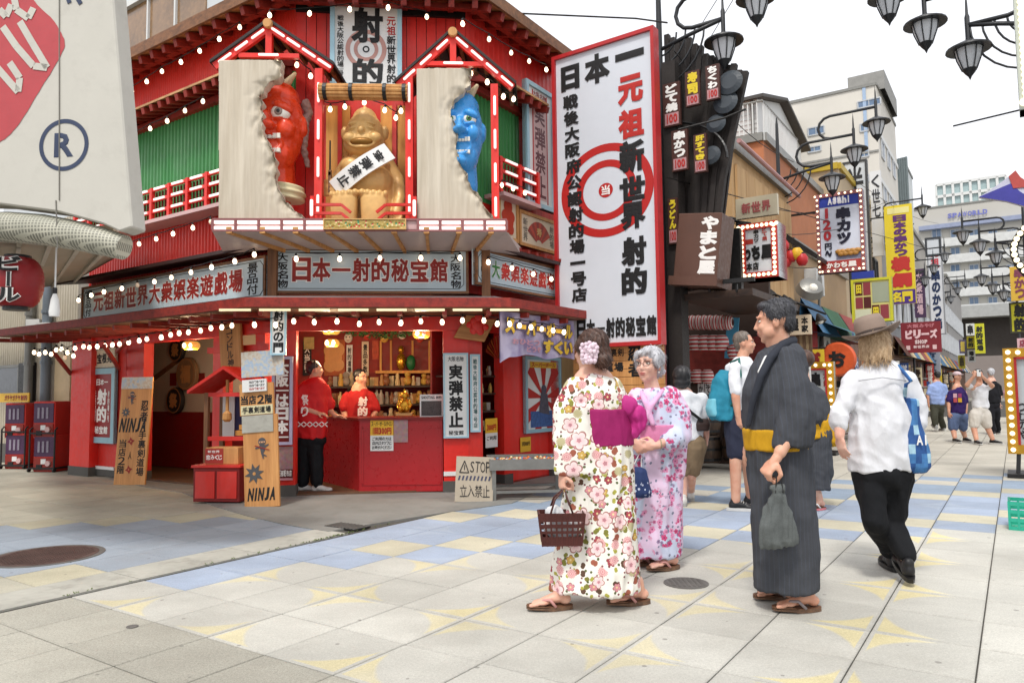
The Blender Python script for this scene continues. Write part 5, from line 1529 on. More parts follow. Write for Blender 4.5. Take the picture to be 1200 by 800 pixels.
# trays and boxes
GALV=mat('galvanised_steel','#85847f',0.45,0.2,4,0.1,40,metal=0.5,dirt=0.2)
tA,tB=G(577,580),G(652,585)
c_=(tA+tB)/2;
tr=thing('scoop_tray_table','low grey metal tray table for the ball scooping game','table',(G(621,586).x,G(621,586).y,0),R(5))
w2=0.40
for x in(-w2,w2):
 for y in(0.03,0.62):MB().box(x-0.022,x+0.022,y-0.022,y+0.022,0,0.34).build('leg',GALV,tr)
for y in(0.03,0.62):MB().box(-w2,w2,y-0.015,y+0.015,0.08,0.11).build('stretcher',GALV,tr)
for x in(-w2,w2):MB().box(x-0.015,x+0.015,0.03,0.62,0.3,0.34).build('side_rail',GALV,tr)
MB().box(-w2-0.04,w2+0.04,0,0.66,0.34,0.35).build('tray_bottom',GALV,tr)
mb=MB();mb.box(-w2-0.05,w2+0.05,-0.01,0.01,0.34,0.46).box(-w2-0.05,w2+0.05,0.65,0.67,0.34,0.46).box(-w2-0.05,-w2-0.03,0.01,0.65,0.34,0.46).box(w2+0.03,w2+0.05,0.01,0.65,0.34,0.46);mb.build('tray_sides',GALV,tr)
random.seed(8);mb=MB()
BC=[mat('ball_'+n_,c2_,0.3)for n_,c2_ in(('red','#c04a30'),('cream','#d8c9a0'),('orange','#cf7f3a'),('blue','#5d7fa8'))]
for i in range(200):mb.cur=random.randrange(4);mb.ball((random.uniform(-w2,w2),random.uniform(0.03,0.63),0.40+random.uniform(0,0.03)),0.018,6,4)
bo=mb.build('toy_balls',BC,None,smooth='all',loc=tr.location);bo.rotation_euler=tr.rotation_euler;tag(bo,'small coloured balls filling the grey metal tray','balls',kind='stuff')
YBOX=mat('yellow_card_box','#c98f1e',0.6,0.15,4)
p=G(597,560);y1=thing('yellow_box','yellow cardboard box wrapped in clear film behind the tray','box',(p.x+0.15,p.y+0.15,0),R(20))
MB().box(-0.2,0.2,-0.15,0.15,0.3,0.5).build('carton',YBOX,y1,bevel=0.008);MB().box(-0.2,0.2,-0.15,0.15,0.0,0.298).build('lower_carton',GALV,y1);MB().box(-0.205,0.205,-0.155,-0.15,0.38,0.42).build('tape_band',WHITE,y1)
p=G(640,552);y1=thing('yellow_box','yellow carton half hidden behind the floral robe woman at the right wing','box',(p.x,p.y,0),R(-30));MB().box(-0.3,0.3,-0.15,0.15,0.0,0.42).build('carton',YBOX,y1,bevel=0.008);MB().box(-0.31,0.31,-0.16,0.16,0.42,0.44).build('lid',YBOX,y1)
# hand written STOP board
b=leaning(533,577,537,588,'stop_board','cardboard barrier board with hand drawn stop warning leaning by the right pillar','sign board',R(4),R(-14),R(3))
b.box('card',mat('card_grey_beige','#a89c8a',0.8,0.15,5),0,1,0,1,0,0.012)
b.text('STOP',0.36,0.10,0.92,0.36,BLACK,bold=0.0,wob=0.08);b.text('立入禁止',0.12,0.62,0.92,0.90,BLACK,bold=0.0,wob=0.08)
mb=MB()
tri=[(0.10,0.36),(0.34,0.36),(0.22,0.10)]
for i in range(3):
 (u0,v0),(u1,v1)=tri[i],tri[(i+1)%3];mb.bar((b.bx(u0),-0.004,b.bz(v0)),(b.bx(u1),-0.004,b.bz(v1)),0.004,0.01,(0,0,1))
mb.box(b.bx(0.215),b.bx(0.235),-0.006,0,b.bz(0.30),b.bz(0.19));mb.build('drawn_triangle',BLACK,b.o)
mb=MB()
for i in range(9):
 u=0.06+i*0.1;mb.add([(b.bx(u),-0.004,b.bz(0.53)),(b.bx(u+0.045),-0.004,b.bz(0.53)),(b.bx(u+0.075),-0.004,b.bz(0.43)),(b.bx(u+0.03),-0.004,b.bz(0.43))],[(0,1,2,3)])
mb.build('hazard_stripes',mat('dark_blue_ink','#3d3f55',0.6),b.o)
# more stock and pictures in the booth
random.seed(91)
for k,(x,y,w_,h_,c8,lab)in enumerate(((362,402,12,14,'#c8b070','tan picture card pinned high at the left of the booth back wall'),(412,452,10,12,'#d0c4a8','cream picture card beside the staff in the lettered tee'),(440,410,8,22,'#b8482c','orange red strip pinned left of the altar cabinet'),(508,405,8,26,'#d8c8a0','cream strip pinned right of the altar cabinet'),(372,455,11,16,'#9a7a48','ochre poster low at the left of the booth back wall'),(500,448,12,10,'#c09a50','gold card over the upper prize row at the right'),(460,444,14,8,'#a86a3a','brown name board under the altar cabinet'))):
 b=Board(PI_,x-w_/2,x+w_/2,y-h_/2,y+h_/2,'wall_card',lab,'picture',0.06);b.box('card',mat('card_tone_'+'abcdefg'[k],c8,0.6,0.5,14),0,1,0,1,0,0.01)
for k in range(9):
 p=PI_.P(0.1+k*0.27,2.06+0.05*(k%2),0.12);t_=thing('festival_mask','%s small festival mask from the left, hung high on the booth back wall'%('first','second','third','fourth','fifth','sixth','seventh','eighth','ninth')[k],'mask',p,0,'festival masks above the prize shelves')
 mb=MB();mb.ball((0,0,0),0.075,12,8,sc=(0.85,0.35,1.0));mb.build('mask_face',mat('mask_'+('white','red','gold')[k%3],('#d8cfc2','#c03a2a','#d0a040')[k%3],0.5),t_,smooth='all')
 for s_ in(-1,1):MB().ball((s_*0.025,-0.027,0.012),0.010,8,5).build('mask_eye',BLACK,t_,smooth='all')
 MB().box(-0.02,0.02,-0.03,-0.02,-0.042,-0.034).build('mask_mouth',DREDT,t_)
# ================================================================== STREET, LEFT SIDE
def PX(a):return Plane(AB(a,0),SB)
PS=Plane(AB(0,-3.7),SA)
def aof(px,b):
 t=(px-600)/FPX
 return-b*(SB.x+SA.x*t)/(SA.x-SA.y*t)
CHAR=mat('charred_board','#2c2623',0.7,0.35,4,0.4,40)
# --- tall white target sign standing off the end of the right wing
pA=Vector(((656-600)/FPX*10.0,10.0,0));pB=Vector(((774-600)/FPX*9.15,9.15,0))
PT=Plane(pA,pB-pA)
b=Board(PT,654,768,62,398,'giant_target_sign','giant white vertical sign with red target rings and tall black brush characters','sign',0.0)
b.h=PT.z(767,35)-PT.z(767,399);b.o.location.z=PT.z(767,399)
BIGW=mat('big_sign_white','#cfd3da',0.4,0.05,0.6,0.03,30,dirt=0.05)
b.box('panel',BIGW,0,1,0,1,0.0,0.10)
SGR=mat('sign_frame_red','#b4282a',0.4,0.15,2)
t_=0.07
mb=MB();h,x0,x1=b.h,b.x0,b.x1
MB().box(x1,x1+0.045,-0.04,0.12,-0.05,h+0.05).build('frame_side',SGR,b.o);MB().box(x0-0.05,x0,-0.04,0.12,-0.05,h+0.05).build('frame_side',SGR,b.o)
MB().box(x0,x1,-0.04,0.12,h,h+0.05).build('frame_top',SGR,b.o);MB().box(x0,x1,-0.04,0.12,-0.05,0).build('frame_bottom',SGR,b.o)
def ptr(px,py):
 return b.lu(px,py)
cx,cz=ptr(710,223);rx=(ptr(763,223)[0]-ptr(655,223)[0])/2;rz=(ptr(710,168)[1]-ptr(710,277)[1])/2
RING=mat('target_red','#b3201c',0.5,0.05)
ring_poly(cx,cz,rz*0.83,rz,-0.004,64,rx/rz).build('target_ring',RING,b.o);ring_poly(cx,cz,rz*0.5,rz*0.65,-0.004,64,rx/rz).build('target_ring',RING,b.o)
disc_poly(cx,cz,rz*0.155,-0.004,32,rx/rz).build('target_centre',RING,b.o)
mb=MB();lettering(mb,'当',cx-rz*0.10*rx/rz,cz-rz*0.11,cx+rz*0.10*rx/rz,cz+rz*0.11,-0.008,0.03);mb.build('lettering',WHITET,b.o)
b.ptext('日',657,76,680,107,BLACK,bold=0.06,y=-0.01);b.ptext('本',684,62,716,99,BLACK,bold=0.05,y=-0.01);b.ptext('一',720,53,756,76,BLACK,bold=0.12,y=-0.01)
for i,ch in enumerate('元祖新世界射的'):
 ys=[(87,123),(126,163),(163,204),(206,236),(236,270),(276,312),(312,346)][i]
 xc=739+i*0.8;b.ptext(ch,xc-16,ys[0],xc+16,ys[1],REDT if i<2 else BLACK,bold=0.055,y=-0.012)
for i,ch in enumerate('戦後大阪府公認射的場一号店'):
 y0=111+i*18.8;xc=669+i*0.85;b.ptext(ch,xc-9.5,y0,xc+9.5,y0+18,BLACK,bold=0.045,y=-0.012)
b.ptext('日本一射的秘宝館',676,371,770,396,BLACK,bold=0.05,y=-0.012)
b2=Board(PT,672,778,404,470,'plank_sign','tan plank sign with brush characters under the giant white sign','sign',-0.08)
n=7
for i in range(n):MB().box(b2.x0,b2.x1,0.0,0.04+0.004*(i%2),b2.h*i/n+0.003,b2.h*(i+1)/n-0.003).build('plank',BOARDW,b2.o)
MB().box(b2.x0,b2.x1,0.05,0.08,-1.2,b2.h).build('backing_board',REDD,b2.o)
b2.ptext('忍者',735,405,753,442,BLACK,bold=0.04,vertical=True);b2.ptext('手裏剣',708,408,731,418,BLACK,bold=0.02);b2.ptext('道場',708,424,731,436,BLACK,bold=0.04);b2.ptext('当店',752,438,762,450,BLACK)
# --- dark column and the charred restaurant front
r1=thing('charred_restaurant','dark restaurant front with flared charred boards and upright menu signs','building',AB(9.6,-3.7),0)
def W1(mb,name,m,**k):return wbuild(mb,name,m,r1,**k)
P96=PX(9.55)
mb=MB();pbox(mb,PX(9.2),781,797,70,545,-0.25,0.0);W1(mb,'corner_column',CHAR)
mb=MB();mb.box(0,0,0,0,0,0);
random.seed(12)
fan=[]
for i in range(15):
 f=i/14;xb=790+f*43;xt=782+f*92;yt=42+46*f**1.3+random.uniform(-8,8)*(0.7);yb=345-12*f
 pl=PX(9.75-0.35*math.sin(f*PI*0.5)+0.03*(i%2))
 p0,p1=pl.at(xb,yb),pl.at(xt,yt);pm=pl.at((xb*0.5+xt*0.5)-6*math.sin(f*PI/2)+0,(yb+yt)/2)
 mb=MB();mb.bar(p0,pm,0.085,0.07,SB);mb.bar(pm,p1,0.085,0.07,SB);W1(mb,'charred_plank',CHAR)
for f0,f1,nm in((0.0,1.0,0),):
 mb=MB();pl=PX(9.95);q=[pl.at(786,345),pl.at(838,335),pl.at(866,110),pl.at(786,85)];t3=SA*0.06
 mb.add(q+[v+t3 for v in q],[(0,1,2,3),(4,7,6,5),(0,4,5,1),(1,5,6,2),(2,6,7,3),(3,7,4,0)]);W1(mb,'backing_panel',CHAR)
hoop=[]
for k in range(13):
 f=k/12;pl=PX(9.6-0.45*math.sin(f*PI*0.5));hoop.append(pl.at(778+74*math.sin(f*PI/2),143+42*(1-math.cos(f*PI/2))**1.3))
mb=MB();mb.tube(hoop,0.018,6);W1(mb,'hoop',BLACKP)
for(x,y,r_)in((856,98,0.17),(851,121,0.16),(840,146,0.13),(834,183,0.13)):
 c_=PX(9.28).at(x,y);mb=MB();M=Matrix.Translation(c_)@Matrix.Rotation(-TH,4,'Z')@Matrix.Rotation(R(80),4,'X');mb.lathe([(r_*0.85,0),(r_,0.03),(r_*0.6,0.06)],18,M);W1(mb,'tub_lid',mat('slate_tub','#343b42',0.5,0.2,4))
MENUB=mat('menu_board_dark','#4b2a22',0.5);PRICE=mat('price_pink','#b98a8c',0.5);YP=mat('menu_yellow','#e0c62a',0.5)
for i,(x0,x1,yt,yb,s_,c_)in enumerate(((777,797,97,148,'どて焼',WHITET),(803,820,83,124,'寿司',YP),(827,843,76,117,'ちくわ',WHITET),(787,806,152,200,'串かつ',WHITET),(813,828,157,202,'肝すてき',YP),(783,794,232,286,'うどん',YP))):
 b=Board(PX(9.15),x0,x1,yt,yb,'menu_sign',('white lettered menu sign nearest the dark column','yellow lettered upright menu sign in the upper row','white lettered menu sign below the first street lamp','white lettered menu sign in the second row','yellow lettered menu sign in the second row','yellow lettered menu sign low beside the dark column')[i],'sign',0.0,group='upright menu signs on the charred front')
 b.box('board',MENUB,0,1,0,1,0,0.05);b.text(s_,0.12,0.03,0.88,0.68,c_,bold=0.07,vertical=True);
 b.box('price_patch',PRICE,0.1,0.9,0.70,0.97,-0.006,0.0);b.text('100',0.16,0.72,0.84,0.94,REDT,y=-0.012,bold=0.04)
# projecting brown sign
b=Board(PX(9.0),797,838,250,330,'projecting_sign','brown slanted box sign with four white brush characters','sign',0.0,roll=R(7))
BRS=mat('brown_sign_paint','#5e4034',0.5,0.15,2)
mb=MB();w_,h_=b.w,b.h
b.box('box',BRS,-0.25,1.0,0,1,0,0.5,bevel=0.01);b.box('lower_ledge',BRS,-0.35,1.05,0.93,1.06,-0.04,0.55)
b.text('やまと屋',0.42,0.04,0.95,0.90,WHITET,bold=0.06,vertical=True)
# shop recess: canopy, back wall, lanterns, barrels
PBK=PX(12.0)
mb=MB();u0,u1,_,_=UR(PBK,770,905,400,500);ubox(mb,PBK,u0,u1,0,3.4,-0.1,0);W1(mb,'back_wall',mat('restaurant_dark_wall','#3a2b24',0.7,0.3,2))
mb=MB();ubox(mb,PBK,u0,u1,1.35,2.05,0.0,0.05);W1(mb,'red_counter_wall',mat('dim_red_wall','#7d2f28',0.6,0.5,8))
mb=MB();pbox(mb,PX(9.3),797,882,341,349,-2.4,-0.02);W1(mb,'canopy',DARKW)
mb=MB();pbox(mb,PX(9.2),797,884,328,333,-0.02,0.02);W1(mb,'canopy_rail',BLACKP)
for x in(799,830,862):mb=MB();pbox(mb,PX(9.3),x,x+2,333,342,-0.03,0.0);W1(mb,'rail_post',BLACKP)
for x,s_ in((830,'いらっしゃい'),):
 b=Board(PX(9.6),831,849,290,352,'cream_sign','cream vertical sign with brush lettering above the canopy','sign',0.0);b.box('board',CREAMP,0,1,0,1,0,0.05);b.text('いしの',0.3,0.08,0.7,0.92,BROWN,bold=0.03,vertical=True)
mb=MB();pbox(mb,PX(10.2),848,868,268,352,-0.1,0.0);tag(wbuild(mb,'black_drape',BLACKP,r1))
RW=mat('lantern_red','#b5282c',0.45,0.1,6);WL=mat('lantern_white','#d9cfc8',0.5,0.08,6)
LMES={}
def striped(c_,r,h,label,group,horiz=False):
 t_=thing('striped_lantern',label,'lantern',c_,-TH,group)
 for nm,idx in(('red_paper',0),('white_paper',1)):
  if(nm,r,h)not in LMES:
   mb=MB();n=10
   for k in range(n):
    if k%2!=idx:continue
    a0,a1=PI*(0.1+0.8*k/n),PI*(0.1+0.8*(k+1)/n)
    pr=[(r*math.sin(a0+(a1-a0)*j/2)**0.6,-h/2*math.cos(a0+(a1-a0)*j/2))for j in range(3)]
    mb.lathe(pr,12,Matrix.Rotation(R(90),4,'Y')if horiz else None,cap=False)
   LMES[(nm,r,h)]=mb.mesh(nm,(RW,WL)[idx],'all')
  link(bpy.data.objects.new(nm,LMES[(nm,r,h)]),t_)
 return t_
for row,(y,xs,r_,h_)in enumerate(((378,[804+i*7 for i in range(8)],0.115,0.12),(402,[804,815,826,836,845],0.12,0.20),(412,[861,868],0.11,0.18),(441,[805,817,829],0.10,0.17))):
 for i,x in enumerate(xs):
  striped(PX(11.0).at(x,y),r_,h_*1.3,'%s red and white striped lantern from the left, %s row in the restaurant'%(('first','second','third','fourth','fifth','sixth','seventh','eighth')[i+(5 if row==2 else 0)],('top','second','second','third')[row]),'striped lanterns in the restaurant front',row==0)
def barrel(x,y,r_,h_,label):
 c_=PX(11.3).at(x,y);c_.z=max(0,c_.z);t_=thing('wooden_barrel',label,'barrel',c_)
 MB().lathe([(r_*0.85,0),(r_,h_*0.35),(r_,h_*0.65),(r_*0.85,h_)],20).build('staves',wood('barrel_timber','#30231c','#54402f',2),t_,smooth=True)
 for z in(0.12,0.5,0.88):MB().lathe([(r_*(0.92 if z!=0.5 else 1.01)+0.004,h_*z-0.02),(r_*(0.92 if z!=0.5 else 1.01)+0.004,h_*z+0.02)],20).build('hoop',BLACKP,t_)
barrel(826,541,0.27,0.42,'dark wooden barrel low at the restaurant front');barrel(826,508,0.25,0.40,'dark wooden barrel stacked on another at the restaurant front');barrel(868,541,0.27,0.45,'dark wooden barrel right of the pair at the restaurant front')
b=Board(PX(11.2),818,834,440,480,'menu_strips','white menu strips hung under the striped lanterns','menu',0.0);b.box('paper',WHITE,0,0.45,0,1,0,0.01);b.box('paper',WHITE,0.52,0.97,0.05,1,0,0.01);b.text('串かつ大',0.06,0.05,0.4,0.95,BLACK,vertical=True,bold=0.03);b.text('どて焼小',0.57,0.1,0.93,0.95,BLACK,vertical=True,bold=0.03)
b=Board(PX(11.4),848,862,372,420,'blue_cloth','light blue cloth hanging behind the man with the turquoise backpack','cloth',0.0,roll=R(6));b.box('cloth',mat('sky_cloth','#4f9fc4',0.7),0,1,0,1,0,0.02)
b=Board(PX(10.0),741+40,741+56,525,568,'red_stand','small red lettered stand on a black rack behind the white shirted walker','stand',0.0);b.box('panel',REDD,0,1,0,1,0,0.03);b.text('お品',0.1,0.2,0.9,0.6,WHITET,bold=0.03);b.frame('rack',BLACKP,0.02,-0.02,0.05)
# spotlight clusters on arms
def spot(c_,d,parent,r_=0.07):
 M=Matrix.Translation(c_)@Vector(d).to_track_quat('-Z','Y').to_matrix().to_4x4()
 mb=MB();mb.lathe([(r_,-0.09),(r_*0.8,-0.03),(r_*0.4,0.05),(0.02,0.08)],12,M);wbuild(mb,'spot_shade',BLACKP,parent,smooth=True)
 mb=MB();mb.ball(M@Vector((0,0,-0.07)),r_*0.55,8,6);wbuild(mb,'spot_bulb',EYEW,parent,smooth='all')
sp=thing('spotlight_rack','black spotlights on a rail above the street restaurant signs','spotlights',PX(12.0).at(860,265))
for x,y in((852,258),(868,265),(846,275)):spot(PX(11.0).at(x,y),SB*0.6-Vector((0,0,0.5)),sp,0.10)
for x,y in((903,343),(920,350),(926,353),(945,335),(960,372),(915,358)):spot(PX(14).at(x,y),Vector((0.2,-0.4,-1)),sp,0.10)
wbuild(MB().tube([PX(11.0).at(840,256),PX(11.0).at(880,262)],0.02,6),'rail',BLACKP,sp);wbuild(MB().tube([PX(14.2).at(890,338),PX(14.2).at(968,368)],0.02,6),'rail',BLACKP,sp)
fl_=thing('floodlight','grey round floodlight bracketed over the street beside a bulb framed sign','floodlight',PX(13.4).at(950,337));c_=fl_.location
wbuild(MB().lathe([(0.24,-0.08),(0.20,0.05),(0.1,0.1)],16,Matrix.Translation(c_)@Matrix.Rotation(R(50),4,'X')),'housing',GALV,fl_,smooth=True);wbuild(MB().ball(c_+Vector((0,-0.08,-0.03)),0.09,10,8),'lamp_face',EYEW,fl_,smooth='all')
# --- generic street building
def house(name,label,a0,a1,b0,b1,z1,m,win=None,z0=0.0,roofm=None,side_win=True):
 """a0..a1 along the street, b0 (back) .. b1 (street face)"""
 c_=AB(a0,b1);t_=thing(name,label,'building',c_)
 def q(a,b_,z):
  v=AB(a,b_,z);return v-c_
 mb=MB();P_=[(a0,b1),(a1,b1),(a1,b0),(a0,b0)]
 for i in range(4):
  (x0,y0),(x1,y1)=P_[i],P_[(i+1)%4];mb.quad(q(x0,y0,z0),q(x1,y1,z0),q(x1,y1,z1),q(x0,y0,z1))
 mb.quad(*[q(x,y,z1)for x,y in P_]);mb.build('walls',m,t_)
 mb=MB();e=0.06
 for(x0,y0),(x1,y1)in((P_[0],P_[1]),(P_[1],P_[2]),(P_[2],P_[3]),(P_[3],P_[0])):mb.bar(q(x0,y0,z1+0.08),q(x1,y1,z1+0.08),0.16,0.18)
 mb.build('parapet',roofm or GALV,t_)
 return t_,q
def windows(t_,q,spec,glass,frame,onface='near',a0=0,b1=0,zsill=True):
 """spec: list of (s0, s1, z0, z1); near face runs along b, street face along a"""
 for s0,s1,z0,z1 in spec:
  if onface=='near':f=lambda s,z,o:q(a0-o,s,z)
  else:f=lambda s,z,o:q(s,b1+o,z)
  mb=MB();mb.add([f(s0,z0,0.03),f(s1,z0,0.03),f(s1,z1,0.03),f(s0,z1,0.03)],[(0,1,2,3)]);w=mb.build('window',glass,t_)
  mb=MB();c4=[f(s0,z0,0.04),f(s1,z0,0.04),f(s1,z1,0.04),f(s0,z1,0.04)]
  for i in range(4):mb.bar(c4[i],c4[(i+1)%4],0.06,0.08)
  mm=(c4[0]+c4[1])/2,(c4[2]+c4[3])/2;mb.bar(*mm,0.04,0.05,(0.3,0.3,0));mb.build('window_frame',frame,w)
GLS=mat('window_glass','#5d7694',0.12,0.3,1.5,0.0,10,spec=0.8);GLD=mat('dark_glass','#2c3238',0.12,0.3,1.5,0.0,10,spec=0.8)
WFR=mat('window_frame_white','#b9bcbf',0.5)
TANP=wood('tan_facade_panels','#b08a5c','#c9a676',2,3,0.7)
t_,q=house('tan_building','tan panelled building with a sloping pink pipe beyond the charred front',12.1,15.9,-8,-3.75,PS.z(862,176),TANP)
for i in range(7):MB().add([q(12.25+i*0.52,-3.74,2.9),q(12.25+i*0.52+0.5,-3.74,2.9),q(12.25+i*0.52+0.5,-3.74,5.0),q(12.25+i*0.52,-3.74,5.0),q(12.25+i*0.52,-3.70,2.9),q(12.25+i*0.52+0.5,-3.70,2.9),q(12.25+i*0.52+0.5,-3.70,5.0),q(12.25+i*0.52,-3.70,5.0)],[(4,5,6,7),(0,4,7,3),(5,1,2,6)]).build('facade_panel',TANP,t_)
MB().tube([q(11.9,-3.55,PS.z(862,176)+0.05),q(16,-3.55,PS.z(862,176)+0.0)],0.04,8).build('pink_pipe',mat('pink_pipe','#b78a88',0.5),t_)
mb=MB();mb.box(-0.02,0.0,0,0,0,0)
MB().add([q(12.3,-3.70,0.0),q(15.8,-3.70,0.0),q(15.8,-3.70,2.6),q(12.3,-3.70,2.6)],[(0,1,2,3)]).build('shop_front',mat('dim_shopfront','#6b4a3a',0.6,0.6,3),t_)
# orange building with roof terrace, white boarded house above it
WSD=mat('white_siding','#d3d4d2',0.6,0.06,2)
zt=PX(17).z(905,176)
t_,q=house('orange_building','orange rendered building carrying a railed roof terrace',16.2,22,-9,-4.3,zt,mat('orange_render','#b0714f',0.8,0.15,2))
for i in range(26):MB().tube([q(16.15,-6.9+i*0.1,zt),q(16.15,-6.9+i*0.1,zt+0.85)],0.014,5).build('baluster',WSD,t_)
for i in range(26):MB().tube([q(16.2+i*0.12,-4.28,zt),q(16.2+i*0.12,-4.28,zt+0.85)],0.014,5).build('baluster',WSD,t_)
MB().tube([q(16.15,-6.95,zt+0.87),q(16.15,-4.28,zt+0.87),q(19.3,-4.28,zt+0.87)],0.025,6).build('hand_rail',GALV,t_)
hz=PX(18).z(905,112)
c_=AB(18,-4.9);wh=thing('white_house','white boarded house with a dark gable roof above the orange building','house',(c_.x,c_.y,zt))
def qh(a,b_,z):return AB(a,b_,z)-Vector((c_.x,c_.y,zt))
nb=14
for i in range(nb):
 z0,z1=zt+(hz-zt)*i/nb,zt+(hz-zt)*(i+1)/nb
 mb=MB();mb.quad(qh(18.02,-8.5,z0),qh(18.02,-4.9,z0),qh(18.0,-4.9,z1),qh(18.0,-8.5,z1));mb.quad(qh(17.985,-8.5,z0),qh(17.985,-4.9,z0),qh(18.02,-4.9,z0),qh(18.02,-8.5,z0));mb.build('siding_board',WSD,wh)
mb=MB();mb.quad(qh(18,-4.9,zt),qh(22.5,-4.9,zt),qh(22.5,-4.9,hz),qh(18,-4.9,hz));mb.add([qh(18,-4.9,hz),qh(22.5,-4.9,hz),qh(20.2,-4.9,hz+0.6)],[(0,1,2)]);mb.quad(qh(22.5,-4.9,zt),qh(22.5,-8.5,zt),qh(22.5,-8.5,hz),qh(22.5,-4.9,hz));mb.build('side_wall',WSD,wh)
for s0,s1 in((17.75,20.2),(22.8,20.2)):
 mb=MB();zz0,zz1=hz-0.06,hz+0.62;t3=Vector((0,0,0.08));q4=[qh(s0,-4.68,zz0),qh(s1,-4.68,zz1),qh(s1,-8.8,zz1),qh(s0,-8.8,zz0)]
 mb.add(q4+[v+t3 for v in q4],[(0,1,2,3),(7,6,5,4),(0,4,5,1),(1,5,6,2),(2,6,7,3),(3,7,4,0)]);mb.build('roof_slope',mat('dark_roof_tile','#4a4744',0.7,0.2,4),wh)
mb=MB();zw=zt+0.4;q4=[qh(17.96,-6.6,zw),qh(17.96,-5.6,zw),qh(17.96,-5.6,zw+1.0),qh(17.96,-6.6,zw+1.0)];mb.quad(*q4);w_=mb.build('window',GLD,wh)
for i in range(10):MB().tube([qh(17.9,-6.6+i*0.11,zw-0.05),qh(17.9,-6.6+i*0.11,zw+1.05)],0.014,5).build('window_bar',GALV,w_)
mb=MB();mb.quad(qh(19,-4.88,zt+0.3),qh(20.6,-4.88,zt+0.3),qh(20.6,-4.88,zt+1.5),qh(19,-4.88,zt+1.5));mb.build('shutter',mat('brown_shutter','#6b5f55',0.6),wh)
MB().tube([qh(17.94,-5.0,zt),qh(17.94,-5.0,hz)],0.04,6).build('drain_pipe',GALV,wh)
# beige building further on, then a row of shop fronts
BEIG=mat('beige_facade','#b5a184',0.75,0.12,1.5);
t_,q=house('beige_building','beige building with a yellow eave strip and dark tall window',22.2,30,-9,-3.85,PS.z(985,215)+0.6,BEIG,roofm=mat('yellow_strip','#b59a2c',0.5))
windows(t_,q,[(23.2,24.0,3.4,5.6),(25.4,26.2,3.4,5.6),(27.6,28.4,3.4,5.6)],GLD,BLACKP,'street',b1=-3.85)
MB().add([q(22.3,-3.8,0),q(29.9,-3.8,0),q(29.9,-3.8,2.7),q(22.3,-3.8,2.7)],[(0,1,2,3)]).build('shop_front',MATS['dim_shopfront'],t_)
random.seed(31)
for i,(a0,a1,zz,colr,lab)in enumerate(((16.0,22.1,4.2,'#a58a6a','low tan shop block with an awning in front of the orange building'),(30.2,37,7.5,'#8d8f92','grey shop building past the beige one'),(37.2,46,8.6,'#a9a49c','pale shop building farther down the street'),(46.2,60,7.2,'#8b847d','brown grey shop building near the end of the left row'),(60.2,78,9.0,'#9a9896','last building of the left row before the station front'))):
 t_,q=house('shop_building',lab,a0,a1,-8-i*0.1,-3.72 if i else-3.76,zz,mat('shop_wall_%s'%('tan','slate','pale','brown','ash')[i],colr,0.75,0.15,1.5))
 n=int((a1-a0)/1.6)
 windows(t_,q,[(a0+(k+0.25)*(a1-a0)/n,a0+(k+0.75)*(a1-a0)/n,z_,z_+1.2)for k in range(n)for z_ in([3.6,5.6]if zz>7 else[])],GLS,WFR,'street',b1=-3.72)
 cols=['#3a6a8f','#8f2f2a','#c9b48a','#3a6a8f','#a8452c','#d0c8b8','#5a3a30','#2f5f4a','#c08a2c']
 for k in range(n):
  s0,s1=a0+k*(a1-a0)/n+0.05,a0+(k+1)*(a1-a0)/n-0.05
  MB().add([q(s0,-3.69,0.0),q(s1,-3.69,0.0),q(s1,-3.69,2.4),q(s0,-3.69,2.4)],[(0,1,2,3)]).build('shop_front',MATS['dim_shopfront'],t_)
  c8=random.choice(cols);m8=mat('shop_fascia_'+{'#8f2f2a':'red','#c9b48a':'cream','#3a6a8f':'blue','#a8452c':'rust','#d0c8b8':'white','#5a3a30':'brown','#2f5f4a':'green','#c08a2c':'ochre'}[c8],c8,0.6,0.2,3)
  MB().add([q(s0,-3.68,2.4),q(s1,-3.68,2.4),q(s1,-3.62,3.1),q(s0,-3.62,3.1),q(s0,-3.2,2.35),q(s1,-3.2,2.35)],[(0,1,2,3),(4,5,1,0),(0,4,5,1),(4,5,2,3)]).build('awning',m8,t_)
# blue striped awning and orange round sign
b=thing('blue_awning','blue green striped awning sticking out beside the walker in the hat','awning',AB(17.5,-3.6,2.2))
pa=[PS.off(0.1).P(16.6,2.75),PS.off(0.1).P(19.6,2.75)];pb=[PS.off(0.95).P(16.6,2.35),PS.off(0.95).P(19.6,2.35)]
for k in range(14):
 f0,f1=k/14,(k+1)/14;mb=MB();q4=[pa[0].lerp(pa[1],f0),pa[0].lerp(pa[1],f1),pb[0].lerp(pb[1],f1),pb[0].lerp(pb[1],f0)];mb.quad(*q4);q5=[q4[3],q4[2],q4[2]-Vector((0,0,0.18)),q4[3]-Vector((0,0,0.18))];mb.quad(*q5)
 wbuild(mb,'awning_stripe',mat('awning_teal','#4f8f94',0.6)if k%2 else mat('awning_navy','#2d4a74',0.6),b)
b=thing('round_orange_sign','rounded orange shop sign under the blue awning','sign',PX(16.5).at(982,421));wbuild(MB().lathe([(0.32,-0.08),(0.36,0),(0.32,0.08)],28,Matrix.Translation(b.location)@Matrix.Rotation(-TH,4,'Z')@Matrix.Rotation(R(90),4,'X')),'disc',mat('sign_orange','#c9552a',0.45,0.3,2),b,smooth=True)
mb=MB();lettering(mb,'お',-0.18,-0.18,0.18,0.18,-0.1,0.06,M=Matrix.Translation(b.location)@Matrix.Rotation(-TH,4,'Z'));wbuild(mb,'lettering',BLACK,b)
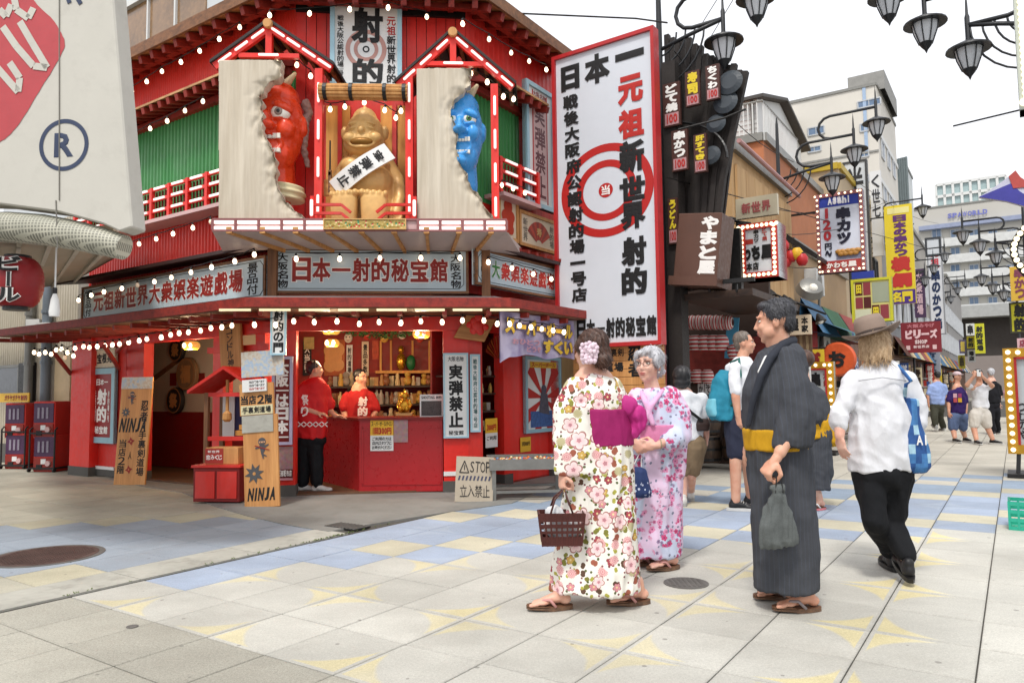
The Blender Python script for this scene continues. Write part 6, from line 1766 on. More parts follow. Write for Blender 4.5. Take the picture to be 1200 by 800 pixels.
b=Board(PX(14.6),925,950,369,392,'cloth_shop_sign','beige wooden shop sign with black characters over a striped curtain','sign',0.0);b.box('board',CREAMP,0,1,0,1,0,0.1);b.text('本家',0.55,0.1,0.9,0.9,BLACK,vertical=True,bold=0.04);b.text('屋',0.1,0.15,0.45,0.85,BLACK,bold=0.05)
b=Board(PX(14.7),926,952,393,420,'curtain','brown striped curtain hanging below the beige shop sign','curtain',0.0)
for k in range(7):b.box('curtain_strip',mat('curtain_tan','#9a8566',0.8)if k%2 else mat('curtain_brown','#6b5540',0.8),k/7,(k+1)/7-0.01,0,1,0.01*(k%2),0.03+0.01*(k%2))
# ================================================================== PROJECTING SIGNS (table)
SIGC={}
def sm(c_):
 if c_ not in SIGC:
  SIGC[c_]=mat('sign_colour_'+''.join('abcdefghijklmnop'[int(h_,16)]for h_ in c_[1:]),c_,0.45,0.06,3,0.02)
 return SIGC[c_]
LITB=emat('marquee_bulb','#ffe9b0',1.6,(1.0,0.88,0.6))
def psign(x0,x1,yt,yb,b_,label,bg_,frame=None,ft=0.05,texts=(),blocks=(),bulbs_=0,name='street_sign',depth=0.16,post=None,a=None,group=None):
 aa=a if a else aof((x0+x1)/2,b_)
 B_=Board(PX(aa),x0,x1,yt,yb,name,label,'sign',0.0,group=group)
 B_.box('panel',sm(bg_),0,1,0,1,0,depth)
 if frame:B_.frame('frame',sm(frame),ft,-0.03,depth+0.02)
 for j,(u0,v0,u1,v1,c_)in enumerate(blocks):B_.box('print_block',sm(c_),u0,u1,v0,v1,-0.006-0.001*j,0.0)
 for(s_,u0,v0,u1,v1,c_,vert,*ex)in texts:
  B_.text(s_,u0,v0,u1,v1,sm(c_),bold=ex[0]if ex else 0.05,vertical=vert,y=-0.016)
 if bulbs_:
  n=bulbs_;k=0
  me=None;w,h=B_.w,B_.h;stp=(2*(w+h))/n;s=0.0
  while s<2*(w+h)-1e-6:
   if s<w:x,z=B_.x0+s,h-ft/2
   elif s<w+h:x,z=B_.x1-ft/2,h-(s-w)
   elif s<2*w+h:x,z=B_.x1-(s-w-h),ft/2
   else:x,z=B_.x0+ft/2,(s-2*w-h)
   if me is None:
    mb=MB();mb.ball((0,0,0),ft*0.30,6,4);me=mb.mesh('marquee_bulb',LITB,'all')
   o=bpy.data.objects.new('marquee_bulb',me);link(o,B_.o);o.location=(x,-0.045,min(max(z,ft/2),h-ft/2));s+=stp
 if post:
  y_=B_.h*post;MB().bar((B_.x0-1.2,depth/2,y_),(B_.x0,depth/2,y_),0.04,0.04).build('arm',BLACKP,B_.o)
 return B_
psign(867,912,261,326,-3.0,'white box sign with black brush characters in a red bulb framed case','#d8dade','#a8302c',0.09,[('わち屋',0.06,0.40,0.86,0.68,'#151515',0,0.08),('本店',0.16,0.70,0.5,0.86,'#151515',0,0.05),('串カツ',0.38,0.12,0.52,0.36,'#151515',1),('どて焼',0.6,0.1,0.74,0.34,'#a03028',1)],[(0.05,0.28,0.36,0.37,'#b03a30')],40,depth=0.45)
psign(862,911,230,254,-3.1,'cream sign with three pinkish characters above the bulb framed box','#d9cdb0',None,texts=[('新世界',0.14,0.25,0.86,0.8,'#b0605c',0,0.05)],depth=0.08)
B1=psign(957,1013,225,319,-2.9,'bulb framed sign with blue band, skewer picture and red price digits','#cfd4e2','#8f5a5e',0.075,[('Asahi',0.26,0.05,0.74,0.15,'#e6e6ee',0,0.06),('串カツ',0.42,0.19,0.74,0.66,'#15152c',1,0.07),('120',0.14,0.18,0.32,0.60,'#b8323a',1,0.05),('円〜',0.16,0.62,0.32,0.80,'#15152c',1,0.05),('かわち屋',0.18,0.87,0.82,0.945,'#e6e0dc',0,0.06)],[(0.03,0.03,0.97,0.17,'#24389a'),(0.03,0.85,0.97,0.97,'#a83a34'),(0.40,0.74,0.93,0.84,'#77788e')],44,post=0.8)
mb=MB();random.seed(2)
for i in range(9):mb.ball((B1.bx(0.45+0.05*i+random.uniform(-.01,.01)),-0.03,B1.bz(0.745+0.03*(i%2))),0.06,8,6,sc=(1.2,0.4,0.8))
mb.build('fried_skewers',mat('skewer_gold','#b5813c',0.5,0.3,12),B1.o,smooth='all')
psign(990,1019,188,330,-3.9,'tall grey white sign with thin black characters behind the bulb framed sign','#bfc3c6','#3a3a3a',0.06,[('半世紀',0.15,0.05,0.85,0.70,'#222222',1,0.03)],a=24.5)
psign(1021,1034,200,300,-3.6,'slim white vertical sign with black calligraphy near the tall grey sign','#cfd0d2',None,texts=[('く世七',0.1,0.04,0.9,0.55,'#2a2a30',1,0.02)],a=27)
psign(1038,1071,240,356,-3.0,'tall yellow sign with purple lettering and big red characters over a purple foot','#dcc52f',None,texts=[('日本の串かつ',0.30,0.10,0.80,0.52,'#5a2a6a',1,0.07),('横綱',0.14,0.52,0.92,0.84,'#b8302a',1,0.08),('名門',0.12,0.875,0.90,0.985,'#d9c22c',0,0.06)],blocks=[(0.02,0.86,0.99,1.0,'#4a2f7c'),(0.12,0.025,0.9,0.085,'#e0d890')],post=0.9)
t_=psign(998,1046,326,377,-2.9,'yellow bordered poster of a food photo and dark maroon squares','#cfc67a','#c4c02e',0.06,blocks=[(0.10,0.08,0.28,0.38,'#54201e'),(0.30,0.08,0.48,0.38,'#8c3a40'),(0.10,0.42,0.28,0.68,'#8c3a40'),(0.30,0.42,0.48,0.68,'#54201e'),(0.50,0.62,0.68,0.94,'#54201e'),(0.70,0.62,0.9,0.94,'#8c3a40'),(0.52,0.10,0.92,0.56,'#9aa08a'),(0.08,0.7,0.46,0.93,'#cfcdb0')],texts=[('田',0.12,0.12,0.26,0.34,'#dcc52f',0,0.06),('田',0.52,0.66,0.66,0.9,'#dcc52f',0,0.06)])
psign(1056,1103,377,413,-2.9,'dark red sign with pink white lettering and SHOP beneath','#7c2730',None,texts=[('ビリーズ',0.10,0.24,0.92,0.56,'#e0bcc0',0,0.08),('SHOP',0.34,0.58,0.66,0.72,'#d8c0c0',0,0.08),('大阪みやげ',0.15,0.06,0.85,0.20,'#b87078',0,0.06),('新世界店',0.3,0.76,0.7,0.86,'#d8c0c0',0,0.04)],blocks=[(0.12,0.76,0.22,0.9,'#d8b8b8'),(0.78,0.76,0.88,0.9,'#d8b8b8')],depth=0.08,post=0.95)
psign(1088,1106,278,392,-3.1,'tall white sign with red and black vertical lettering in the distance','#d0d2d6','#8a8c90',0.05,[('元祖',0.2,0.1,0.8,0.32,'#b8404a',1,0.05),('串のかつ焼',0.2,0.33,0.8,0.95,'#1e2e50',1,0.06)])
psign(1084,1103,226+52,300,-3.6,'small white framed box sign above the distant white one','#c4c8cc','#33363a',0.08,a=36)
psign(998,1024,318,326,-2.9,'small blue box sign right over the yellow bordered poster','#2d3f96',None,depth=0.1)
psign(1071,1084,315,372,-3.4,'dark purple upright sign beside the yellow one','#4a3550',None,texts=[('大衆酒場',0.2,0.05,0.8,0.95,'#c8a8b0',1,0.04)])
for i,(x0,x1,y0,y1,c_,tc_,s_,lab)in enumerate(((1132,1142,379,393,'#d0d0cc','#222222','串','small white sign at the top of the distant cluster'),(1142,1154,379,414,'#c9c62e','#2a2a20','射的道場','yellow green vertical sign in the distant cluster'),(1133,1142,394,408,'#c9b92c','#2a2a20','射的','small yellow sign low in the distant cluster'),(1124,1132,398,414,'#5c5470','#c8b050','麺','violet sign left in the distant cluster'),(1134,1143,410,424,'#cfcfcb','#222222','場店','white sign at the foot of the distant cluster'),(1123,1131,416,432,'#c2b23a','#4a4020','串','pale yellow sign lowest in the distant cluster'),(1058,1076,415,426,'#b07078','#f0e0e0','景品','pink sign below the dark red one'),(1056,1086,428,436,'#d2cfc8','#333333','串かつ定食','white fascia sign below the pink one'),(1076,1102,408,440,'#c2c4ca','#44506a','新世界','pale poster wall right of the pink sign'))):
 psign(x0,x1,y0,y1,-2.6,lab,c_,None,texts=[(s_,0.15,0.08,0.85,0.92,tc_,(y1-y0)>(x1-x0),0.06)],a=(52 if x0>1110 else 40)+i*0.3)
psign(1183,1206,354,390,-0.35,'yellow sign with black characters at the right edge of the street','#d4cf2e','#3a3a2a',0.05,[('射的',0.2,0.05,0.85,0.95,'#1b1b1b',1,0.08)],a=27)
psign(1184,1206,312,352,-0.35,'yellow and violet banner above the yellow sign at the right edge','#cfa83c',None,texts=[('串かつ',0.2,0.05,0.8,0.95,'#7a3a50',1,0.05)],a=26.5)
psign(1192,1212,396,408,-0.3,'small pink and white sign under the yellow sign at the right edge','#cfa8ae',None,texts=[('店',0.1,0.1,0.6,0.9,'#8a3a4a',0,0.05)],a=27)
# ---- bulb framed standing signs
def stand_sign(x0,x1,yt,yb,ygr,label,texts,n,a,ang_=0):
 pl=PX(a);B_=Board(pl,x0,x1,yt,yb,'standing_sign',label,'sign',0.0)
 ft=0.12;B_.box('panel',sm('#c3cbcb'),0,1,0,1,0,0.12);B_.frame('gold_frame',mat('marquee_gold','#b98a1e',0.4,0.15,6),ft,-0.05,0.14)
 MB().box(B_.x0+ft,B_.x0+ft+0.03,-0.055,0,ft,B_.h-ft).build('red_inner_frame',SGR,B_.o);MB().box(B_.x1-ft-0.03,B_.x1-ft,-0.055,0,ft,B_.h-ft).build('red_inner_frame',SGR,B_.o);MB().box(B_.x0+ft,B_.x1-ft,-0.055,0,B_.h-ft-0.03,B_.h-ft).build('red_inner_frame',SGR,B_.o)
 mb=MB();mb.ball((0,0,0),0.030,8,6);me=mb.mesh('marquee_bulb',LITB,'all')
 for k in range(n):
  z=B_.h*(k+0.5)/n
  for x in(B_.x0+ft/2,B_.x1-ft/2):o=bpy.data.objects.new('marquee_bulb',me);link(o,B_.o);o.location=(x,-0.06,z)
 for k in range(1,4):o=bpy.data.objects.new('marquee_bulb',me);link(o,B_.o);o.location=(B_.x0+B_.w*k/4,-0.06,B_.h-ft/2)
 for(s_,u0,v0,u1,v1,c_,vert,bo)in texts:B_.text(s_,u0,v0,u1,v1,sm(c_),bold=bo,vertical=vert,y=-0.01)
 zz=B_.o.location.z
 for x in(B_.x0+0.12,B_.x1-0.12):MB().bar((x,0.0,0.02),(x-0.02,-0.05,-zz+0.05),0.05,0.05,(0,1,0)).build('stand_leg',BLACKP,B_.o)
 MB().box(B_.x0-0.02,B_.x1+0.02,-0.25,0.35,-zz+0.005,-zz+0.055).build('stand_base',BLACKP,B_.o)
 return B_
stand_sign(1178,1252,407,532,558,'gold bulb framed standing sign with brush lettering at the right edge of the photo',[('つむのや',0.18,0.52,0.34,0.86,'#26262a',1,0.03),('串かつ',0.5,0.1,0.8,0.8,'#26262a',1,0.05)],13,12.07)
stand_sign(938,979,424,522,532,'gold bulb framed standing sign with black brush characters behind the man in the dark robe',[('串かつ',0.34,0.12,0.62,0.70,'#1c1c1e',1,0.08),('大衆',0.68,0.12,0.82,0.3,'#a04038',1,0.03),('名物',0.68,0.5,0.82,0.74,'#333333',1,0.03)],12,14.5)
# marquee arc with bulbs at the top right and the pale edge sign
b=psign(1190,1260,-40,124,-0.1,'pale grey edge of a tall lit sign at the upper right corner','#c2c8c4','#aab2ac',0.14,depth=0.25,bulbs_=60,a=9.6)
# teal crate at right edge
p=G(1217,620);cr=thing('teal_crate','turquoise plastic crate standing at the right edge of the street','crate',(p.x,p.y,0),-TH)
TEAL=mat('teal_plastic','#2aa58a',0.4,0.15,4)
mb=MB()
for sx_,(x0,x1,y0,y1)in enumerate(((-0.2,0.2,-0.15,-0.14),(-0.2,0.2,0.14,0.15),(-0.2,-0.19,-0.14,0.14),(0.19,0.2,-0.14,0.14))):
 for z in(0.0,0.07,0.14,0.21):MB().box(x0,x1,y0,y1,z,z+0.03).build('crate_band',TEAL,cr)
 n=7
 for k in range(n):
  if x1-x0>0.1:xx=x0+(x1-x0)*k/(n-1);mb.box(xx-0.008,xx+0.008,y0-0.002,y1+0.002,0.0,0.24)
  else:yy=y0+(y1-y0)*k/(n-1);mb.box(x0-0.002,x1+0.002,yy-0.008,yy+0.008,0.0,0.24)
mb.build('crate_ribs',TEAL,cr,kind='stuff');MB().box(-0.19,0.19,-0.14,0.14,0.0,0.012).build('crate_floor',TEAL,cr)
# ================================================================== STREET LAMPS
LG=mat('lamp_frosted_glass','#c9ccd0',0.35,0.08,6);IRON=mat('black_iron','#26282b',0.45,0.15,5,0.1,40)
LH={}
def lamp_head():
 if LH:return LH
 LH['shade']=MB().lathe([(0.05,0.10),(0.25,0.0),(0.255,-0.02),(0.16,-0.015),(0.04,0.02)],20).mesh('shade',IRON,True)
 LH['glass']=MB().lathe([(0.075,-0.27),(0.13,-0.12),(0.15,-0.015)],14).mesh('glass',LG,True)
 mb=MB()
 for k in range(8):a=2*PI*k/8;mb.tube([(0.08*math.cos(a),0.08*math.sin(a),-0.275),(0.137*math.cos(a),0.137*math.sin(a),-0.12),(0.157*math.cos(a),0.157*math.sin(a),-0.01)],0.008,5)
 LH['cage']=mb.mesh('cage',IRON,True)
 LH['finial']=MB().lathe([(0.004,-0.40),(0.02,-0.36),(0.06,-0.31),(0.085,-0.27),(0.07,-0.25)],12).mesh('finial',IRON,True)
 LH['stem']=MB().lathe([(0.035,0.08),(0.028,0.14),(0.03,0.40),(0.018,0.44),(0.012,0.60),(0.002,0.72)],8).mesh('stem',IRON,True)
 return LH
def street_lamp(a,px_pole,lamps,label,base=True,dx=0.0,scale=1.0):
 """lamps: (x, y) of the shade rim, nearest to the pole first; arm curls back between them"""
 pl=PX(a);pb=pl.at(px_pole,440);side=1 if lamps[0][0]>px_pole else-1
 t_=thing('street_lamp',label,'street lamp',(pb.x,pb.y,0),0,'black three armed street lamps along the shopping street')
 pts=[pl.at(*l)-Vector((pb.x,pb.y,0))for l in lamps]
 ztop=pts[-1].z+0.4
 MB().lathe([(0.07,0),(0.07,0.8),(0.045,0.9),(0.04,pts[0].z+0.5),(0.03,pts[0].z+1.3),(0.01,pts[0].z+1.45)],10).build('pole',IRON,t_,smooth=True)
 U=SB*side
 prev=Vector((0,0,pts[0].z+0.12))
 for i,p in enumerate(pts):
  h=scale
  stem_z=p.z+0.30*h
  end=Vector((p.x,p.y,stem_z))
  if i==0:path=[prev,prev.lerp(end,0.5)+Vector((0,0,0.01)),end]
  else:
   q=pts[i-1];s0=Vector((q.x,q.y,q.z+0.30*h));back=0.42*h
   low=s0-U*back;hi=end-U*((end-s0).dot(U)+back);dz=(hi.z-low.z);path=[s0]
   path.append(low)
   for k in range(1,6):an=PI*k/6;path.append(low+Vector((0,0,dz*(1-math.cos(an))/2))-U*(dz*0.5*math.sin(an)))
   path+=[hi,end]
  MB().tube(path,0.028*h,7).build('arm',IRON,t_,smooth='all')
  ld=bpy.data.objects.new('lamp',lamp_head()['stem']);link(ld,t_);ld.location=p;ld.scale=(h,)*3
  for nm in('shade','glass','cage','finial'):link(bpy.data.objects.new(nm,LH[nm]),ld)
 for k in range(4):
  r0=0.25+0.13*k;z0=pts[0].z+0.30*scale;path=[Vector((0,0,z0-r0*1.1))+U*(r0*math.sin(an))+Vector((0,0,r0*1.1*(1-math.cos(an))))for an in[PI/2*j/7 for j in range(8)]]
  MB().tube(path,0.014,5).build('scroll',IRON,t_,smooth='all')
 return t_
street_lamp(9.35,783,[(848,48),(886,-3),(922,-60)],'nearest left street lamp rising beside the dark column')
street_lamp(15.6,921,[(975,208),(1001,175),(1027,143)],'three armed street lamp above the tan building on the left')
street_lamp(27.5,1020,[(1042,288),(1061,263),(1081,243)],'three armed street lamp by the yellow vertical sign')
street_lamp(34.0,1072,[(1084,326),(1094,312),(1107,298)],'distant street lamp by the dark red shop sign')
street_lamp(46.0,1100,[(1114,348),(1122,338),(1131,330)],'farthest left street lamp before the station front')
street_lamp(10.6,1236,[(1135,57),(1084,27),(1041,-4)],'nearest right street lamp reaching in from the upper right')
street_lamp(24.0,1210,[(1167,297),(1148,284),(1128,272)],'right side street lamp in front of the wide pale building')
street_lamp(32.0,1197,[(1176,342),(1163,334),(1150,324)],'smaller right side street lamp farther down')
# extra lamps' left pole is plain; wires across the sky
def wire(name,pts,r_,label):
 t_=tag(wb_(MB().tube(pts,r_,5),name),label,'cable')
def wb_(mb,name):
 o=mb.build(name,CORD,None);return o
a_,c_=AT(1200,128,9.0),AT(1117,148,9.6);wire('cable',[a_+(a_-c_)*1.5,a_,c_],0.012,'thick dark rod end reaching in from the right against the sky')
wire('cable',[AT(560,14,9.2),AT(745,22,9.8),AT(782,27,9.4)],0.012,'pink grey wire from the red roof to the dark column top')
wire('cable',[AT(782,208,9.3),AT(1090,92+200,24)],0.008,'thin wire running from the dark column down the street')
wire('cable',[AT(795,152,9.2),AT(850,138,9.0),AT(874,128,8.9)],0.014,'dark rod crossing the flared charred boards')
for i,(x0,y0,x1,y1)in enumerate(((840,0,815,40),(862,-5,832,45),(790,-10,860,-30))):wire('cable',[AT(x0,y0,10.5),AT(x1,y1,10.2)],0.006,('thin overhead wire left of the first lamp arm','thin overhead wire right of the first lamp arm','thin overhead wire above the frame')[i])
# ================================================================== TOWER BLOCKS, FAR FRONT
OFFW=mat('off_white_tile','#cfcac0',0.6,0.06,0.3)
t_,q=house('apartment_tower','tall off white apartment tower rising behind the left row',50,59,-14,-6.3,20.0,OFFW)
W0=PX(50)
def wpx(x0,x1,yt,yb):u0,u1,z0,z1=UR(W0,x0,x1,yt,yb);return(u0,u1,z0,z1)
windows(t_,q,[wpx(1005,1032,117,125),wpx(1008,1018,145,154),wpx(1024,1033,146,154),wpx(947,966,149,158),wpx(1008,1018,175,184),wpx(947,962,172,178),wpx(1008,1018,205,214)],GLS,WFR,'near',a0=50)
windows(t_,q,[(51+k*2.6,52.2+k*2.6,z_,z_+1.1)for k in range(3)for z_ in(4.5,7.3,10.1,12.9,15.7)],GLS,WFR,'street',b1=-6.3)
for y in(178,230):
 z_=W0.z(1020,y);MB().bar(q(49.97,-14,z_),q(49.97,-6.3,z_),0.08,0.12).build('string_course',mat('course_grey','#8f8e8a',0.6),t_)
for z_ in(5,8,11,14,17):MB().bar(q(50,-6.27,z_),q(59,-6.27,z_),0.10,0.3).build('balcony_band',WSD,t_)
u0,u1,z0,z1=UR(W0,1012,1016,100,178);MB().add([q(49.95,u0,z0),q(49.95,u1,z0),q(49.95,u1,z1),q(49.95,u0,z1)],[(0,1,2,3)]).build('blue_strip',mat('pale_blue_strip','#9db2cc',0.5),t_)
u0,u1,z0,z1=UR(W0,990,1034,80,106)
mb=MB();vs=[q(a,b_,z)for a in(51,57)for b_ in(u0,u1)for z in(20.05,z1)];mb.add(vs,[(0,1,3,2),(4,6,7,5),(0,4,5,1),(2,3,7,6),(1,5,7,3)]);mb.build('roof_housing',mat('housing_grey','#8d8c88',0.7),t_)
t_,q=house('stepped_block','lower stepped grey block beside the apartment tower',47,54,-18,-11.2,PX(47).z(960,118),mat('grey_block','#a3a29c',0.7,0.08,0.5))
t_,q=house('pale_block','narrow pale block with dark ribbed edge right of the tower',62,68,-8.6,-6.2,PX(62).z(1075,186),mat('pale_block_wall','#c6cbcc',0.6,0.06,0.3))
for k in range(5):MB().tube([q(61.9-0.05*k,-6.6+k*0.16,0),q(61.9-0.05*k,-6.6+k*0.16,PX(62).z(1075,186)+0.2)],0.09,6).build('edge_rib',mat('rib_slate','#6b7678',0.5),t_)
# wide station-like building closing the street
FB=PX(92);u0,u1,z0,z1=UR(FB,1080,1330,236,460)
SPW=mat('far_front_beige','#b7b4ac',0.7,0.05,0.2)
t_,q=house('bath_complex','wide pale multi storey complex closing the end of the street',92,110,FB.u(1075),FB.u(1420),FB.z(1140,238),SPW)
zr=[FB.z(1140,y)for y in(262,282,302,322,342,362)]
for i,z_ in enumerate(zr):MB().bar(q(91.6,FB.u(1084),z_),q(91.6,FB.u(1400),z_),0.8,0.9 if i else 0.45).build('floor_band',mat('band_blue_grey','#8e97b0',0.6)if i==0 else mat('band_white','#c9cac8',0.6),t_)
spec=[]
for y in(269,290,310,330,348):
 for x in range(1092,1215,22):a0_,a1_,z0_,z1_=UR(FB,x,x+11,y,y+10);spec.append((a0_,a1_,z0_,z1_))
windows(t_,q,spec,GLS,WFR,'near',a0=92)
mb=MB();lettering(mb,'SPAWORLD',FB.u(1118),FB.z(1140,253),FB.u(1166),FB.z(1140,247),0,0.06,M=FB.M()@Matrix.Translation((0,-0.2,0)));wbuild(mb,'lettering',mat('sign_violet','#6a6fae',0.5),t_)
u0,u1,z0,z1=UR(FB,1096,1180,209,238);vs=[q(a,b_,z)for a in(93,100)for b_ in(u0,u1)for z in(z0,z1)]
mb=MB();mb.add(vs,[(0,1,3,2),(4,6,7,5),(0,4,5,1),(2,3,7,6),(1,5,7,3)]);mb.build('glass_pavilion',mat('pavilion_glass','#9fb3b4',0.2,0.15,0.3),t_)
for k in range(9):x=u0+(u1-u0)*k/8;MB().bar(q(92.9,x,z0),q(92.9,x,z1),0.25,0.25,SB).build('pavilion_mullion',WSD,t_)
for k in range(3):z_=z0+(z1-z0)*k/2;MB().bar(q(92.9,u0,z_),q(92.9,u1,z_),0.25,0.3).build('pavilion_rail',WSD,t_)
u0,u1,z0,z1=UR(PX(90),1112,1330,366,462);vs=[AB(90,u0,0)-t_.location]
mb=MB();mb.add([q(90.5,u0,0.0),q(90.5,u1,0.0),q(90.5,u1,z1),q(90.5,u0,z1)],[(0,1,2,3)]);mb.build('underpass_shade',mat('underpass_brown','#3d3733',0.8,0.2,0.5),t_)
mb=MB();mb.bar(q(89.5,u0,z1+0.4),q(89.5,u1,z1+0.4),2.0,1.2);mb.build('overpass_beam',mat('overpass_grey','#a3a4a2',0.7),t_)
mb=MB();mb.add([q(90.2,u0,0.0),q(90.2,u1,0.0),q(90.2,u1,FB.z(1140,418)),q(90.2,u0,FB.z(1140,418))],[(0,1,2,3)]);mb.build('shutter_wall',mat('shutter_taupe','#857b76',0.7,0.1,1),t_)
# mountain-and-wave signboard, top right
pl=PX(16);pts=[pl.at(*p_)for p_ in((1147,231),(1166,219),(1182,207),(1190,200),(1196,208),(1230,235),(1230,250),(1180,236))]
cW=pts[0];t_=thing('mountain_signboard','cut out blue white and red mountain shaped signboard at the right edge','sign',cW,pl.ang)
loc=[((p-cW).dot(pl.d),p.z-cW.z)for p in pts]
MB().prism(loc,0.0,0.12).build('board',mat('mountain_white','#c3c4d6',0.5),t_)
w_=max(x for x,z in loc)
MB().prism([loc[0],(loc[0][0]+0.5,loc[0][1]+0.17),(w_*0.6,loc[0][1]-0.0),(w_,loc[-2][1]+0.05),loc[-2],loc[-1]],-0.01,0.0).build('wave_print',mat('wave_violet','#403f96',0.5),t_)
MB().prism([loc[2],loc[3],loc[4],(loc[4][0]+0.2,loc[4][1]-0.2),(loc[3][0]-0.05,loc[3][1]-0.32)],-0.02,-0.001).build('red_peak',mat('peak_red','#b04a44',0.5),t_)
# bulb arch fragment below it
t_=thing('bulb_arch','black arch with a row of round bulbs at the right edge','arch',PX(17).at(1200,290));pl=PX(17);path=[pl.at(1206-18*math.sin(PI*k/10),262+62*k/10)for k in range(11)]
wbuild(MB().tube(path,0.07,8),'arch_tube',BLACKP,t_)
for p in path:wbuild(MB().ball(p-SA*0.09,0.05,8,6),'arch_bulb',LITB,t_,smooth='all')
# ================================================================== LEFT FOREGROUND
LBW=mat('beige_corrugated','#b9b1a0',0.6,0.1,1.5,dirt=0.25)
lb=thing('beige_neighbour','beige ribbed neighbouring building at the left edge','building',(PL.P(-6,0).x,PL.P(-6,0).y,0))
pl=PL.off(-0.35);mb=MB();M=pl.M();n=70;u0,u1=-11.5,-5.02;pts=[]
for i in range(n):
 a=u0+(u1-u0)*i/n;w=(u1-u0)/n;pts+=[(a,0),(a+w*0.7,0),(a+w*0.8,-0.02),(a+w*0.9,-0.02)]
vs=[M@Vector((u,y,z))for u,y in pts for z in(0,4.4)]
mb.add(vs,[(2*i,2*i+2,2*i+3,2*i+1)for i in range(len(pts)-1)]);wbuild(mb,'ribbed_wall',LBW,lb)
mb=MB();ubox(mb,pl,-11.5,-5.02,0,0.35,0.0,0.05);wbuild(mb,'wall_foot',GREYC,lb)
mb=MB();pbox(mb,pl,-40,21,432,462,0.01,0.05);wbuild(mb,'window',GLD,lb)
mb=MB();pbox(mb,pl,-40,22,429,432,0.01,0.08);pbox(mb,pl,20,22.5,429,470,0.01,0.08);wbuild(mb,'window_frame',GALV,lb)
mb=MB();pbox(mb,pl,21,36,425,470,0.01,0.10);wbuild(mb,'black_vent',BLACKP,lb)
mb=MB();pbox(mb,pl,63,81,415,520,0.01,0.04);wbuild(mb,'cream_door',mat('cream_door','#c9b28c',0.6),lb)
for x,w_,c8 in((33,0.075,GALV),(53,0.08,mat('pipe_blue_grey','#6e7780',0.4))):
 p=pl.off(0.12).at(x,450);wbuild(MB().tube([Vector((p.x,p.y,0.2)),Vector((p.x,p.y,4.3))],w_,10),'drain_pipe',c8,lb,smooth=True)
 for z in(0.9,1.8,2.7):wbuild(MB().lathe([(w_*1.2,z),(w_*1.2,z+0.06)],10,Matrix.Translation((p.x,p.y,0))),'pipe_collar',c8,lb)
for x,y in((40,384),(52,388)):
 p=pl.off(0.2).at(x,y);wbuild(MB().box(p.x-0.12,p.x+0.12,p.y-0.05,p.y+0.05,p.z-0.15,p.z+0.15),'meter_box',WHITE,lb)
mb=MB();p=pl.off(0.15).at(68,533);wbuild(MB().tube([p,p+Vector((0.35,0.0,0.02))],0.06,10),'white_duct',WHITE,lb)
# white building above the left wing
PW=PL.off(-2.2);ub=thing('white_office','white office building with framed windows behind the red roof','building',(PW.P(-4,0).x,PW.P(-4,0).y,3.0))
mb=MB();ubox(mb,PW,-14,PW.u(262,40),3.0,16,-0.3,0.0);wbuild(mb,'wall',mat('office_white','#c6cacc',0.6,0.05,0.5),ub)
OG=mat('amber_reflecting_glass','#8a6a48',0.15,0.5,1.2,0.0,10,spec=0.8)
for x0,x1,y0,y1 in((118,143,8,80),(145,172,12,80),(175,205,20,80),(207,240,28,80)):
 mb=MB();u0,u1,z0,z1=UR(PW,x0,x1,(y0+y1)/2,80,0.03);ubox(mb,PW,u0,u1,PW.z(150,85),PW.z(150,14),0.0,0.03);wbuild(mb,'window',OG,ub)
 mb=MB();ubox(mb,PW,u0-0.05,u0,PW.z(150,85),PW.z(150,10),0.0,0.08);wbuild(mb,'window_frame',WSD,ub)
mb=MB();ubox(mb,PW,-12,PW.u(262,40)-0.02,PW.z(150,14),PW.z(150,8),0.0,0.12);wbuild(mb,'window_head',WSD,ub)
# huge white fabric sign with netting roll
PB5=Plane((0,4.6),(1,-0.10))
def near(px,py,o=0.0):return PB5.off(o).at(px,py)
c_=near(60,262);bn=thing('fabric_sign','huge off white fabric sign with a red emblem at the upper left','sign',c_,PB5.ang)
def nl(px,py):q_=near(px,py)-c_;return q_.dot(PB5.d),q_.z
FAB=mat('off_white_fabric','#c3c0b6',0.75,0.06,2.5,0.1,30,dirt=0.12)
poly=[nl(*p_)for p_ in((-120,236),(0,239),(68,248),(120,262),(140,271),(155,266),(148,180),(133,0),(128,-80),(-120,-80))]
MB().prism(poly,0.0,0.16).build('fabric_panel',FAB,bn,bevel=0.01)
mb=MB();
for(xa,ya,xb,yb_)in((70,-80,70,235),(66,235,68,292)):p0,p1=nl(xa,ya),nl(xb,yb_);mb.bar((p0[0],-0.004,p0[1]),(p1[0],-0.004,p1[1]),0.006,0.006,(0,1,0))
mb.build('seam',mat('seam_grey','#7d7a72',0.7),bn)
SREDP=mat('faded_red_emblem','#b5474c',0.6,0.12,8);SNAVY=mat('navy_print','#35405a',0.6)
em=[nl(*p_)for p_ in((-120,-60),(30,-60),(36,0),(58,18),(72,38),(77,50),(74,62),(60,86),(48,104),(34,128),(20,150),(8,162),(-6,170),(-120,190))]
for _ in range(2):em=[(a_[0]*(1-t_)+b_[0]*t_,a_[1]*(1-t_)+b_[1]*t_)for a_,b_ in zip(em,em[1:]+em[:1])for t_ in(0.25,0.75)]
em=[(x+random.uniform(-0.003,0.003),z+random.uniform(-0.003,0.003))for x,z in em]
mb=MB();mb.add([(x,-0.003,z)for x,z in em],[tuple(range(len(em)))]);mb.build('red_emblem',SREDP,bn)
mb=MB()
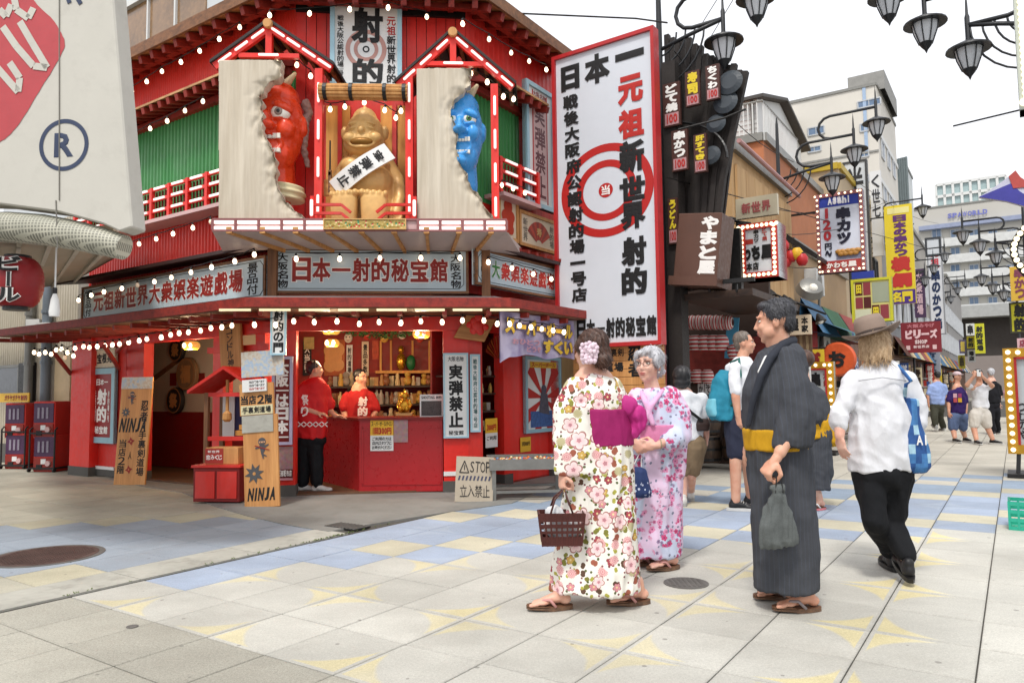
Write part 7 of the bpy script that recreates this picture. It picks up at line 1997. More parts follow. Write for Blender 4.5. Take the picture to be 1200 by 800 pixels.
for seq in(((16,-10),(20,12),(34,22),(40,10)),((4,32),(20,55),(40,78),(56,80)),((24,26),(38,50),(50,70),(56,80)),((-6,76),(8,92),(22,108),(24,92),(12,74)),((0,12),(8,20),(14,6))):
 pts_=[Vector((nl(*p_)[0],-0.006,nl(*p_)[1]))for p_ in seq]
 for p0,p1 in zip(pts_,pts_[1:]):mb.bar(p0,p1,0.003,0.048,(0,0,1)if abs((p1-p0).z)<abs((p1-p0).x)else(1,0,0))
mb.build('emblem_strokes',FAB,bn)
cx,cz=nl(75,170);rr=nl(104,170)[0]-cx
ring_poly(cx,cz,rr*0.84,rr,-0.003,48,1.0).build('ring_print',SNAVY,bn)
mb=MB();lettering(mb,'R',cx-rr*0.42,cz-rr*0.5,cx+rr*0.42,cz+rr*0.5,-0.003,0.035);mb.build('lettering',SNAVY,bn)
mb=MB();
for seq in(((76,-12),(82,4)),((84,-14),(95,5))):p0,p1=[Vector((nl(*p_)[0],-0.004,nl(*p_)[1]))for p_ in seq];mb.bar(p0,p1,0.003,0.03,(1,0,0))
mb.build('letter_foot_print',SNAVY,bn)
m,bb=newmat('mesh_netting');o1=tc('Object');x_,y_,z_=sep(o1);gx=(x_*42).frac();gz=(z_*42+y_*42).frac();hole=gx.gt(0.36)*gz.gt(0.36);n=noi(o1,4,4)
setp(bb,color=mixc(hole,mixc(mapr(n,0.4,0.6),hexc('#a3a292'),hexc('#bfbcaa')),hexc('#7d7c70')),rough=0.5,normal=bumpn(hole,0.6,0.006))
mb=MB();rings=[]
path=[(-120,262,19),(0,263,20),(40,266,20),(80,273,19),(110,280,18),(136,287,16)]
mb.tube([Vector((nl(x,y)[0],0.09,nl(x,y)[1]))for x,y,r_ in path],[r_*4.6/FPX for x,y,r_ in path],20);mb.build('netting_roll',m,bn,smooth=True)
# beige canopy behind it, pull switch, beer lantern
BC_=mat('beige_soffit','#a89a84',0.7,0.12,2);cn2=thing('beige_canopy','beige canopy underside running back behind the netting roll','canopy',near(60,300,-0.4))
A_=[near(-120,292,-0.3),near(132,302,-0.3)];B_=[PL.off(-0.3).P(-11.0,3.05),PL.off(-0.3).P(-5.3,3.05)]
B_=[PL.off(0.3).at(-60,340),PL.off(0.35).at(86,330)];zc=B_[1].z;B_[0].z=zc;A_[0].z=A_[1].z=max(A_[0].z,A_[1].z)+0.02
mb=MB();vs=[A_[0],A_[1],PL.off(0.3).at(150,294),B_[1],B_[0]];t3=Vector((0,0,0.10));mb.add(vs+[v+t3 for v in vs],[(0,1,2,3,4),(9,8,7,6,5)]+[(i,(i+1)%5,5+(i+1)%5,5+i)for i in range(5)]);wbuild(mb,'soffit_board',BC_,cn2)
for k in range(8):f=k/7;p,q_=A_[0].lerp(A_[1],f),B_[0].lerp(B_[1],f);d3=Vector((0,0,-0.02));wbuild(MB().bar(p+d3,q_+d3,0.03,0.03),'soffit_batten',LBW,cn2)
p=AT(66,292,5.2);ps=thing('pull_switch','white tassel ended pull cord hanging below the netting roll','pull cord',p)
sc_=5.2/FPX;MB().tube([(0,0,0.2),(0,0,-48*sc_)],0.006,6).build('cord',WHITE,ps);MB().lathe([(0.032,-80*sc_),(0.036,-74*sc_),(0.026,-60*sc_),(0.012,-53*sc_)],12).build('tassel',WHITE,ps,smooth=True);MB().lathe([(0.014,-53*sc_),(0.014,-46*sc_)],10).build('clip',BLACKP,ps)
p=AT(20,331,5.3);k_=5.3/FPX;bl=thing('beer_lantern','big dark red paper lantern with black and white lettering at the left edge','lantern',p)
mb=MB();prof=[];
for i in range(29):
 a=PI*(0.12+0.76*i/28);prof.append((28*k_*math.sin(a)**0.55*(1 if i%2 else 0.975),-31*k_*math.cos(a)))
mb.lathe(prof,28);mb.build('paper_body',mat('lantern_crimson','#8e1b20',0.45,0.12,5),bl,smooth='all')
for z in(-33*k_,27*k_):MB().lathe([(14*k_,z),(14*k_,z+5*k_)],18).build('end_ring',BLACKP,bl)
bl.rotation_euler=(0,0,R(18))
mb=MB();lettering(mb,'ビール',-0.085,-0.17,0.085,0.17,-28*k_-0.012,0.10,vertical=True);mb.build('letter_outline',WHITET,bl)
mb=MB();lettering(mb,'ビール',-0.08,-0.165,0.08,0.165,-28*k_-0.018,0.04,vertical=True);mb.build('lettering',BLACK,bl)
# capsule machines 2 x 2 on black trolleys
def capsule(px,ybot,plx,col_,label):
 c_=plx.at(px,ybot);c_.z=max(0.0,c_.z)
 t_=thing('capsule_machine',label,'capsule machine',c_,R(-9),'red capsule toy machines stacked on trolleys')
 w_,d_,h_=0.40,0.42,0.60
 MB().box(-w_/2,w_/2,0,d_,0,h_).build('cabinet',RED,t_,bevel=0.01);MB().box(-w_/2+0.02,w_/2-0.02,-0.012,0,0.25,h_-0.03).build('display_card',col_,t_)
 MB().box(-w_/2+0.02,w_/2-0.02,-0.018,0,0.02,0.23).build('coin_panel',mat('machine_dark_red','#8a2a22',0.4),t_)
 MB().lathe([(0.045,0),(0.045,0.03)],14,Matrix.Translation((0.1,-0.018,0.14))@Matrix.Rotation(R(90),4,'X')).build('turn_knob',PINK,t_);MB().box(-0.12,-0.02,-0.03,-0.018,0.04,0.12).build('capsule_door',BLACKP,t_);MB().box(-0.04,0.05,-0.026,-0.018,0.13,0.21).build('price_plate',WHITE,t_)
 for k in range(3):MB().box(-0.11+k*0.08,-0.07+k*0.08,-0.02,-0.012,0.32,0.50).build('toy_print',mat('toy_grey','#8f8796',0.4,0.4,20),t_)
CARD1=mat('card_violet','#4b2f4e',0.35,0.4,9)
PCm=PL.off(0.15)
for x,lab in((17,'left'),(51,'right')):
 capsule(x,559,PCm,CARD1,'red capsule toy machine, lower one of the %s stack'%lab);p=PCm.at(x,559)
 capsule(x,513,PCm,CARD1,'red capsule toy machine, upper one of the %s stack'%lab)
 tr=thing('machine_trolley','black wheeled trolley frame under the %s stack of capsule machines'%lab,'trolley',(p.x,p.y,0),R(-9))
 for sx_ in(-0.23,0.23):
  MB().tube([(sx_,-0.05,0.06),(sx_,-0.05,0.68),(sx_,0.0,0.72)],0.014,6).build('upright',BLACKP,tr)
  MB().lathe([(0.035,-0.012),(0.035,0.012)],12,Matrix.Translation((sx_,-0.05,0.035))@Matrix.Rotation(R(90),4,'Y')).build('wheel',BLACKP,tr)
 MB().box(-0.24,0.24,-0.07,0.42,0.05,0.075).build('shelf',BLACKP,tr);MB().box(-0.24,0.24,-0.062,-0.045,0.62,0.645).build('cross_bar',BLACKP,tr)
b=Board(PCm,-6,33.5,460.5,471,'yellow_topper','yellow lettered topper lying along the left capsule machine stack','sign',0.05);b.box('card',YEL,0,1,0,1,0,0.02);b.text('ガチャガチャ射的',0.3,0.2,0.97,0.85,DREDT,bold=0.04)
# ================================================================== SHOP FRONT CLUTTER ALONG THE LEFT ROW
random.seed(77)
FCOL=(('red','#a8342c','#f0e4d8'),('white','#cfd0ce','#2a2a30'),('yellow','#d0b432','#7a2420'),('blue','#34508c','#e0e0e8'),('black','#262326','#d8c8a8'),('cream','#cdbf9c','#3a2a22'),('orange','#c0602c','#f0e6d0'))
WORDS=('串かつ','名物','たこ焼','営業中','大衆酒場','お好み焼','寿司','うどん','射的','新世界','喫茶','定食')
PLC=('beside the tan building','under the orange building','on the low tan shop block','at the beige building','at the grey shop building','on the pale shop building','far down the left row')
used_=set()
for k in range(34):
 a=12.6+1.05*k*(1+k*0.012);nm,bg_,tx=FCOL[(k*3)%7];w_=WORDS[(k*5)%12];pc=PLC[min(6,int((a-12.3)/6.2))]
 zc_=random.uniform(1.5,1.9);hh_=random.uniform(0.7,1.1);ww=random.uniform(0.3,0.45)
 if k%3==0:pl=PX(a);p0=AB(a,-3.45+random.uniform(0,0.15));kind_='hanging_banner';rz=pl.ang
 else:p0=PS.off(0.16).P(a,0);kind_='wall_poster';rz=PS.ang;ww*=1.6
 lab='%s %s with %s lettering %s'%(nm,'hanging banner' if k%3==0 else 'shop poster','dark' if tx[1]in '237' else 'pale',pc)
 if lab in used_:lab='farther '+lab
 if lab in used_:lab='second '+lab
 used_.add(lab)
 t_=thing(kind_,lab,'banner' if k%3==0 else 'poster',(p0.x,p0.y,zc_-hh_/2),rz)
 MB().box(-ww/2,ww/2,0,0.02,0,hh_).build('panel',sm(bg_),t_)
 mb=MB();lettering(mb,w_,-ww*0.36,hh_*0.06,ww*0.36,hh_*0.94,-0.012,0.05,vertical=True);mb.build('lettering',sm(tx),t_)
 if k%3==0:MB().tube([(-ww/2-0.05,0.01,hh_+0.03),(ww/2+0.03,0.01,hh_+0.03)],0.012,6).build('rod',BLACKP,t_)
for k,(a,lab)in enumerate(((13.4,'souvenir rack nearest the dark restaurant front'),(19.0,'souvenir rack behind the left bulb framed stand'),(24.5,'souvenir rack near the beige building'),(30.5,'white souvenir rack past the walker in the hat'),(36.5,'distant souvenir rack on the left row'))):
 p0=AB(a,-3.35);t_=thing('display_rack',lab,'rack',(p0.x,p0.y,0),PX(a).ang)
 for x in(-0.35,0.35):
  for y in(0,0.4):MB().box(x-0.015,x+0.015,y-0.015,y+0.015,0,1.6).build('upright',WSD,t_)
 for z in(0.15,0.5,0.85,1.2,1.55):
  MB().box(-0.35,0.35,0,0.4,z,z+0.02).build('shelf',WSD,t_)
  if z<1.5:
   for j in range(5):hh_=random.uniform(0.12,0.26);MB().box(-0.31+j*0.125,-0.21+j*0.125,0.02,0.2,z+0.02,z+0.02+hh_).build('goods',sm(FCOL[random.randrange(7)][1]),t_)
t_=thing('slatted_screen','vertical slatted wooden screen beside the left bulb framed stand','screen',AB(14.9,-3.62),PX(14.9).ang)
for k in range(9):MB().box(-0.55+k*0.075,-0.50+k*0.075,0,0.04,0.0,1.9).build('slat',wood('screen_timber','#7a6042','#a88a64',2),t_)
MB().box(-0.58,0.18,0.045,0.09,1.85,1.95).build('screen_rail',BROWN,t_)
t_=thing('maroon_post','maroon painted post between the slatted screen and the blue awning','post',AB(16.3,-3.5));MB().box(-0.10,0.10,-0.10,0.10,0,2.6).build('post_shaft',REDD,t_);MB().box(-0.13,0.13,-0.13,0.13,0,0.2).build('post_foot',GREYC,t_)
# red festoon lanterns, black canopy and cables by the bulb framed box sign
random.seed(41)
for k,(x,y)in enumerate(((915,300),(921,306),(927,300),(934,297),(940,304),(918,288))):
 t_=thing('red_lantern','%s small red paper lantern right of the bulb framed box sign'%('first','second','third','fourth','fifth','sixth')[k],'lantern',PX(14.0).at(x,y),0,'small red lanterns by the bulb framed box sign')
 MB().lathe([(0.06,-0.11),(0.10,-0.05),(0.105,0.03),(0.06,0.10)],12).build('paper_body',RW if k%3 else YEL,t_,smooth=True);MB().lathe([(0.05,0.10),(0.05,0.125)],10).build('top_ring',BLACKP,t_)
t_=thing('black_canopy','small black sloping canopy below the bulb framed skewer sign','canopy',PX(15.2).at(935,290));pl=PX(15.2);q4=[pl.at(922,274),pl.at(958,298),pl.at(957,303),pl.at(921,282)];d3=SA*0.9
mb=MB();mb.add(q4+[v+d3 for v in q4],[(0,1,2,3),(7,6,5,4),(0,4,5,1),(1,5,6,2),(2,6,7,3),(3,7,4,0)]);wbuild(mb,'canopy_sheet',BLACKP,t_)
for k,(x0,y0,x1,y1,a0,a1)in enumerate(((800,240,985,268,9.6,16),(905,245,1040,236,13,27),(860,300,1010,300,12,20),(1000,210,1100,262,20,40),(790,60,930,190,9.3,15.6))):
 p0,p1=PX(a0).at(x0,y0),PX(a1).at(x1,y1);pts=[p0.lerp(p1,j/8)-Vector((0,0,0.25*math.sin(PI*j/8)))for j in range(9)]
 wire('cable',pts,0.007,('sagging black cable over the brown slanted sign','sagging black cable past the bulb framed skewer sign','low black cable along the tan building','thin black cable before the apartment tower','black cable from the first to the second left street lamp')[k])
for k,(a,z)in enumerate(((31.5,4.9),(33.5,4.9),(39.0,5.2),(42.0,5.2),(24.8,2.95),(17.5,3.3))):
 p0=AB(a,-3.5,z);t_=thing('air_conditioner',('grey air conditioner on the grey shop building, nearer one','grey air conditioner on the grey shop building, farther one','grey air conditioner on the pale shop building, nearer one','grey air conditioner on the pale shop building, farther one','grey air conditioner above the shop front of the beige building','grey air conditioner on the low tan shop block')[k],'air conditioner',p0,PS.ang,'air conditioners on the left row')
 MB().box(-0.4,0.4,0,0.3,0,0.55).build('case',WSD,t_,bevel=0.01);MB().lathe([(0.2,0),(0.2,0.015)],18,Matrix.Translation((-0.1,-0.0,0.27))@Matrix.Rotation(R(90),4,'X')).build('fan_grille',GALV,t_)
 MB().tube([(0.3,0.1,0.0),(0.32,0.15,-0.8),(0.32,0.2,-1.4)],0.03,6).build('pipe',GALV,t_)
# ================================================================== PEOPLE
def skin_mat(name,color):
 if name in MATS:return MATS[name]
 m,b=newmat(name);o=tc('Object');n=noi(o,9,3);n2=noi(o,60,2)
 c=mixc(mapr(n,0.35,0.65),hexc(color),tuple(v*s for v,s in zip(hexc(color),(0.9,0.76,0.72))))
 setp(b,color=c,rough=0.5,normal=bumpn(n2,0.1,0.002),sss=0.12);b.inputs['Subsurface Radius'].default_value=(0.02,0.008,0.004)
 return m
def cloth_mat(name,color,rough=0.85,weave=260,stripe=None,var=0.12):
 if name in MATS:return MATS[name]
 m,b=newmat(name);o=tc('Object');c=hexc(color)if isinstance(color,str)else color
 k=mapr(noi(o,6,4)*0.7+noi(o,weave,2)*0.3,0.35,0.65,1-var,1+var)
 col=mixc(1.0,c,comb(k,k,k),'MULTIPLY')
 if stripe:
  u,v,w=sep(tc('UV'));s=(u*stripe[0]+noi(o,5,2)*0.6).frac();col=mixc(s.lt(stripe[1]),col,stripe[2])
 wr=(noi(vmul(o,(1,1,0.45)),13,3,0.5)-0.5).abs()*1.6
 setp(b,color=col,rough=rough,spec=0.2,normal=bumpn(wr*-0.8+noi(o,weave,2)*0.05,0.6,0.016))
 return m
SK1=skin_mat('skin_light','#dcb09a');SK2=skin_mat('skin_tan','#d2a288');SK3=skin_mat('skin_pink','#deb3a0')
HBL=None
def hair_mat(name,c1,c2,rough=0.45):
 if name in MATS:return MATS[name]
 m,b=newmat(name);o=vmul(tc('Object'),(1,1,0.25));n=noi(o,60,4,0.7);n2=noi(o,220,2)
 setp(b,color=mixc(mapr(n*0.6+n2*0.4,0.38,0.62),hexc(c1),hexc(c2)),rough=rough,normal=bumpn(n2*0.6+n*0.6,0.7,0.006));return m
EW=mat('eyeball_white','#e0dad2',0.2,0.03);EP=mat('eye_dark','#2a1c14',0.15,0.05);LIP=mat('lip_rose','#b0605a',0.45,0.08,8);BROW=mat('brow_dark','#2a2220',0.8)
class Fig:
 def __init__(s,x0,Y,label,cat='person',name='person',group=None):
  s.x0,s.Y,s.k=x0,Y,Y/FPX
  c=AT(x0,455,Y);s.t=thing(name,label,cat,(c.x,c.y,0),0,group);s.b=MB()
 def J(s,px,py,dy=0.0):
  q=AT(px,py,s.Y+dy);l=s.t.location;return(q.x-l.x,q.y-l.y,max(0.004,q.z))
 def F(s,px,dy=0.0):
  q=AT(px,455,s.Y+dy);l=s.t.location;return(q.x-l.x,q.y-l.y,0.0)
 def head(s,C,yaw,pitch=0.0,sc=1.0,skin=SK1,glasses=None,brow=True,tilt=0.0,lips=True,detail=True,old=False):
  M=Matrix.Translation(Vector(C))@Matrix.Rotation(R(yaw),4,'Z')@Matrix.Rotation(R(pitch),4,'X')@Matrix.Rotation(R(tilt),4,'Y')@Matrix.Scale(sc,4)
  b=s.b
  def e(c,r,rot=None):
   T=M@Matrix.Translation(Vector(c))
   if rot:T=T@Matrix.Rotation(R(rot[1]),4,'Y')@Matrix.Rotation(R(rot[0]),4,'X')
   b.ball((0,0,0),1.0,16,10,T,sc=r)
  e((0,0.018,0.03),(0.074,0.092,0.085));e((0,-0.018,-0.025),(0.062,0.070,0.080));e((0,-0.04,-0.075),(0.040,0.038,0.032));e((0,-0.060,-0.093),(0.019,0.02,0.016))
  e((0,0.0,-0.05),(0.055,0.06,0.045))
  for k in(-1,1):
   e((k*0.032,-0.058,-0.026),(0.024,0.026,0.024));e((k*0.030,-0.074,0.032),(0.026,0.014,0.009),(0,k*8))
   T=M@Matrix.Translation((k*0.073,0.012,-0.012))@Matrix.Rotation(R(k*18),4,'Z');b.ball((0,0,0),1.0,10,8,T,sc=(0.009,0.019,0.031))
   e((k*0.009,-0.088,-0.030),(0.009,0.010,0.008))
  pn=[M@Vector(v)for v in((0,-0.078,0.020),(0,-0.088,0.0),(0,-0.098,-0.024))];cap(b,pn[0],pn[1],0.008*sc,0.009*sc,8);cap(b,pn[1],pn[2],0.009*sc,0.0115*sc,8)
  e((0,-0.083,-0.052),(0.022,0.010,0.0065));e((0,-0.080,-0.064),(0.018,0.010,0.007));e((0,-0.074,-0.058),(0.026,0.014,0.014))
  s.M=M
  if detail:
   def part(nm,m,fn,par=None):
    mb=MB();fn(mb);return mb.build(nm,m,par or s.t,smooth='all')
   for k in(-1,1):
    ey=part('eye',EW,lambda mb:mb.ball((0,0,0),1.0,12,8,M@Matrix.Translation((k*0.030,-0.0705,0.008)),sc=(0.0135,0.008,0.0068)))
    part('iris',EP,lambda mb:mb.ball((0,0,0),1.0,10,6,M@Matrix.Translation((k*0.030,-0.0762,0.008)),sc=(0.0056,0.003,0.0056)),ey)
    part('eyelid',EP,lambda mb:cap(cap(mb,M@Vector((k*0.018,-0.0765,0.012)),M@Vector((k*0.030,-0.079,0.0152)),0.0009*sc,0.0012*sc,6),M@Vector((k*0.030,-0.079,0.0152)),M@Vector((k*0.042,-0.073,0.012)),0.0018*sc,0.0014*sc,6))
    if brow:part('eyebrow',MATS['brow_dark']if not old else mat('brow_grey','#8a8078',0.8),lambda mb:cap(mb,M@Vector((k*0.014,-0.0895,0.034)),M@Vector((k*0.046,-0.077,0.037)),0.0042*sc,0.0026*sc,6))
   if lips:part('lips',LIP,lambda mb:(mb.ball((0,0,0),1.0,12,6,M@Matrix.Translation((0,-0.087,-0.053)),sc=(0.021,0.0075,0.0045)),mb.ball((0,0,0),1.0,12,6,M@Matrix.Translation((0,-0.085,-0.0625)),sc=(0.017,0.0075,0.0055))))
   if glasses:
    def gl(mb):
     for k in(-1,1):
      c0=[M@Vector((k*0.032+0.024*math.cos(a),-0.096+0.006*abs(math.cos(a)),0.006+0.018*math.sin(a)))for a in[2*PI*i/14 for i in range(15)]]
      mb.tube(c0,0.0018,5);mb.tube([M@Vector((k*0.056,-0.092,0.010)),M@Vector((k*0.078,-0.03,0.010)),M@Vector((k*0.080,0.015,0.0))],0.0016,5)
     mb.tube([M@Vector((-0.009,-0.097,0.008)),M@Vector((0.009,-0.097,0.008))],0.0018,5)
    part('glasses',glasses,gl)
  return M
 def neck(s,C,base,r=0.052,r2=0.062):cap(s.b,base,(C[0],C[1],C[2]-0.05),r2,r)
 def hand(s,wr,d,pn,side,curl=0.5,sc=1.0,spread=1.0,thumb=None):
  """d: direction of the fingers, pn: where the palm faces, side: +1 / -1 for the thumb side along d x pn"""
  wr=Vector(wr);d=Vector(d).normalized();pn=Vector(pn);pn=(pn-d*pn.dot(d)).normalized();a=d.cross(pn)*side
  T=Matrix(((a.x,d.x,pn.x,wr.x),(a.y,d.y,pn.y,wr.y),(a.z,d.z,pn.z,wr.z),(0,0,0,1)))
  b=s.b
  b.ball((0,0,0),1.0,14,10,T@Matrix.Translation((0.0,0.045*sc,0)),sc=(0.038*sc,0.052*sc,0.0155*sc));b.ball((0,0,0),1.0,12,8,T@Matrix.Translation((0.0,0.075*sc,0)),sc=(0.040*sc,0.022*sc,0.014*sc))
  cap(b,T@Vector((0,-0.012,0)),T@Vector((0,0.03*sc,0)),0.025*sc,0.022*sc,10)
  for i,L in enumerate((0.072,0.080,0.074,0.058)):
   L*=sc;x=(0.029-0.0195*i)*sc;base=Vector((x,(0.083-0.004*abs(i-1))*sc,0));ang=R(20+15*i*0.3)*curl;r_=(0.0090,0.0093,0.0088,0.0078)[i]*sc
   p=base;sp=(x*1.6)*0.12*spread/0.03*0.03
   for j,f in enumerate((0.45,0.30,0.25)):
    ang+=curl*R(32+12*j);q=p+Vector((x*1.4*spread*f*0.35,math.cos(ang)*L*f,math.sin(ang)*L*f));cap(b,T@p,T@q,r_,r_*0.92,8);p=q;r_*=0.93
  th=thumb or curl;p0=Vector((0.030*sc,0.022*sc,0.004));p1=p0+Vector((0.026,0.026,0.012+0.012*th))*sc;p2=p1+Vector((0.006-0.016*th,0.028,0.010+0.006*th))*sc;p3=p2+Vector((-0.006*th,0.020,0.004))*sc
  cap(b,T@p0,T@p1,0.0125*sc,0.0115*sc,8);cap(b,T@p1,T@p2,0.011*sc,0.0098*sc,8);cap(b,T@p2,T@p3,0.0096*sc,0.008*sc,8)
  s.grip=T@Vector((0,0.085*sc,0.022*sc))
  return T
 def limb(s,*pts):chain(s.b,pts)
 def foot(s,ank,heading,L=0.24,pitch=0.0,toes=True,lift=0.02):
  """bare foot: ankle point, heading in degrees (0 = towards the viewer), sole resting lift above the ground"""
  M=Matrix.Translation((ank[0],ank[1],lift))@Matrix.Rotation(R(heading),4,'Z')@Matrix.Rotation(R(pitch),4,'X')
  b=s.b
  b.ball((0,0,0),1.0,12,8,M@Matrix.Translation((0,0.03,0.028)),sc=(0.030,0.036,0.030))
  cap(b,M@Vector((0,0.0,0.045)),M@Vector((0,-L*0.42,0.020)),0.034,0.022,12);b.ball((0,0,0),1.0,14,8,M@Matrix.Translation((0.0,-L*0.45,0.016)),sc=(0.044,0.052,0.017));cap(b,M@Vector((0,0.01,0.05)),(ank[0],ank[1],ank[2]),0.032,0.034,12)
  for i in range(5):
   x=0.032-0.0165*i;y=-L*0.45-0.040+0.006*abs(i-0.5);r_=0.0125 if i==0 else 0.0085;cap(b,M@Vector((x,y+0.01,0.014)),M@Vector((x*1.06,y-(0.028 if i<2 else 0.02),0.009)),r_,r_*0.9,8)
  return M
 def sandal(s,ank,heading,L=0.26,m=None,strap=None,pitch=0.0,base=0.0):
  M=Matrix.Translation((ank[0],ank[1],base))@Matrix.Rotation(R(heading),4,'Z')@Matrix.Rotation(R(pitch),4,'X')
  y0,y1=-L*0.45-0.085,0.075
  n=20;ol=[]
  for i in range(n):
   a=2*PI*i/n;yy=(y0+y1)/2+(y1-y0)/2*math.sin(a);w=0.047-0.006*math.sin(a);ol.append((w*math.copysign(abs(math.cos(a))**0.8,math.cos(a)),yy))
  def slab(z0,z1,sy=1.0,cut=None):
   mb=MB();pts=[(x,y)for x,y in ol];lo=[M@Vector((x,y,z0+(0.012 if y<-0.09 else 0)))for x,y in pts];up=[M@Vector((x,y,z1))for x,y in pts]
   mb.add(lo+up,[tuple(range(n))[::-1],tuple(range(n,2*n))]+[(i,(i+1)%n,n+(i+1)%n,n+i)for i in range(n)]);return mb
  so=slab(0.002,0.022).build('sandal',m,s.t)
  slab(0.022,0.026).build('insole',mat('insole_brown','#6b4a34',0.7),so)
  mb=MB()
  for k in(-1,1):mb.tube([M@Vector(v)for v in((0.012,-L*0.45-0.03,0.028),(0.01+k*0.008,-L*0.40-0.0,0.060),(k*0.034,-L*0.26,0.062),(k*0.045,-0.03,0.024))],[0.006,0.009,0.009,0.008],8)
  mb.build('thong_strap',strap,so,smooth='all')
 def shoe(s,ank,heading,L=0.27,m=None,sole=None,pitch=0.0,base=0.0,name='shoe'):
  M=Matrix.Translation((ank[0],ank[1],base))@Matrix.Rotation(R(heading),4,'Z')@Matrix.Rotation(R(pitch),4,'X')
  mb=MB();mb.ball((0,0,0),1.0,14,10,M@Matrix.Translation((0,0.02,0.052)),sc=(0.040,0.052,0.052));cap(mb,M@Vector((0,0.0,0.066)),M@Vector((0,-L*0.5,0.042)),0.042,0.030,14);mb.ball((0,0,0),1.0,14,10,M@Matrix.Translation((0,-L*0.52,0.038)),sc=(0.045,0.068,0.032));cap(mb,M@Vector((0,0.02,0.06)),M@Vector((0,0.02,0.10)),0.036,0.034,12)
  sh=sculpt(mb,name,m,s.t,0.008,2)
  n=22;ol=[]
  for i in range(n):
   a=2*PI*i/n;yy=-L*0.25+(L*0.5+0.03)*math.sin(a);w=0.046-0.004*math.sin(a);ol.append((w*math.copysign(abs(math.cos(a))**0.75,math.cos(a)),yy))
  mb=MB();lo=[M@Vector((x,y,0.002+(0.01 if y<-L*0.6 else 0)))for x,y in ol];up=[M@Vector((x*1.02,y,0.030))for x,y in ol]
  mb.add(lo+up,[tuple(range(n))[::-1],tuple(range(n,2*n))]+[(i,(i+1)%n,n+(i+1)%n,n+i)for i in range(n)]);mb.build('sole',sole,sh,smooth=True)
  mb=MB()
  for k in range(4):mb.tube([M@Vector((-0.026,-0.05-0.022*k,0.088-0.010*k)),M@Vector((0,-0.055-0.022*k,0.102-0.010*k)),M@Vector((0.026,-0.05-0.022*k,0.088-0.010*k))],0.003,5)
  mb.build('laces',sole,sh,smooth='all')
 def finish(s,skin,voxel=0.0065):return sculpt(s.b,'body',skin,s.t,voxel,2)
def folds(a1=0.012,f1=14,a2=0.006,vert=1.0,seed=0,hang=None):
 """folds that run down the cloth"""
 def d(co,n):
  h=1.0 if hang is None else min(1.0,max(0.15,(hang-co.z)/0.5))
  w=noise.noise(Vector((co.x*3+seed,co.y*3,co.z*2)))*0.25
  k=(0.5-abs(noise.noise(Vector((co.x*f1+w*4,co.y*f1,co.z*1.3*vert+seed))))*2.2)*a1*h*1.1
  k+=noise.noise(Vector((co.x*6+seed,co.y*6,co.z*5.5)))*a2*2+(0.35-abs(noise.noise(Vector((co.x*7+co.z*5,co.y*7+seed,co.z*9)))))*a2*1.5
  k+=noise.noise(Vector((co.x*22+seed,co.y*22,co.z*12)))*a2*0.5
  return co+n*k
 return d
def strands(f,n,L,m,up=0.25):
 """loose strands lying along the hair surface, combed down and back"""
 ob=[c for c in f.t.children if c.name.startswith('hair')and 'flower' not in c.name and 'orn' not in c.name][-1];me=ob.data;rnd=random.Random(n)
 mb=MB();ps=me.polygons;back=(f.M.to_3x3()@Vector((0,0.5,-1))).normalized();N=len(ps)
 for i in range(n):
  p=ps[rnd.randrange(N)];c=p.center.copy();nn=p.normal.copy();d=(back+Vector((rnd.uniform(-.5,.5),rnd.uniform(-.5,.5),rnd.uniform(-.3,.3))));d=(d-nn*d.dot(nn))
  if d.length<0.05:continue
  d.normalize();l=L*rnd.uniform(0.5,1.2);s=nn.cross(d)*rnd.uniform(0.0009,0.0018)
  q=[c-nn*0.001,c+d*l*0.35+nn*0.0035,c+d*l*0.7+nn*0.003*(1+up),c+d*l+nn*rnd.uniform(-0.003,0.006)*(1+up)]
  vs=[]
  for j,v in enumerate(q):k=(0.6,1,0.8,0.1)[j];vs+=[v-s*k,v+s*k]
  mb.add(vs,[(0,1,3,2),(2,3,5,4),(4,5,7,6)])
 mb.build('hair_strands',m,ob,smooth='all',kind='stuff')
# ---- prints for the two light robes
def petal_layer(uv,scale,seed,petals,size,jit=0.85):
 """one flower per cell: returns masks (petal, edge, heart) and a random value"""
 n=X.nt.nodes.new('ShaderNodeVectorMath');n.operation='SCALE';_in(X.nt,n.inputs[0],uv);n.inputs['Scale'].default_value=scale
 p=vadd(X(n.outputs[0]),(seed,seed*1.7,0));v=vor(p,1.0,'F1',jit,'2D')
 sub=X.nt.nodes.new('ShaderNodeVectorMath');sub.operation='SUBTRACT';X.nt.links.new(p.k,sub.inputs[0]);X.nt.links.new(v.outputs['Position'],sub.inputs[1])
 x,y,z=sep(X(sub.outputs[0]));r=X(v.outputs['Distance']);rnd,rnd2,_=sep(X(v.outputs['Color']))
 ang=mth('ARCTAN2',y,x)+rnd*6.28;pe=(ang*petals*0.5).cos().abs()
 rad=(pe.pow(0.6)*0.42+0.58)*size*(rnd2*0.5+0.65)
 return r.lt(rad),r.gt(rad*0.86)*r.lt(rad),r.lt(rad*0.24),rnd,rnd2,r,rad
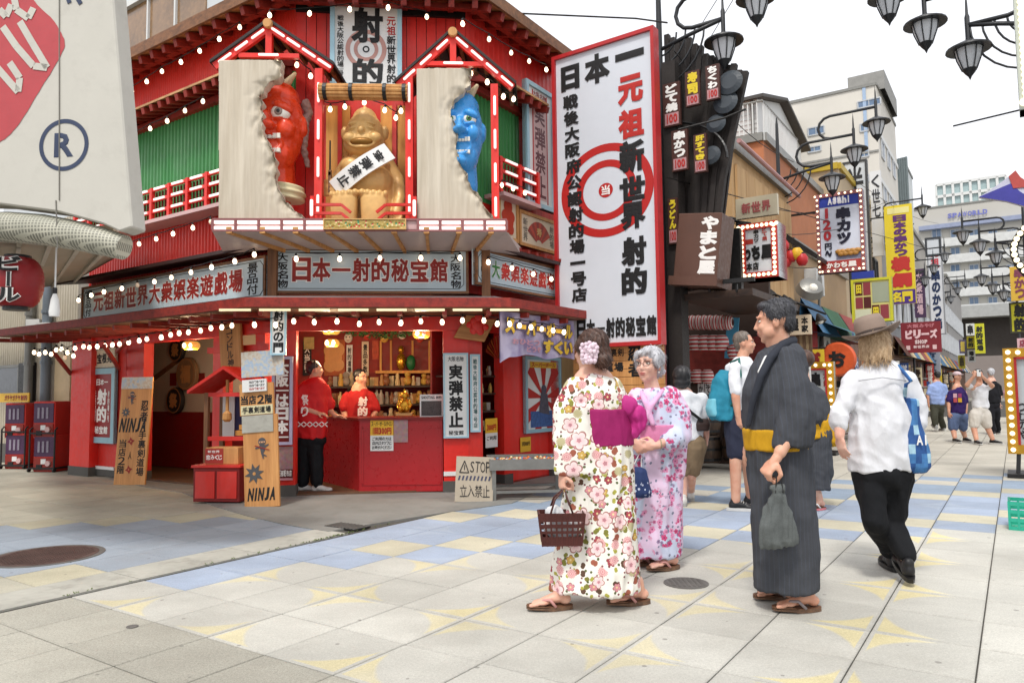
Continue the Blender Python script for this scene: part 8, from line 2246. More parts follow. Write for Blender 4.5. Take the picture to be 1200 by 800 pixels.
def floral_mat():
 m,b=newmat('floral_robe_print');uv=tc('UV');col=hexc('#e8e4da')
 def cx_(h_):return hexc(h_)
 for scale,seed,pet,size,c1,c2,c3 in((34,3.3,1,0.26,'#6a6f8a','#7a4a50','#59603a'),(22,1.7,2,0.36,'#6b6a2e','#a6a24a','#5d4638'),(17,8.1,2,0.34,'#b9a34a','#7d7b3a','#9a5a48')):
  msk,edge,heart,r1_,r2_,r,rad=petal_layer(uv,scale,seed,pet,size)
  cc=mixc(r1_.gt(0.5),cx_(c1),cx_(c2));cc=mixc(r2_.gt(0.66),cc,cx_(c3));col=mixc(msk*r1_.gt(0.58),col,cc)
 msk,edge,heart,r1_,r2_,r,rad=petal_layer(uv,15.5,5.5,5,0.38)
 cc=mixc(r1_.gt(0.4),cx_('#a04850'),cx_('#cf8d92'));cc=mixc(r1_.gt(0.75),cc,cx_('#c9a557'));cc=mixc(edge,cc,cx_('#7a3a40'));cc=mixc(heart,cc,cx_('#e6cf9a'));col=mixc(msk*r2_.gt(0.58),col,cc)
 msk,edge,heart,r1_,r2_,r,rad=petal_layer(uv,12.5,12.9,16,0.34)
 ringm=((r/rad)*3.0).frac().gt(0.55);cc=mixc(ringm,cx_('#c98088'),cx_('#e6c4bd'));cc=mixc(r1_.gt(0.6),cc,cx_('#b7ae88'));col=mixc(msk*r2_.gt(0.68),col,cc)
 msk,edge,heart,r1_,r2_,r,rad=petal_layer(uv,7.4,2.2,5,0.38,0.85)
 cc=mixc(mapr(r/rad,0.1,0.95),cx_('#e9b9bd'),cx_('#f0dcd8'));cc=mixc((r/rad).gt(0.84),cc,cx_('#a87874'));
 cc=mixc(heart,cc,cx_('#b9838a'));col=mixc(msk*r1_.gt(0.42),col,cc)
 o=tc('Object');setp(b,color=col,rough=0.8,spec=0.2,normal=bumpn(noi(vmul(o,(1,1,0.5)),15,3),0.45,0.012));return m
def lavender_mat():
 m,b=newmat('lavender_robe_print');uv=tc('UV');o=tc('Object');u,v,w=sep(uv)
 band=mapr(noi(vmul(uv,(5,1.2,1)),1.0,2),0.47,0.53);col=mixc(band,hexc('#c3cbe0'),hexc('#dcc3dc'))
 cl=mapr(noi(vmul(uv,(1,1,1)),6.0,2),0.46,0.52)
 for scale,seed,pet,size,c1,c2,thr in((30,2.1,5,0.42,'#c06a92','#8a7a9a',0.35),(20,7.7,5,0.44,'#c24a78','#d98ab0',0.3)):
  msk,edge,heart,r1_,r2_,r,rad=petal_layer(uv,scale,seed,pet,size);cc=mixc(r1_.gt(0.5),hexc(c1),hexc(c2));cc=mixc(heart,cc,hexc('#7a3a5a'));col=mixc(msk*r2_.gt(thr)*cl,col,cc)
 msk,edge,heart,r1_,r2_,r,rad=petal_layer(uv,26,15.2,2,0.25);col=mixc(msk*r1_.gt(0.75),col,hexc('#7f8298'))
 setp(b,color=col,rough=0.8,spec=0.2,normal=bumpn(noi(vmul(o,(1,1,0.5)),15,3),0.45,0.012));return m
def swoop(px_list,f):return[f.J(*p)for p in px_list]
# ------------------------------------------------ 1. woman in the floral robe
f=Fig(692,4.25,'woman in a cream floral summer robe with a pink flower in her brown bun');J=f.J
HC=J(692,411,0.0);f.head(HC,-132,0,1.0,SK1,glasses=mat('thin_gold_rim','#8a6a4a',0.3,metal=0.6));f.neck(HC,J(694,440,0.02),0.046,0.055)
for hx,yy in((-0.06,-0.02),(0.06,0.06)):pass
f.limb((*J(683,520,0),0.09),(*J(686,610,-0.0),0.058),(*J(668,668,-0.0),0.045),(*J(655,695,-0.02),0.036));f.limb((*J(712,520,0.04),0.09),(*J(722,610,0.06),0.058),(*J(741,685,0.05),0.038))
a1,a2=f.F(652,-0.02),f.F(742,0.06);a1=(a1[0],a1[1],0.13);a2=(a2[0],a2[1],0.13)
f.foot(a1,-82,0.235,lift=0.028);f.foot(a2,-78,0.235,lift=0.028)
f.limb((*J(676,462,-0.05),0.045),(*J(662,520,-0.10),0.038),(*J(659,549,-0.12),0.027));T=f.hand(J(659,553,-0.12),(-0.05,0.0,-1),(0.7,0.3,0),1,1.25,0.98,0.3);G1=Vector(f.grip)
ell(f.b,J(696,470,0.02),(0.15,0.12,0.22))
f.finish(SK1)
FLO=floral_mat()
mb=MB()
def jr(px,py,rx,ry,dy=0.0,tx=0,ty=0):p=J(px,py,dy);return(p[0],p[1],p[2],rx,ry,tx,ty)
loft(mb,[jr(697,691,0.262,0.18,0.02),jr(698,668,0.250,0.18,0.02),jr(700,620,0.225,0.165,0.02),jr(703,560,0.195,0.165,0.02),jr(705,520,0.178,0.155,0.02),jr(702,490,0.165,0.14,0.02),jr(699,462,0.165,0.135,0.02),jr(696,447,0.12,0.11,0.02),jr(694,437,0.07,0.08,0.02)],36)
chain(mb,[(*J(674,455,-0.04),0.070),(*J(664,480,-0.08),0.075),(*J(662,515,-0.10),0.070)]);chain(mb,[(*J(718,455,0.08),0.070),(*J(729,480,0.12),0.072),(*J(733,505,0.05),0.06)])
sv=[J(652,478,-0.12),J(649,553,-0.13),J(698,559,-0.10),J(700,500,-0.08)]
loft(mb,[jr(673,556,0.118,0.035,-0.12),jr(673,530,0.112,0.045,-0.12),jr(672,500,0.095,0.06,-0.10),jr(672,475,0.08,0.07,-0.08)],20,power=3)
loft(mb,[jr(728,556,0.05,0.035,0.18),jr(728,530,0.05,0.045,0.18),jr(728,490,0.06,0.06,0.14)],20,power=3)
kim=sculpt(mb,'robe',FLO,f.t,0.010,3,folds(0.016,13,0.005,1.0,2,1.15),uv=cyl_uv(0.02,0.6,0.75))
ob=MB();loft(ob,[jr(704,521,0.188,0.162,0.02),jr(703,500,0.182,0.155,0.02),jr(701,478,0.176,0.15,0.02)],30)
MAG=cloth_mat('magenta_sash','#8f1f5a',0.7)
sculpt(ob,'sash',MAG,f.t,0.010,2,folds(0.003,20,0.004,4,3))
bw=MB()
for(xa,ya,xb,yb_,ra,rb)in((722,492,748,487,0.035,0.055),(720,496,750,498,0.035,0.05),(716,486,735,476,0.035,0.05),(730,480,752,492,0.04,0.045),(720,495,742,507,0.035,0.04)):cap(bw,J(xa,ya,0.10),J(xb,yb_,-0.02),ra,rb)
loft(bw,[jr(716,520,0.065,0.05,0.0),jr(718,500,0.07,0.06,0.0),jr(722,480,0.06,0.05,0.02)],20)
sculpt(bw,'sash_bow',cloth_mat('bright_magenta_sash','#b4307c',0.6),f.t,0.010,1,folds(0.010,26,0.010,1,9))
hb=MB();M=f.M
hb.ball((0,0,0),1.0,18,12,M@Matrix.Translation((0,0.022,0.040)),sc=(0.086,0.098,0.090));hb.ball((0,0,0),1.0,18,12,M@Matrix.Translation((0,0.055,-0.012)),sc=(0.078,0.068,0.075));hb.ball((0,0,0),1.0,18,12,M@Matrix.Translation((0.01,0.10,-0.055)),sc=(0.052,0.045,0.048))
for k in(-1,1):hb.ball((0,0,0),1.0,12,8,M@Matrix.Translation((k*0.066,-0.020,0.028)),sc=(0.020,0.042,0.045))
def comb_hair(fr=90,a=0.003,seed=0):
 def d(co,n):return co+n*(a*math.sin(co.x*fr+co.y*fr*0.8+6*noise.noise(co*9+Vector((seed,0,0))))+0.004*noise.noise(co*30))
 return d
sculpt(hb,'hair',hair_mat('brown_hair','#2c1c15','#5b3a2a'),f.t,0.007,1,comb_hair(150,0.0028))
# flower ornament
fo=MB();random.seed(4)
for i in range(26):
 c_=M@Vector((0.078+random.uniform(0,0.02),0.052+random.uniform(-0.035,0.035),-0.012+random.uniform(-0.045,0.045)));an=random.uniform(0,6)
 for k in range(5):
  a=an+2*PI*k/5;d=Vector((math.cos(a),random.uniform(-0.6,0.1),math.sin(a)))*0.017;fo.ball(c_+d,0.013,6,4,sc=(1,0.35,1))
fo.build('hair_flower',mat('pale_pink_petal','#e2cbd6',0.7,0.12,20),f.t,smooth='all')
SOLE=wood('sandal_wood','#4b3527','#7a5a42',1,20);PKS=mat('pink_strap','#c48e88',0.6)
strands(f,900,0.045,MATS['brown_hair'])
f.sandal(a1,-82,0.235,SOLE,PKS);f.sandal(a2,-78,0.235,SOLE,PKS)
MB().tube([Vector(J(659,550,-0.12))+Vector((0.03*math.cos(a),0.03*math.sin(a),0))for a in[2*PI*i/12 for i in range(13)]],0.005,6).build('wristband',BLACKP,f.t)
# basket held in her hand
bs=thing('wicker_basket','brown lattice basket with two handles hanging from the hand of the floral robe woman','basket',f.t.location+Vector((*Vector(J(658,637,-0.13)).xy,J(658,637,-0.13)[2])))
bo=bs.location-f.t.location
BW=mat('basket_brown','#4b211c',0.45,0.25,8,0.2,50);w0,w1,d0,d1,hh=0.105,0.125,0.06,0.075,0.175
def brect(z,nm,h_,m=BW):
 t_=z/hh;w,d=w0+(w1-w0)*t_,d0+(d1-d0)*t_;mb=MB();mb.box(-w,w,-d-0.003,-d+0.003,z,z+h_).box(-w,w,d-0.003,d+0.003,z,z+h_).box(-w-0.003,-w+0.003,-d,d,z,z+h_).box(w-0.003,w+0.003,-d,d,z,z+h_);return mb.build(nm,m,bs)
brect(0.0,'woven_band',0.05);brect(0.068,'woven_band',0.014);brect(0.098,'woven_band',0.020);brect(0.132,'woven_band',0.045)
n=9
for k in range(n):
 f_=-1+2*k/(n-1)
 for s_ in(-1,1):
  MB().bar((w0*f_,s_*(d0+0.004),0),(w1*f_,s_*(d1+0.004),hh),0.010,0.004,(0,1,0)).build('upright_slat',BW,bs)
MB().box(-w0,w0,-d0,d0,0.0,0.006).build('basket_floor',BW,bs)
g=G1-bo
for s_ in(-1,1):MB().tube([(-0.06,s_*0.07,hh),(-0.035,s_*0.045,hh+(g.z-hh)*0.55),(g.x*0.8,s_*0.01,g.z),(0.035,s_*0.045,hh+(g.z-hh)*0.55),(0.06,s_*0.07,hh)],0.0055,6).build('handle',BW,bs,smooth='all')
lin=MB();ell(lin,(0,0,0.095),(0.095,0.052,0.075));ell(lin,(-0.03,0,0.16),(0.05,0.03,0.045));tl=sculpt(lin,'cloth_bundle',cloth_mat('white_bundle','#cfcfd0',0.8),None,0.009,1,folds(0.01,30,0.008));tl.location=bs.location;tag(tl,'white cloth bundle stuffed inside the brown lattice basket','cloth')
tl.name='cloth_bundle'
# ------------------------------------------------ 2. older woman in lavender
f=Fig(768,5.17,'older woman with silver hair and glasses in a lavender robe, hands joined at her waist');J=f.J
HC=J(760,428,0.0);f.head(HC,-38,-2,1.07,SK3,glasses=mat('dark_red_rim','#4a2428',0.35),old=True);f.neck(HC,J(765,458,0.02),0.046,0.055)
f.limb((*J(762,540,0),0.09),(*J(758,600,-0.02),0.055),(*J(754,648,0.0),0.040));f.limb((*J(778,540,0.02),0.09),(*J(779,600,0.0),0.055),(*J(779,650,-0.05),0.040))
b1,b2=f.F(755,0.10),f.F(780,-0.05);b1=(b1[0],b1[1],0.13);b2=(b2[0],b2[1],0.13)
f.foot(b1,-60,0.23,lift=0.028);f.foot(b2,-66,0.23,lift=0.028)
f.limb((*J(790,468,0.0),0.05),(*J(796,508,-0.06),0.042),(*J(772,521,-0.20),0.027));f.hand(J(769,522,-0.21),(-1,-0.15,0.02),(-0.1,0.9,-0.1),-1,0.75,0.98,0.4)
f.limb((*J(744,468,-0.02),0.05),(*J(738,500,-0.12),0.042),(*J(741,514,-0.22),0.026));f.hand(J(742,516,-0.225),(0.55,-0.1,-0.75),(0.3,0.9,0.1),1,0.7,0.95,0.4);G2=Vector(f.grip)
ell(f.b,J(768,490,0.02),(0.15,0.12,0.22));f.finish(SK3,0.0075)
LAV=lavender_mat();mb=MB()
loft(mb,[jr(768,650,0.185,0.15,0.02),jr(768,620,0.182,0.15,0.02),jr(768,580,0.178,0.15,0.02),jr(769,540,0.178,0.155,0.02),jr(768,515,0.175,0.15,0.02),jr(767,490,0.178,0.145,0.02),jr(767,470,0.165,0.13,0.02),jr(766,462,0.13,0.11,0.02),jr(765,455,0.075,0.08,0.02)],36)
chain(mb,[(*J(784,466,0.0),0.085),(*J(794,485,-0.02),0.09),(*J(795,508,-0.05),0.09),(*J(784,517,-0.14),0.07)]);chain(mb,[(*J(748,466,-0.02),0.075),(*J(740,485,-0.08),0.07),(*J(739,502,-0.12),0.06)])
loft(mb,[jr(786,558,0.095,0.055,-0.04),jr(787,540,0.10,0.06,-0.04),jr(788,515,0.09,0.08,-0.04)],20,power=3);loft(mb,[jr(743,540,0.05,0.05,-0.08),jr(742,520,0.05,0.05,-0.08),jr(741,500,0.05,0.06,-0.08)],18,power=3)
sculpt(mb,'robe',LAV,f.t,0.011,3,folds(0.016,13,0.006,1.0,5,1.15),uv=cyl_uv(0.0,0.6,0.75))
ob=MB();loft(ob,[jr(764,520,0.182,0.165,0.005),jr(764,508,0.180,0.165,0.005),jr(765,497,0.182,0.162,0.005)],30);sculpt(ob,'sash',cloth_mat('rose_sash','#cf7fa6',0.7),f.t,0.011,2)
cr=MB();chain(cr,[(*J(765,496,-0.17),0.018),(*J(757,472,-0.15),0.020),(*J(751,459,-0.06),0.018)]);chain(cr,[(*J(752,498,-0.17),0.018),(*J(764,474,-0.155),0.020),(*J(776,458,-0.05),0.018)]);sculpt(cr,'collar',cloth_mat('pink_lilac_collar','#d9a8cc',0.8),f.t,0.009,2)
M=f.M;hb=MB()
hb.ball((0,0,0),1.0,18,12,M@Matrix.Translation((0.004,0.030,0.046)),sc=(0.088,0.094,0.086));hb.ball((0,0,0),1.0,16,10,M@Matrix.Translation((0,0.068,-0.02)),sc=(0.07,0.05,0.065));hb.ball((0,0,0),1.0,14,10,M@Matrix.Translation((0.01,0.108,-0.04)),sc=(0.038,0.034,0.036))
for k in(-1,1):hb.ball((0,0,0),1.0,12,8,M@Matrix.Translation((k*0.070,-0.008,0.028)),sc=(0.020,0.046,0.052))
chain(hb,[(*(M@Vector((0.03,-0.062,0.088))),0.022),(*(M@Vector((-0.04,-0.066,0.075))),0.024),(*(M@Vector((-0.074,-0.03,0.035))),0.018)])
sculpt(hb,'hair',hair_mat('silver_hair','#8f8f94','#d0d0d4',0.5),f.t,0.007,1,comb_hair(140,0.003,3))
strands(f,900,0.05,MATS['silver_hair'],0.0)
orn=MB();random.seed(6)
for i in range(12):orn.ball(M@Vector((0.045+random.uniform(-0.02,0.02),0.095+random.uniform(-0.02,0.02),-0.03+random.uniform(-0.035,0.03))),0.014,8,5)
orn.build('hair_ornament',mat('white_petal','#d6d3dc',0.7),f.t,smooth='all')
MB().ball(M@Vector((0.074,0.0,-0.048)),0.007,8,6).build('earring',mat('pearl','#d8d4cc',0.25),f.t,smooth='all')
MB().tube([Vector(J(774,520,-0.19))+Vector((0.0,0.03*math.cos(a),0.03*math.sin(a)))for a in[2*PI*i/12 for i in range(13)]],0.006,6).build('bracelet',mat('pale_bracelet','#b9a98c',0.3,metal=0.4),f.t)
f.sandal(b1,-60,0.23,SOLE,PKS);f.sandal(b2,-66,0.23,SOLE,PKS)
p=Vector(J(747,582,-0.22));nb_=thing('drawstring_bag','small navy patterned cloth bag hanging from the joined hands of the older woman','bag',f.t.location+p);
m,bb=newmat('navy_print_cloth');o1=tc('Object');v=vor(o1,42,'F1');x_,y_,z_=sep(o1);setp(bb,color=mixc(X(v.outputs['Distance']).lt(0.33)*z_.lt(0.10),hexc('#1f3260'),hexc('#b9c2d8')),rough=0.8)
mb=MB();loft(mb,[(0,0,0.0,0.085,0.04),(0,0,0.03,0.09,0.055),(0,0,0.10,0.080,0.05),(0,0,0.17,0.065,0.04),(0,0,0.195,0.05,0.02)],24,power=2.6);sculpt(mb,'pouch',m,nb_,0.008,2,folds(0.006,30,0.004))
g=G2-p;MB().tube([(-0.03,0,0.19),(g.x,g.y,g.z),(0.03,0,0.19)],0.004,6).build('cord',WHITE,nb_)
# ------------------------------------------------ 3. man in the dark robe
f=Fig(915,4.2,'black haired man in a charcoal robe with a mustard sash, seen in profile facing left');J=f.J
HC=J(907,377,0.0);f.head(HC,-112,5,1.06,SK2,brow=True,lips=True);f.neck(HC,J(915,410,0.02),0.064,0.075)
for k in(-1,1):f.b.ball((0,0,0),1.0,14,10,f.M@Matrix.Translation((k*0.036,-0.024,-0.052)),sc=(0.032,0.044,0.040))
f.limb((*J(905,520,-0.06),0.09),(*J(905,620,-0.08),0.06),(*J(924,690,-0.08),0.042));f.limb((*J(915,520,0.08),0.09),(*J(905,620,0.10),0.06),(*J(902,675,0.12),0.042))
m1,m2=f.F(937,-0.06),f.F(913,0.18);m1=(m1[0],m1[1],0.14);m2=(m2[0],m2[1],0.14)
f.limb((*J(926,660,-0.06),0.045),(m1[0],m1[1],0.12,0.040));f.foot(m1,-86,0.26,lift=0.028);f.foot(m2,-84,0.26,lift=0.028)
f.limb((*J(925,430,-0.13),0.055),(*J(932,492,-0.18),0.046),(*J(914,530,-0.24),0.033));T=f.hand(J(909,538,-0.245),(-0.65,-0.05,-0.75),(0.55,0.45,-0.5),1,1.15,1.1,0.3);G3=Vector(f.grip)
f.limb((*J(895,430,0.14),0.06),(*J(890,485,0.14),0.050),(*J(878,515,0.10),0.033));f.hand(J(877,519,0.09),(-0.15,-0.1,-1),(0.9,0.3,0),-1,0.35,1.08,0.6)
ell(f.b,J(910,460,0.0),(0.14,0.17,0.25));f.finish(SK2)
DRK=cloth_mat('charcoal_robe_cloth','#424449',0.9,300,(46,0.14,hexc('#474b54')),0.16)
mb=MB()
loft(mb,[jr(921,688,0.168,0.185,0.0),jr(920,660,0.170,0.185,0.0),jr(917,600,0.172,0.185,0.0),jr(914,545,0.175,0.185,0.0),jr(911,512,0.168,0.18,0.0),jr(908,490,0.172,0.185,0.0),jr(908,455,0.170,0.195,0.0),jr(912,430,0.155,0.19,0.0),jr(916,413,0.125,0.14,0.0),jr(919,402,0.075,0.08,0.01)],36)
chain(mb,[(*J(923,422,-0.12),0.080),(*J(930,455,-0.16),0.092),(*J(932,492,-0.19),0.095),(*J(926,510,-0.21),0.070)])
loft(mb,[jr(928,524,0.105,0.06,-0.20),jr(930,505,0.105,0.07,-0.20),jr(932,480,0.09,0.08,-0.18),jr(931,455,0.08,0.07,-0.16)],20,power=3)
chain(mb,[(*J(900,425,0.12),0.075),(*J(890,460,0.14),0.080),(*J(886,492,0.13),0.07)]);loft(mb,[jr(885,517,0.055,0.05,0.13),jr(885,500,0.06,0.05,0.13),jr(886,480,0.06,0.05,0.13)],18,power=3)
sculpt(mb,'robe',DRK,f.t,0.010,3,folds(0.016,12,0.006,0.8,11,1.3),uv=cyl_uv(0.0,0.55,0.7))
ob=MB();loft(ob,[jr(911,527,0.180,0.192,0.0),jr(910,514,0.176,0.19,0.0),jr(909,502,0.178,0.19,0.0)],30);MUS=cloth_mat('mustard_sash','#bd8f1e',0.75);sculpt(ob,'sash',MUS,f.t,0.010,2,folds(0.003,20,0.004,5,3))
cr=MB();chain(cr,[(*J(877,498,-0.095),0.016),(*J(882,470,-0.135),0.020),(*J(892,440,-0.165),0.022),(*J(903,419,-0.150),0.024),(*J(917,404,-0.095),0.026),(*J(929,399,-0.01),0.028),(*J(928,401,0.08),0.022),(*J(905,412,0.12),0.018)]);sculpt(cr,'collar',cloth_mat('dark_collar_cloth','#34373f',0.9),f.t,0.008,2)
cr=MB();chain(cr,[(*J(889,436,-0.146),0.008),(*J(898,419,-0.135),0.014)]);sculpt(cr,'inner_collar',WHITE,f.t,0.007,1)
M=f.M;hb=MB()
hb.ball((0,0,0),1.0,18,12,M@Matrix.Translation((0,0.028,0.050)),sc=(0.078,0.092,0.078));hb.ball((0,0,0),1.0,16,10,M@Matrix.Translation((0,0.070,0.0)),sc=(0.062,0.040,0.065));hb.ball((0,0,0),1.0,14,8,M@Matrix.Translation((0,-0.038,0.090)),sc=(0.058,0.040,0.026))
for k in(-1,1):hb.ball((0,0,0),1.0,12,8,M@Matrix.Translation((k*0.069,0.012,0.040)),sc=(0.013,0.046,0.042))
def spiky(co,n):return co+n*(0.004*noise.noise(Vector((co.x*60,co.y*60,co.z*25)))+0.002*noise.noise(co*150))
sculpt(hb,'hair',hair_mat('black_grey_hair','#17171a','#4a4a50',0.5),f.t,0.006,1,spiky)
strands(f,1100,0.028,MATS['black_grey_hair'],0.6)
GST=mat('grey_strap','#8a7f80',0.6);f.sandal(m1,-86,0.26,SOLE,GST);f.sandal(m2,-84,0.26,SOLE,GST)
p=Vector(J(914,640,-0.26));pb_=thing('drawstring_pouch','grey cloth drawstring pouch dangling from the hand of the man in the charcoal robe','bag',f.t.location+p)
mb=MB();loft(mb,[(0.0,0,0.0,0.10,0.03,0.1,0),(0.0,0,0.03,0.105,0.045,0.1,0),(-0.01,0,0.11,0.095,0.05),(-0.008,0,0.20,0.068,0.04),(0,0,0.262,0.034,0.026),(0,0,0.28,0.024,0.02),(0,0,0.30,0.040,0.028),(0,0,0.318,0.036,0.024)],24)
sculpt(mb,'pouch',cloth_mat('grey_pouch_cloth','#5c605f',0.95,200,var=0.3),pb_,0.0075,2,folds(0.010,34,0.004,0.6,4))
g=G3-p
for s_ in(-1,1):MB().tube([(s_*0.02,-0.02,0.28),(s_*0.012,-0.02,0.36),(g.x+s_*0.004,g.y,g.z)],0.0035,6).build('cord',BLACKP,pb_)
# ------------------------------------------------ 4. robe wearer behind him
f=Fig(952,7.5,'robe wearer with a yellow bow, almost hidden behind the man in the charcoal robe');J=f.J
HC=J(940,425,0.0);f.head(HC,-90,0,1.0,SK1,detail=False);f.neck(HC,J(943,450,0.0))
c1_=f.F(955,0.0);c1_=(c1_[0],c1_[1],0.13);f.limb((*J(956,540,0),0.07),(*J(957,575,0),0.045),(c1_[0],c1_[1],0.12,0.036));f.foot(c1_,-70,0.23,lift=0.028)
c2_=f.F(946,0.15);c2_=(c2_[0],c2_[1],0.13);f.limb((*J(945,540,0.1),0.07),(c2_[0],c2_[1],0.12,0.036));f.foot(c2_,-70,0.23,lift=0.028);ell(f.b,J(950,500,0.0),(0.12,0.10,0.42));f.finish(SK1,0.011)
mb=MB();loft(mb,[jr(954,573,0.155,0.15),jr(955,545,0.175,0.15),jr(956,510,0.17,0.15),jr(954,480,0.165,0.14),jr(950,460,0.14,0.13),jr(945,448,0.07,0.07)],28);chain(mb,[(*J(948,460,-0.1),0.07),(*J(955,490,-0.15),0.07)])
sculpt(mb,'robe',DRK,f.t,0.014,3,folds(0.02,12,0.008,0.8,4,1.2),uv=cyl_uv(0.0,0.6,0.7))
mb=MB();loft(mb,[jr(956,512,0.18,0.16),jr(955,492,0.178,0.155)],24);chain(mb,[(*J(966,495,-0.05),0.06),(*J(974,490,-0.08),0.07)]);chain(mb,[(*J(966,500,-0.05),0.06),(*J(975,515,-0.06),0.075)]);sculpt(mb,'sash_bow',MUS,f.t,0.014,2,folds(0.015,20,0.01))
hb=MB();hb.ball((0,0,0),1.0,14,10,f.M@Matrix.Translation((0,0.03,0.04)),sc=(0.088,0.098,0.095));sculpt(hb,'hair',MATS['brown_hair'],f.t,0.012,1)
f.sandal(c1_,-70,0.23,mat('pink_sandal','#c9737a',0.5),WHITE);f.sandal(c2_,-70,0.23,MATS['pink_sandal'],WHITE)
# ------------------------------------------------ generic clothed figure
def dressed(x0,Y,label,headp,yaw,torso,arms,legs,shoes,skin,shirt,pants,hair,short_sleeve=True,voxel=0.011,sleeve_r=0.065,hairfn=None,legr=(0.085,0.062,0.045),cover=None,shoe_m=None,sole_m=None,hsc=1.0,det=True,glasses=None,tname='shirt',pname='trousers',seed=0,pitch=0,leg_len='shorts',tight=1.0):
 """all positions are photo positions at depth Y; arms: [(shoulder, elbow, wrist, fingers, palm, side, curl)], legs: [(hip, knee, ankle_x, dy, heading, heel_lift)]"""
 f=Fig(x0,Y,label);J=f.J
 HC=J(*headp);f.head(HC,yaw,pitch,hsc,skin,detail=det,glasses=glasses);top=torso[-1];f.neck(HC,J(top[0],top[1],0.01),0.052*hsc,0.06)
 grips=[]
 for sh,el,wr,fd,pn,side,curl in arms:
  f.limb((*J(*sh),0.055),(*J(*el),0.045),(*J(*wr),0.030));f.hand(J(*wr),fd,pn,side,curl,1.0,0.5);grips.append(Vector(f.grip))
 for hp,kn,ax,dy,hd,lift in legs:
  an=f.F(ax,dy);g_=0.68 if leg_len=='long' else 1.0;f.limb((*J(*hp),legr[0]*g_),(*J(*kn),legr[1]*g_),(an[0],an[1],0.10+lift,legr[2]*g_))
 t0=torso[len(torso)//2];ell(f.b,J(t0[0],t0[1],0.0),(0.12,0.09,0.20));f.finish(skin,max(0.0075,voxel*0.8))
 mb=MB();loft(mb,[(*J(t[0],t[1],t[4]if len(t)>4 else 0.0),t[2],t[3])for t in torso],30)
 for i,(sh,el,wr,fd,pn,side,curl)in enumerate(arms):
  a,b_,c_=Vector(J(*sh)),Vector(J(*el)),Vector(J(*wr))
  if short_sleeve:chain(mb,[(*a,sleeve_r*1.05),(*a.lerp(b_,0.75),sleeve_r)])
  else:chain(mb,[(*a,sleeve_r*1.1),(*b_,sleeve_r),(*b_.lerp(c_,short_sleeve if short_sleeve else 0.45),sleeve_r*0.9)])
 sh_o=sculpt(mb,tname,shirt,f.t,voxel,2,folds(0.018,8,0.010,1.6,seed,1.6))
 mb=MB()
 for hp,kn,ax,dy,hd,lift in legs:
  an=Vector(f.F(ax,dy));h_,k_=Vector(J(*hp)),Vector(J(*kn))
  if leg_len=='shorts':chain(mb,[(*h_,legr[0]*1.45*tight),(*h_.lerp(k_,0.8),legr[1]*1.65*tight)])
  else:chain(mb,[(*h_,legr[0]*1.35*tight),(*k_,legr[1]*1.35*tight),(an.x,an.y,0.13+lift,legr[2]*1.65*tight)])
 bt_=torso[0];ell(mb,J(bt_[0],bt_[1]+2,0.0),(bt_[2]*0.95,bt_[3]*0.95,0.12));sculpt(mb,pname,pants,f.t,voxel,2,folds(0.010,12,0.006,1.0,seed+5))
 for hp,kn,ax,dy,hd,lift in legs:
  an=f.F(ax,dy);f.shoe((an[0],an[1],0.1),hd,0.26,shoe_m,sole_m,pitch=-lift*330 if lift else 0,base=lift)
 hb=MB();M=f.M
 if hairfn:hairfn(hb,M)
 else:
  hb.ball((0,0,0),1.0,16,10,M@Matrix.Translation((0,0.030,0.046)),sc=(0.084,0.092,0.082));hb.ball((0,0,0),1.0,14,8,M@Matrix.Translation((0,0.070,0.0)),sc=(0.066,0.045,0.065))
 sculpt(hb,'hair',hair,f.t,max(0.007,voxel*0.7),1,comb_hair(120,0.003,seed))
 f.grips=grips
 return f
BLK=mat('black_shoe','#1c1c1e',0.5,0.15,8);WHS=mat('white_shoe','#c9c7c2',0.6,0.1,8);GSOLE=mat('grey_sole','#9a9a98',0.7)
BHAIR=hair_mat('black_hair','#100f11','#2e2b2d',0.4);GBH=hair_mat('grey_brown_hair','#4a4038','#7d7268');BLH=hair_mat('blond_hair','#9a7a56','#d8bd98',0.5)
WTEE=cloth_mat('white_cotton','#d9dade',0.85,240,var=0.05)
# 5. walker with the hat
def longhair(hb,M):
 hb.ball((0,0,0),1.0,16,10,M@Matrix.Translation((0,0.025,0.03)),sc=(0.088,0.098,0.085));
 for k in range(9):
  a=R(-60+15*k)+PI/2;x,y=math.cos(a)*0.075,0.02+math.sin(a)*0.075
  chain(hb,[(*(M@Vector((x,y,0.02))),0.028),(*(M@Vector((x*1.12,y*1.08+0.01,-0.05))),0.022),(*(M@Vector((x*1.25,y*1.1+0.012,-0.095-0.012*(k%3)))),0.011)])
f=dressed(1038,4.75,'person walking away in a brown felt hat, loose white shirt and black trousers',(1026,403,0.0),150,[(1034,552,0.195,0.15),(1033,530,0.198,0.15),(1032,500,0.188,0.145),(1032,470,0.182,0.14),(1032,445,0.178,0.13),(1031,431,0.145,0.10),(1030,421,0.07,0.07)],[((1003,444,0.0),(985,482,-0.02),(984,511,-0.08),(0.1,-0.1,-1),(0.8,0.3,0),-1,0.35),((1062,446,0.0),(1073,484,0.03),(1070,512,0.0),(-0.1,0,-1),(-0.8,0.3,0),1,0.5)],[((1020,560,0.0),(1024,610,-0.06),1036,0.28,170,0.0),((1050,560,0.0),(1044,612,0.05),1052,-0.08,168,0.05)],None,SK3,WTEE,cloth_mat('black_trouser_cloth','#17181b',0.8),BLH,short_sleeve=False,voxel=0.010,sleeve_r=0.064,hairfn=longhair,shoe_m=BLK,sole_m=BLACKP,pitch=3,seed=3,leg_len='long',legr=(0.095,0.068,0.045),tname='shirt',glasses=mat('dark_red_sunglasses','#3a1218',0.3),tight=0.80)
for o_ in list(f.t.children):
 if o_.name.startswith('hair'):pass
mb=MB();J=f.J
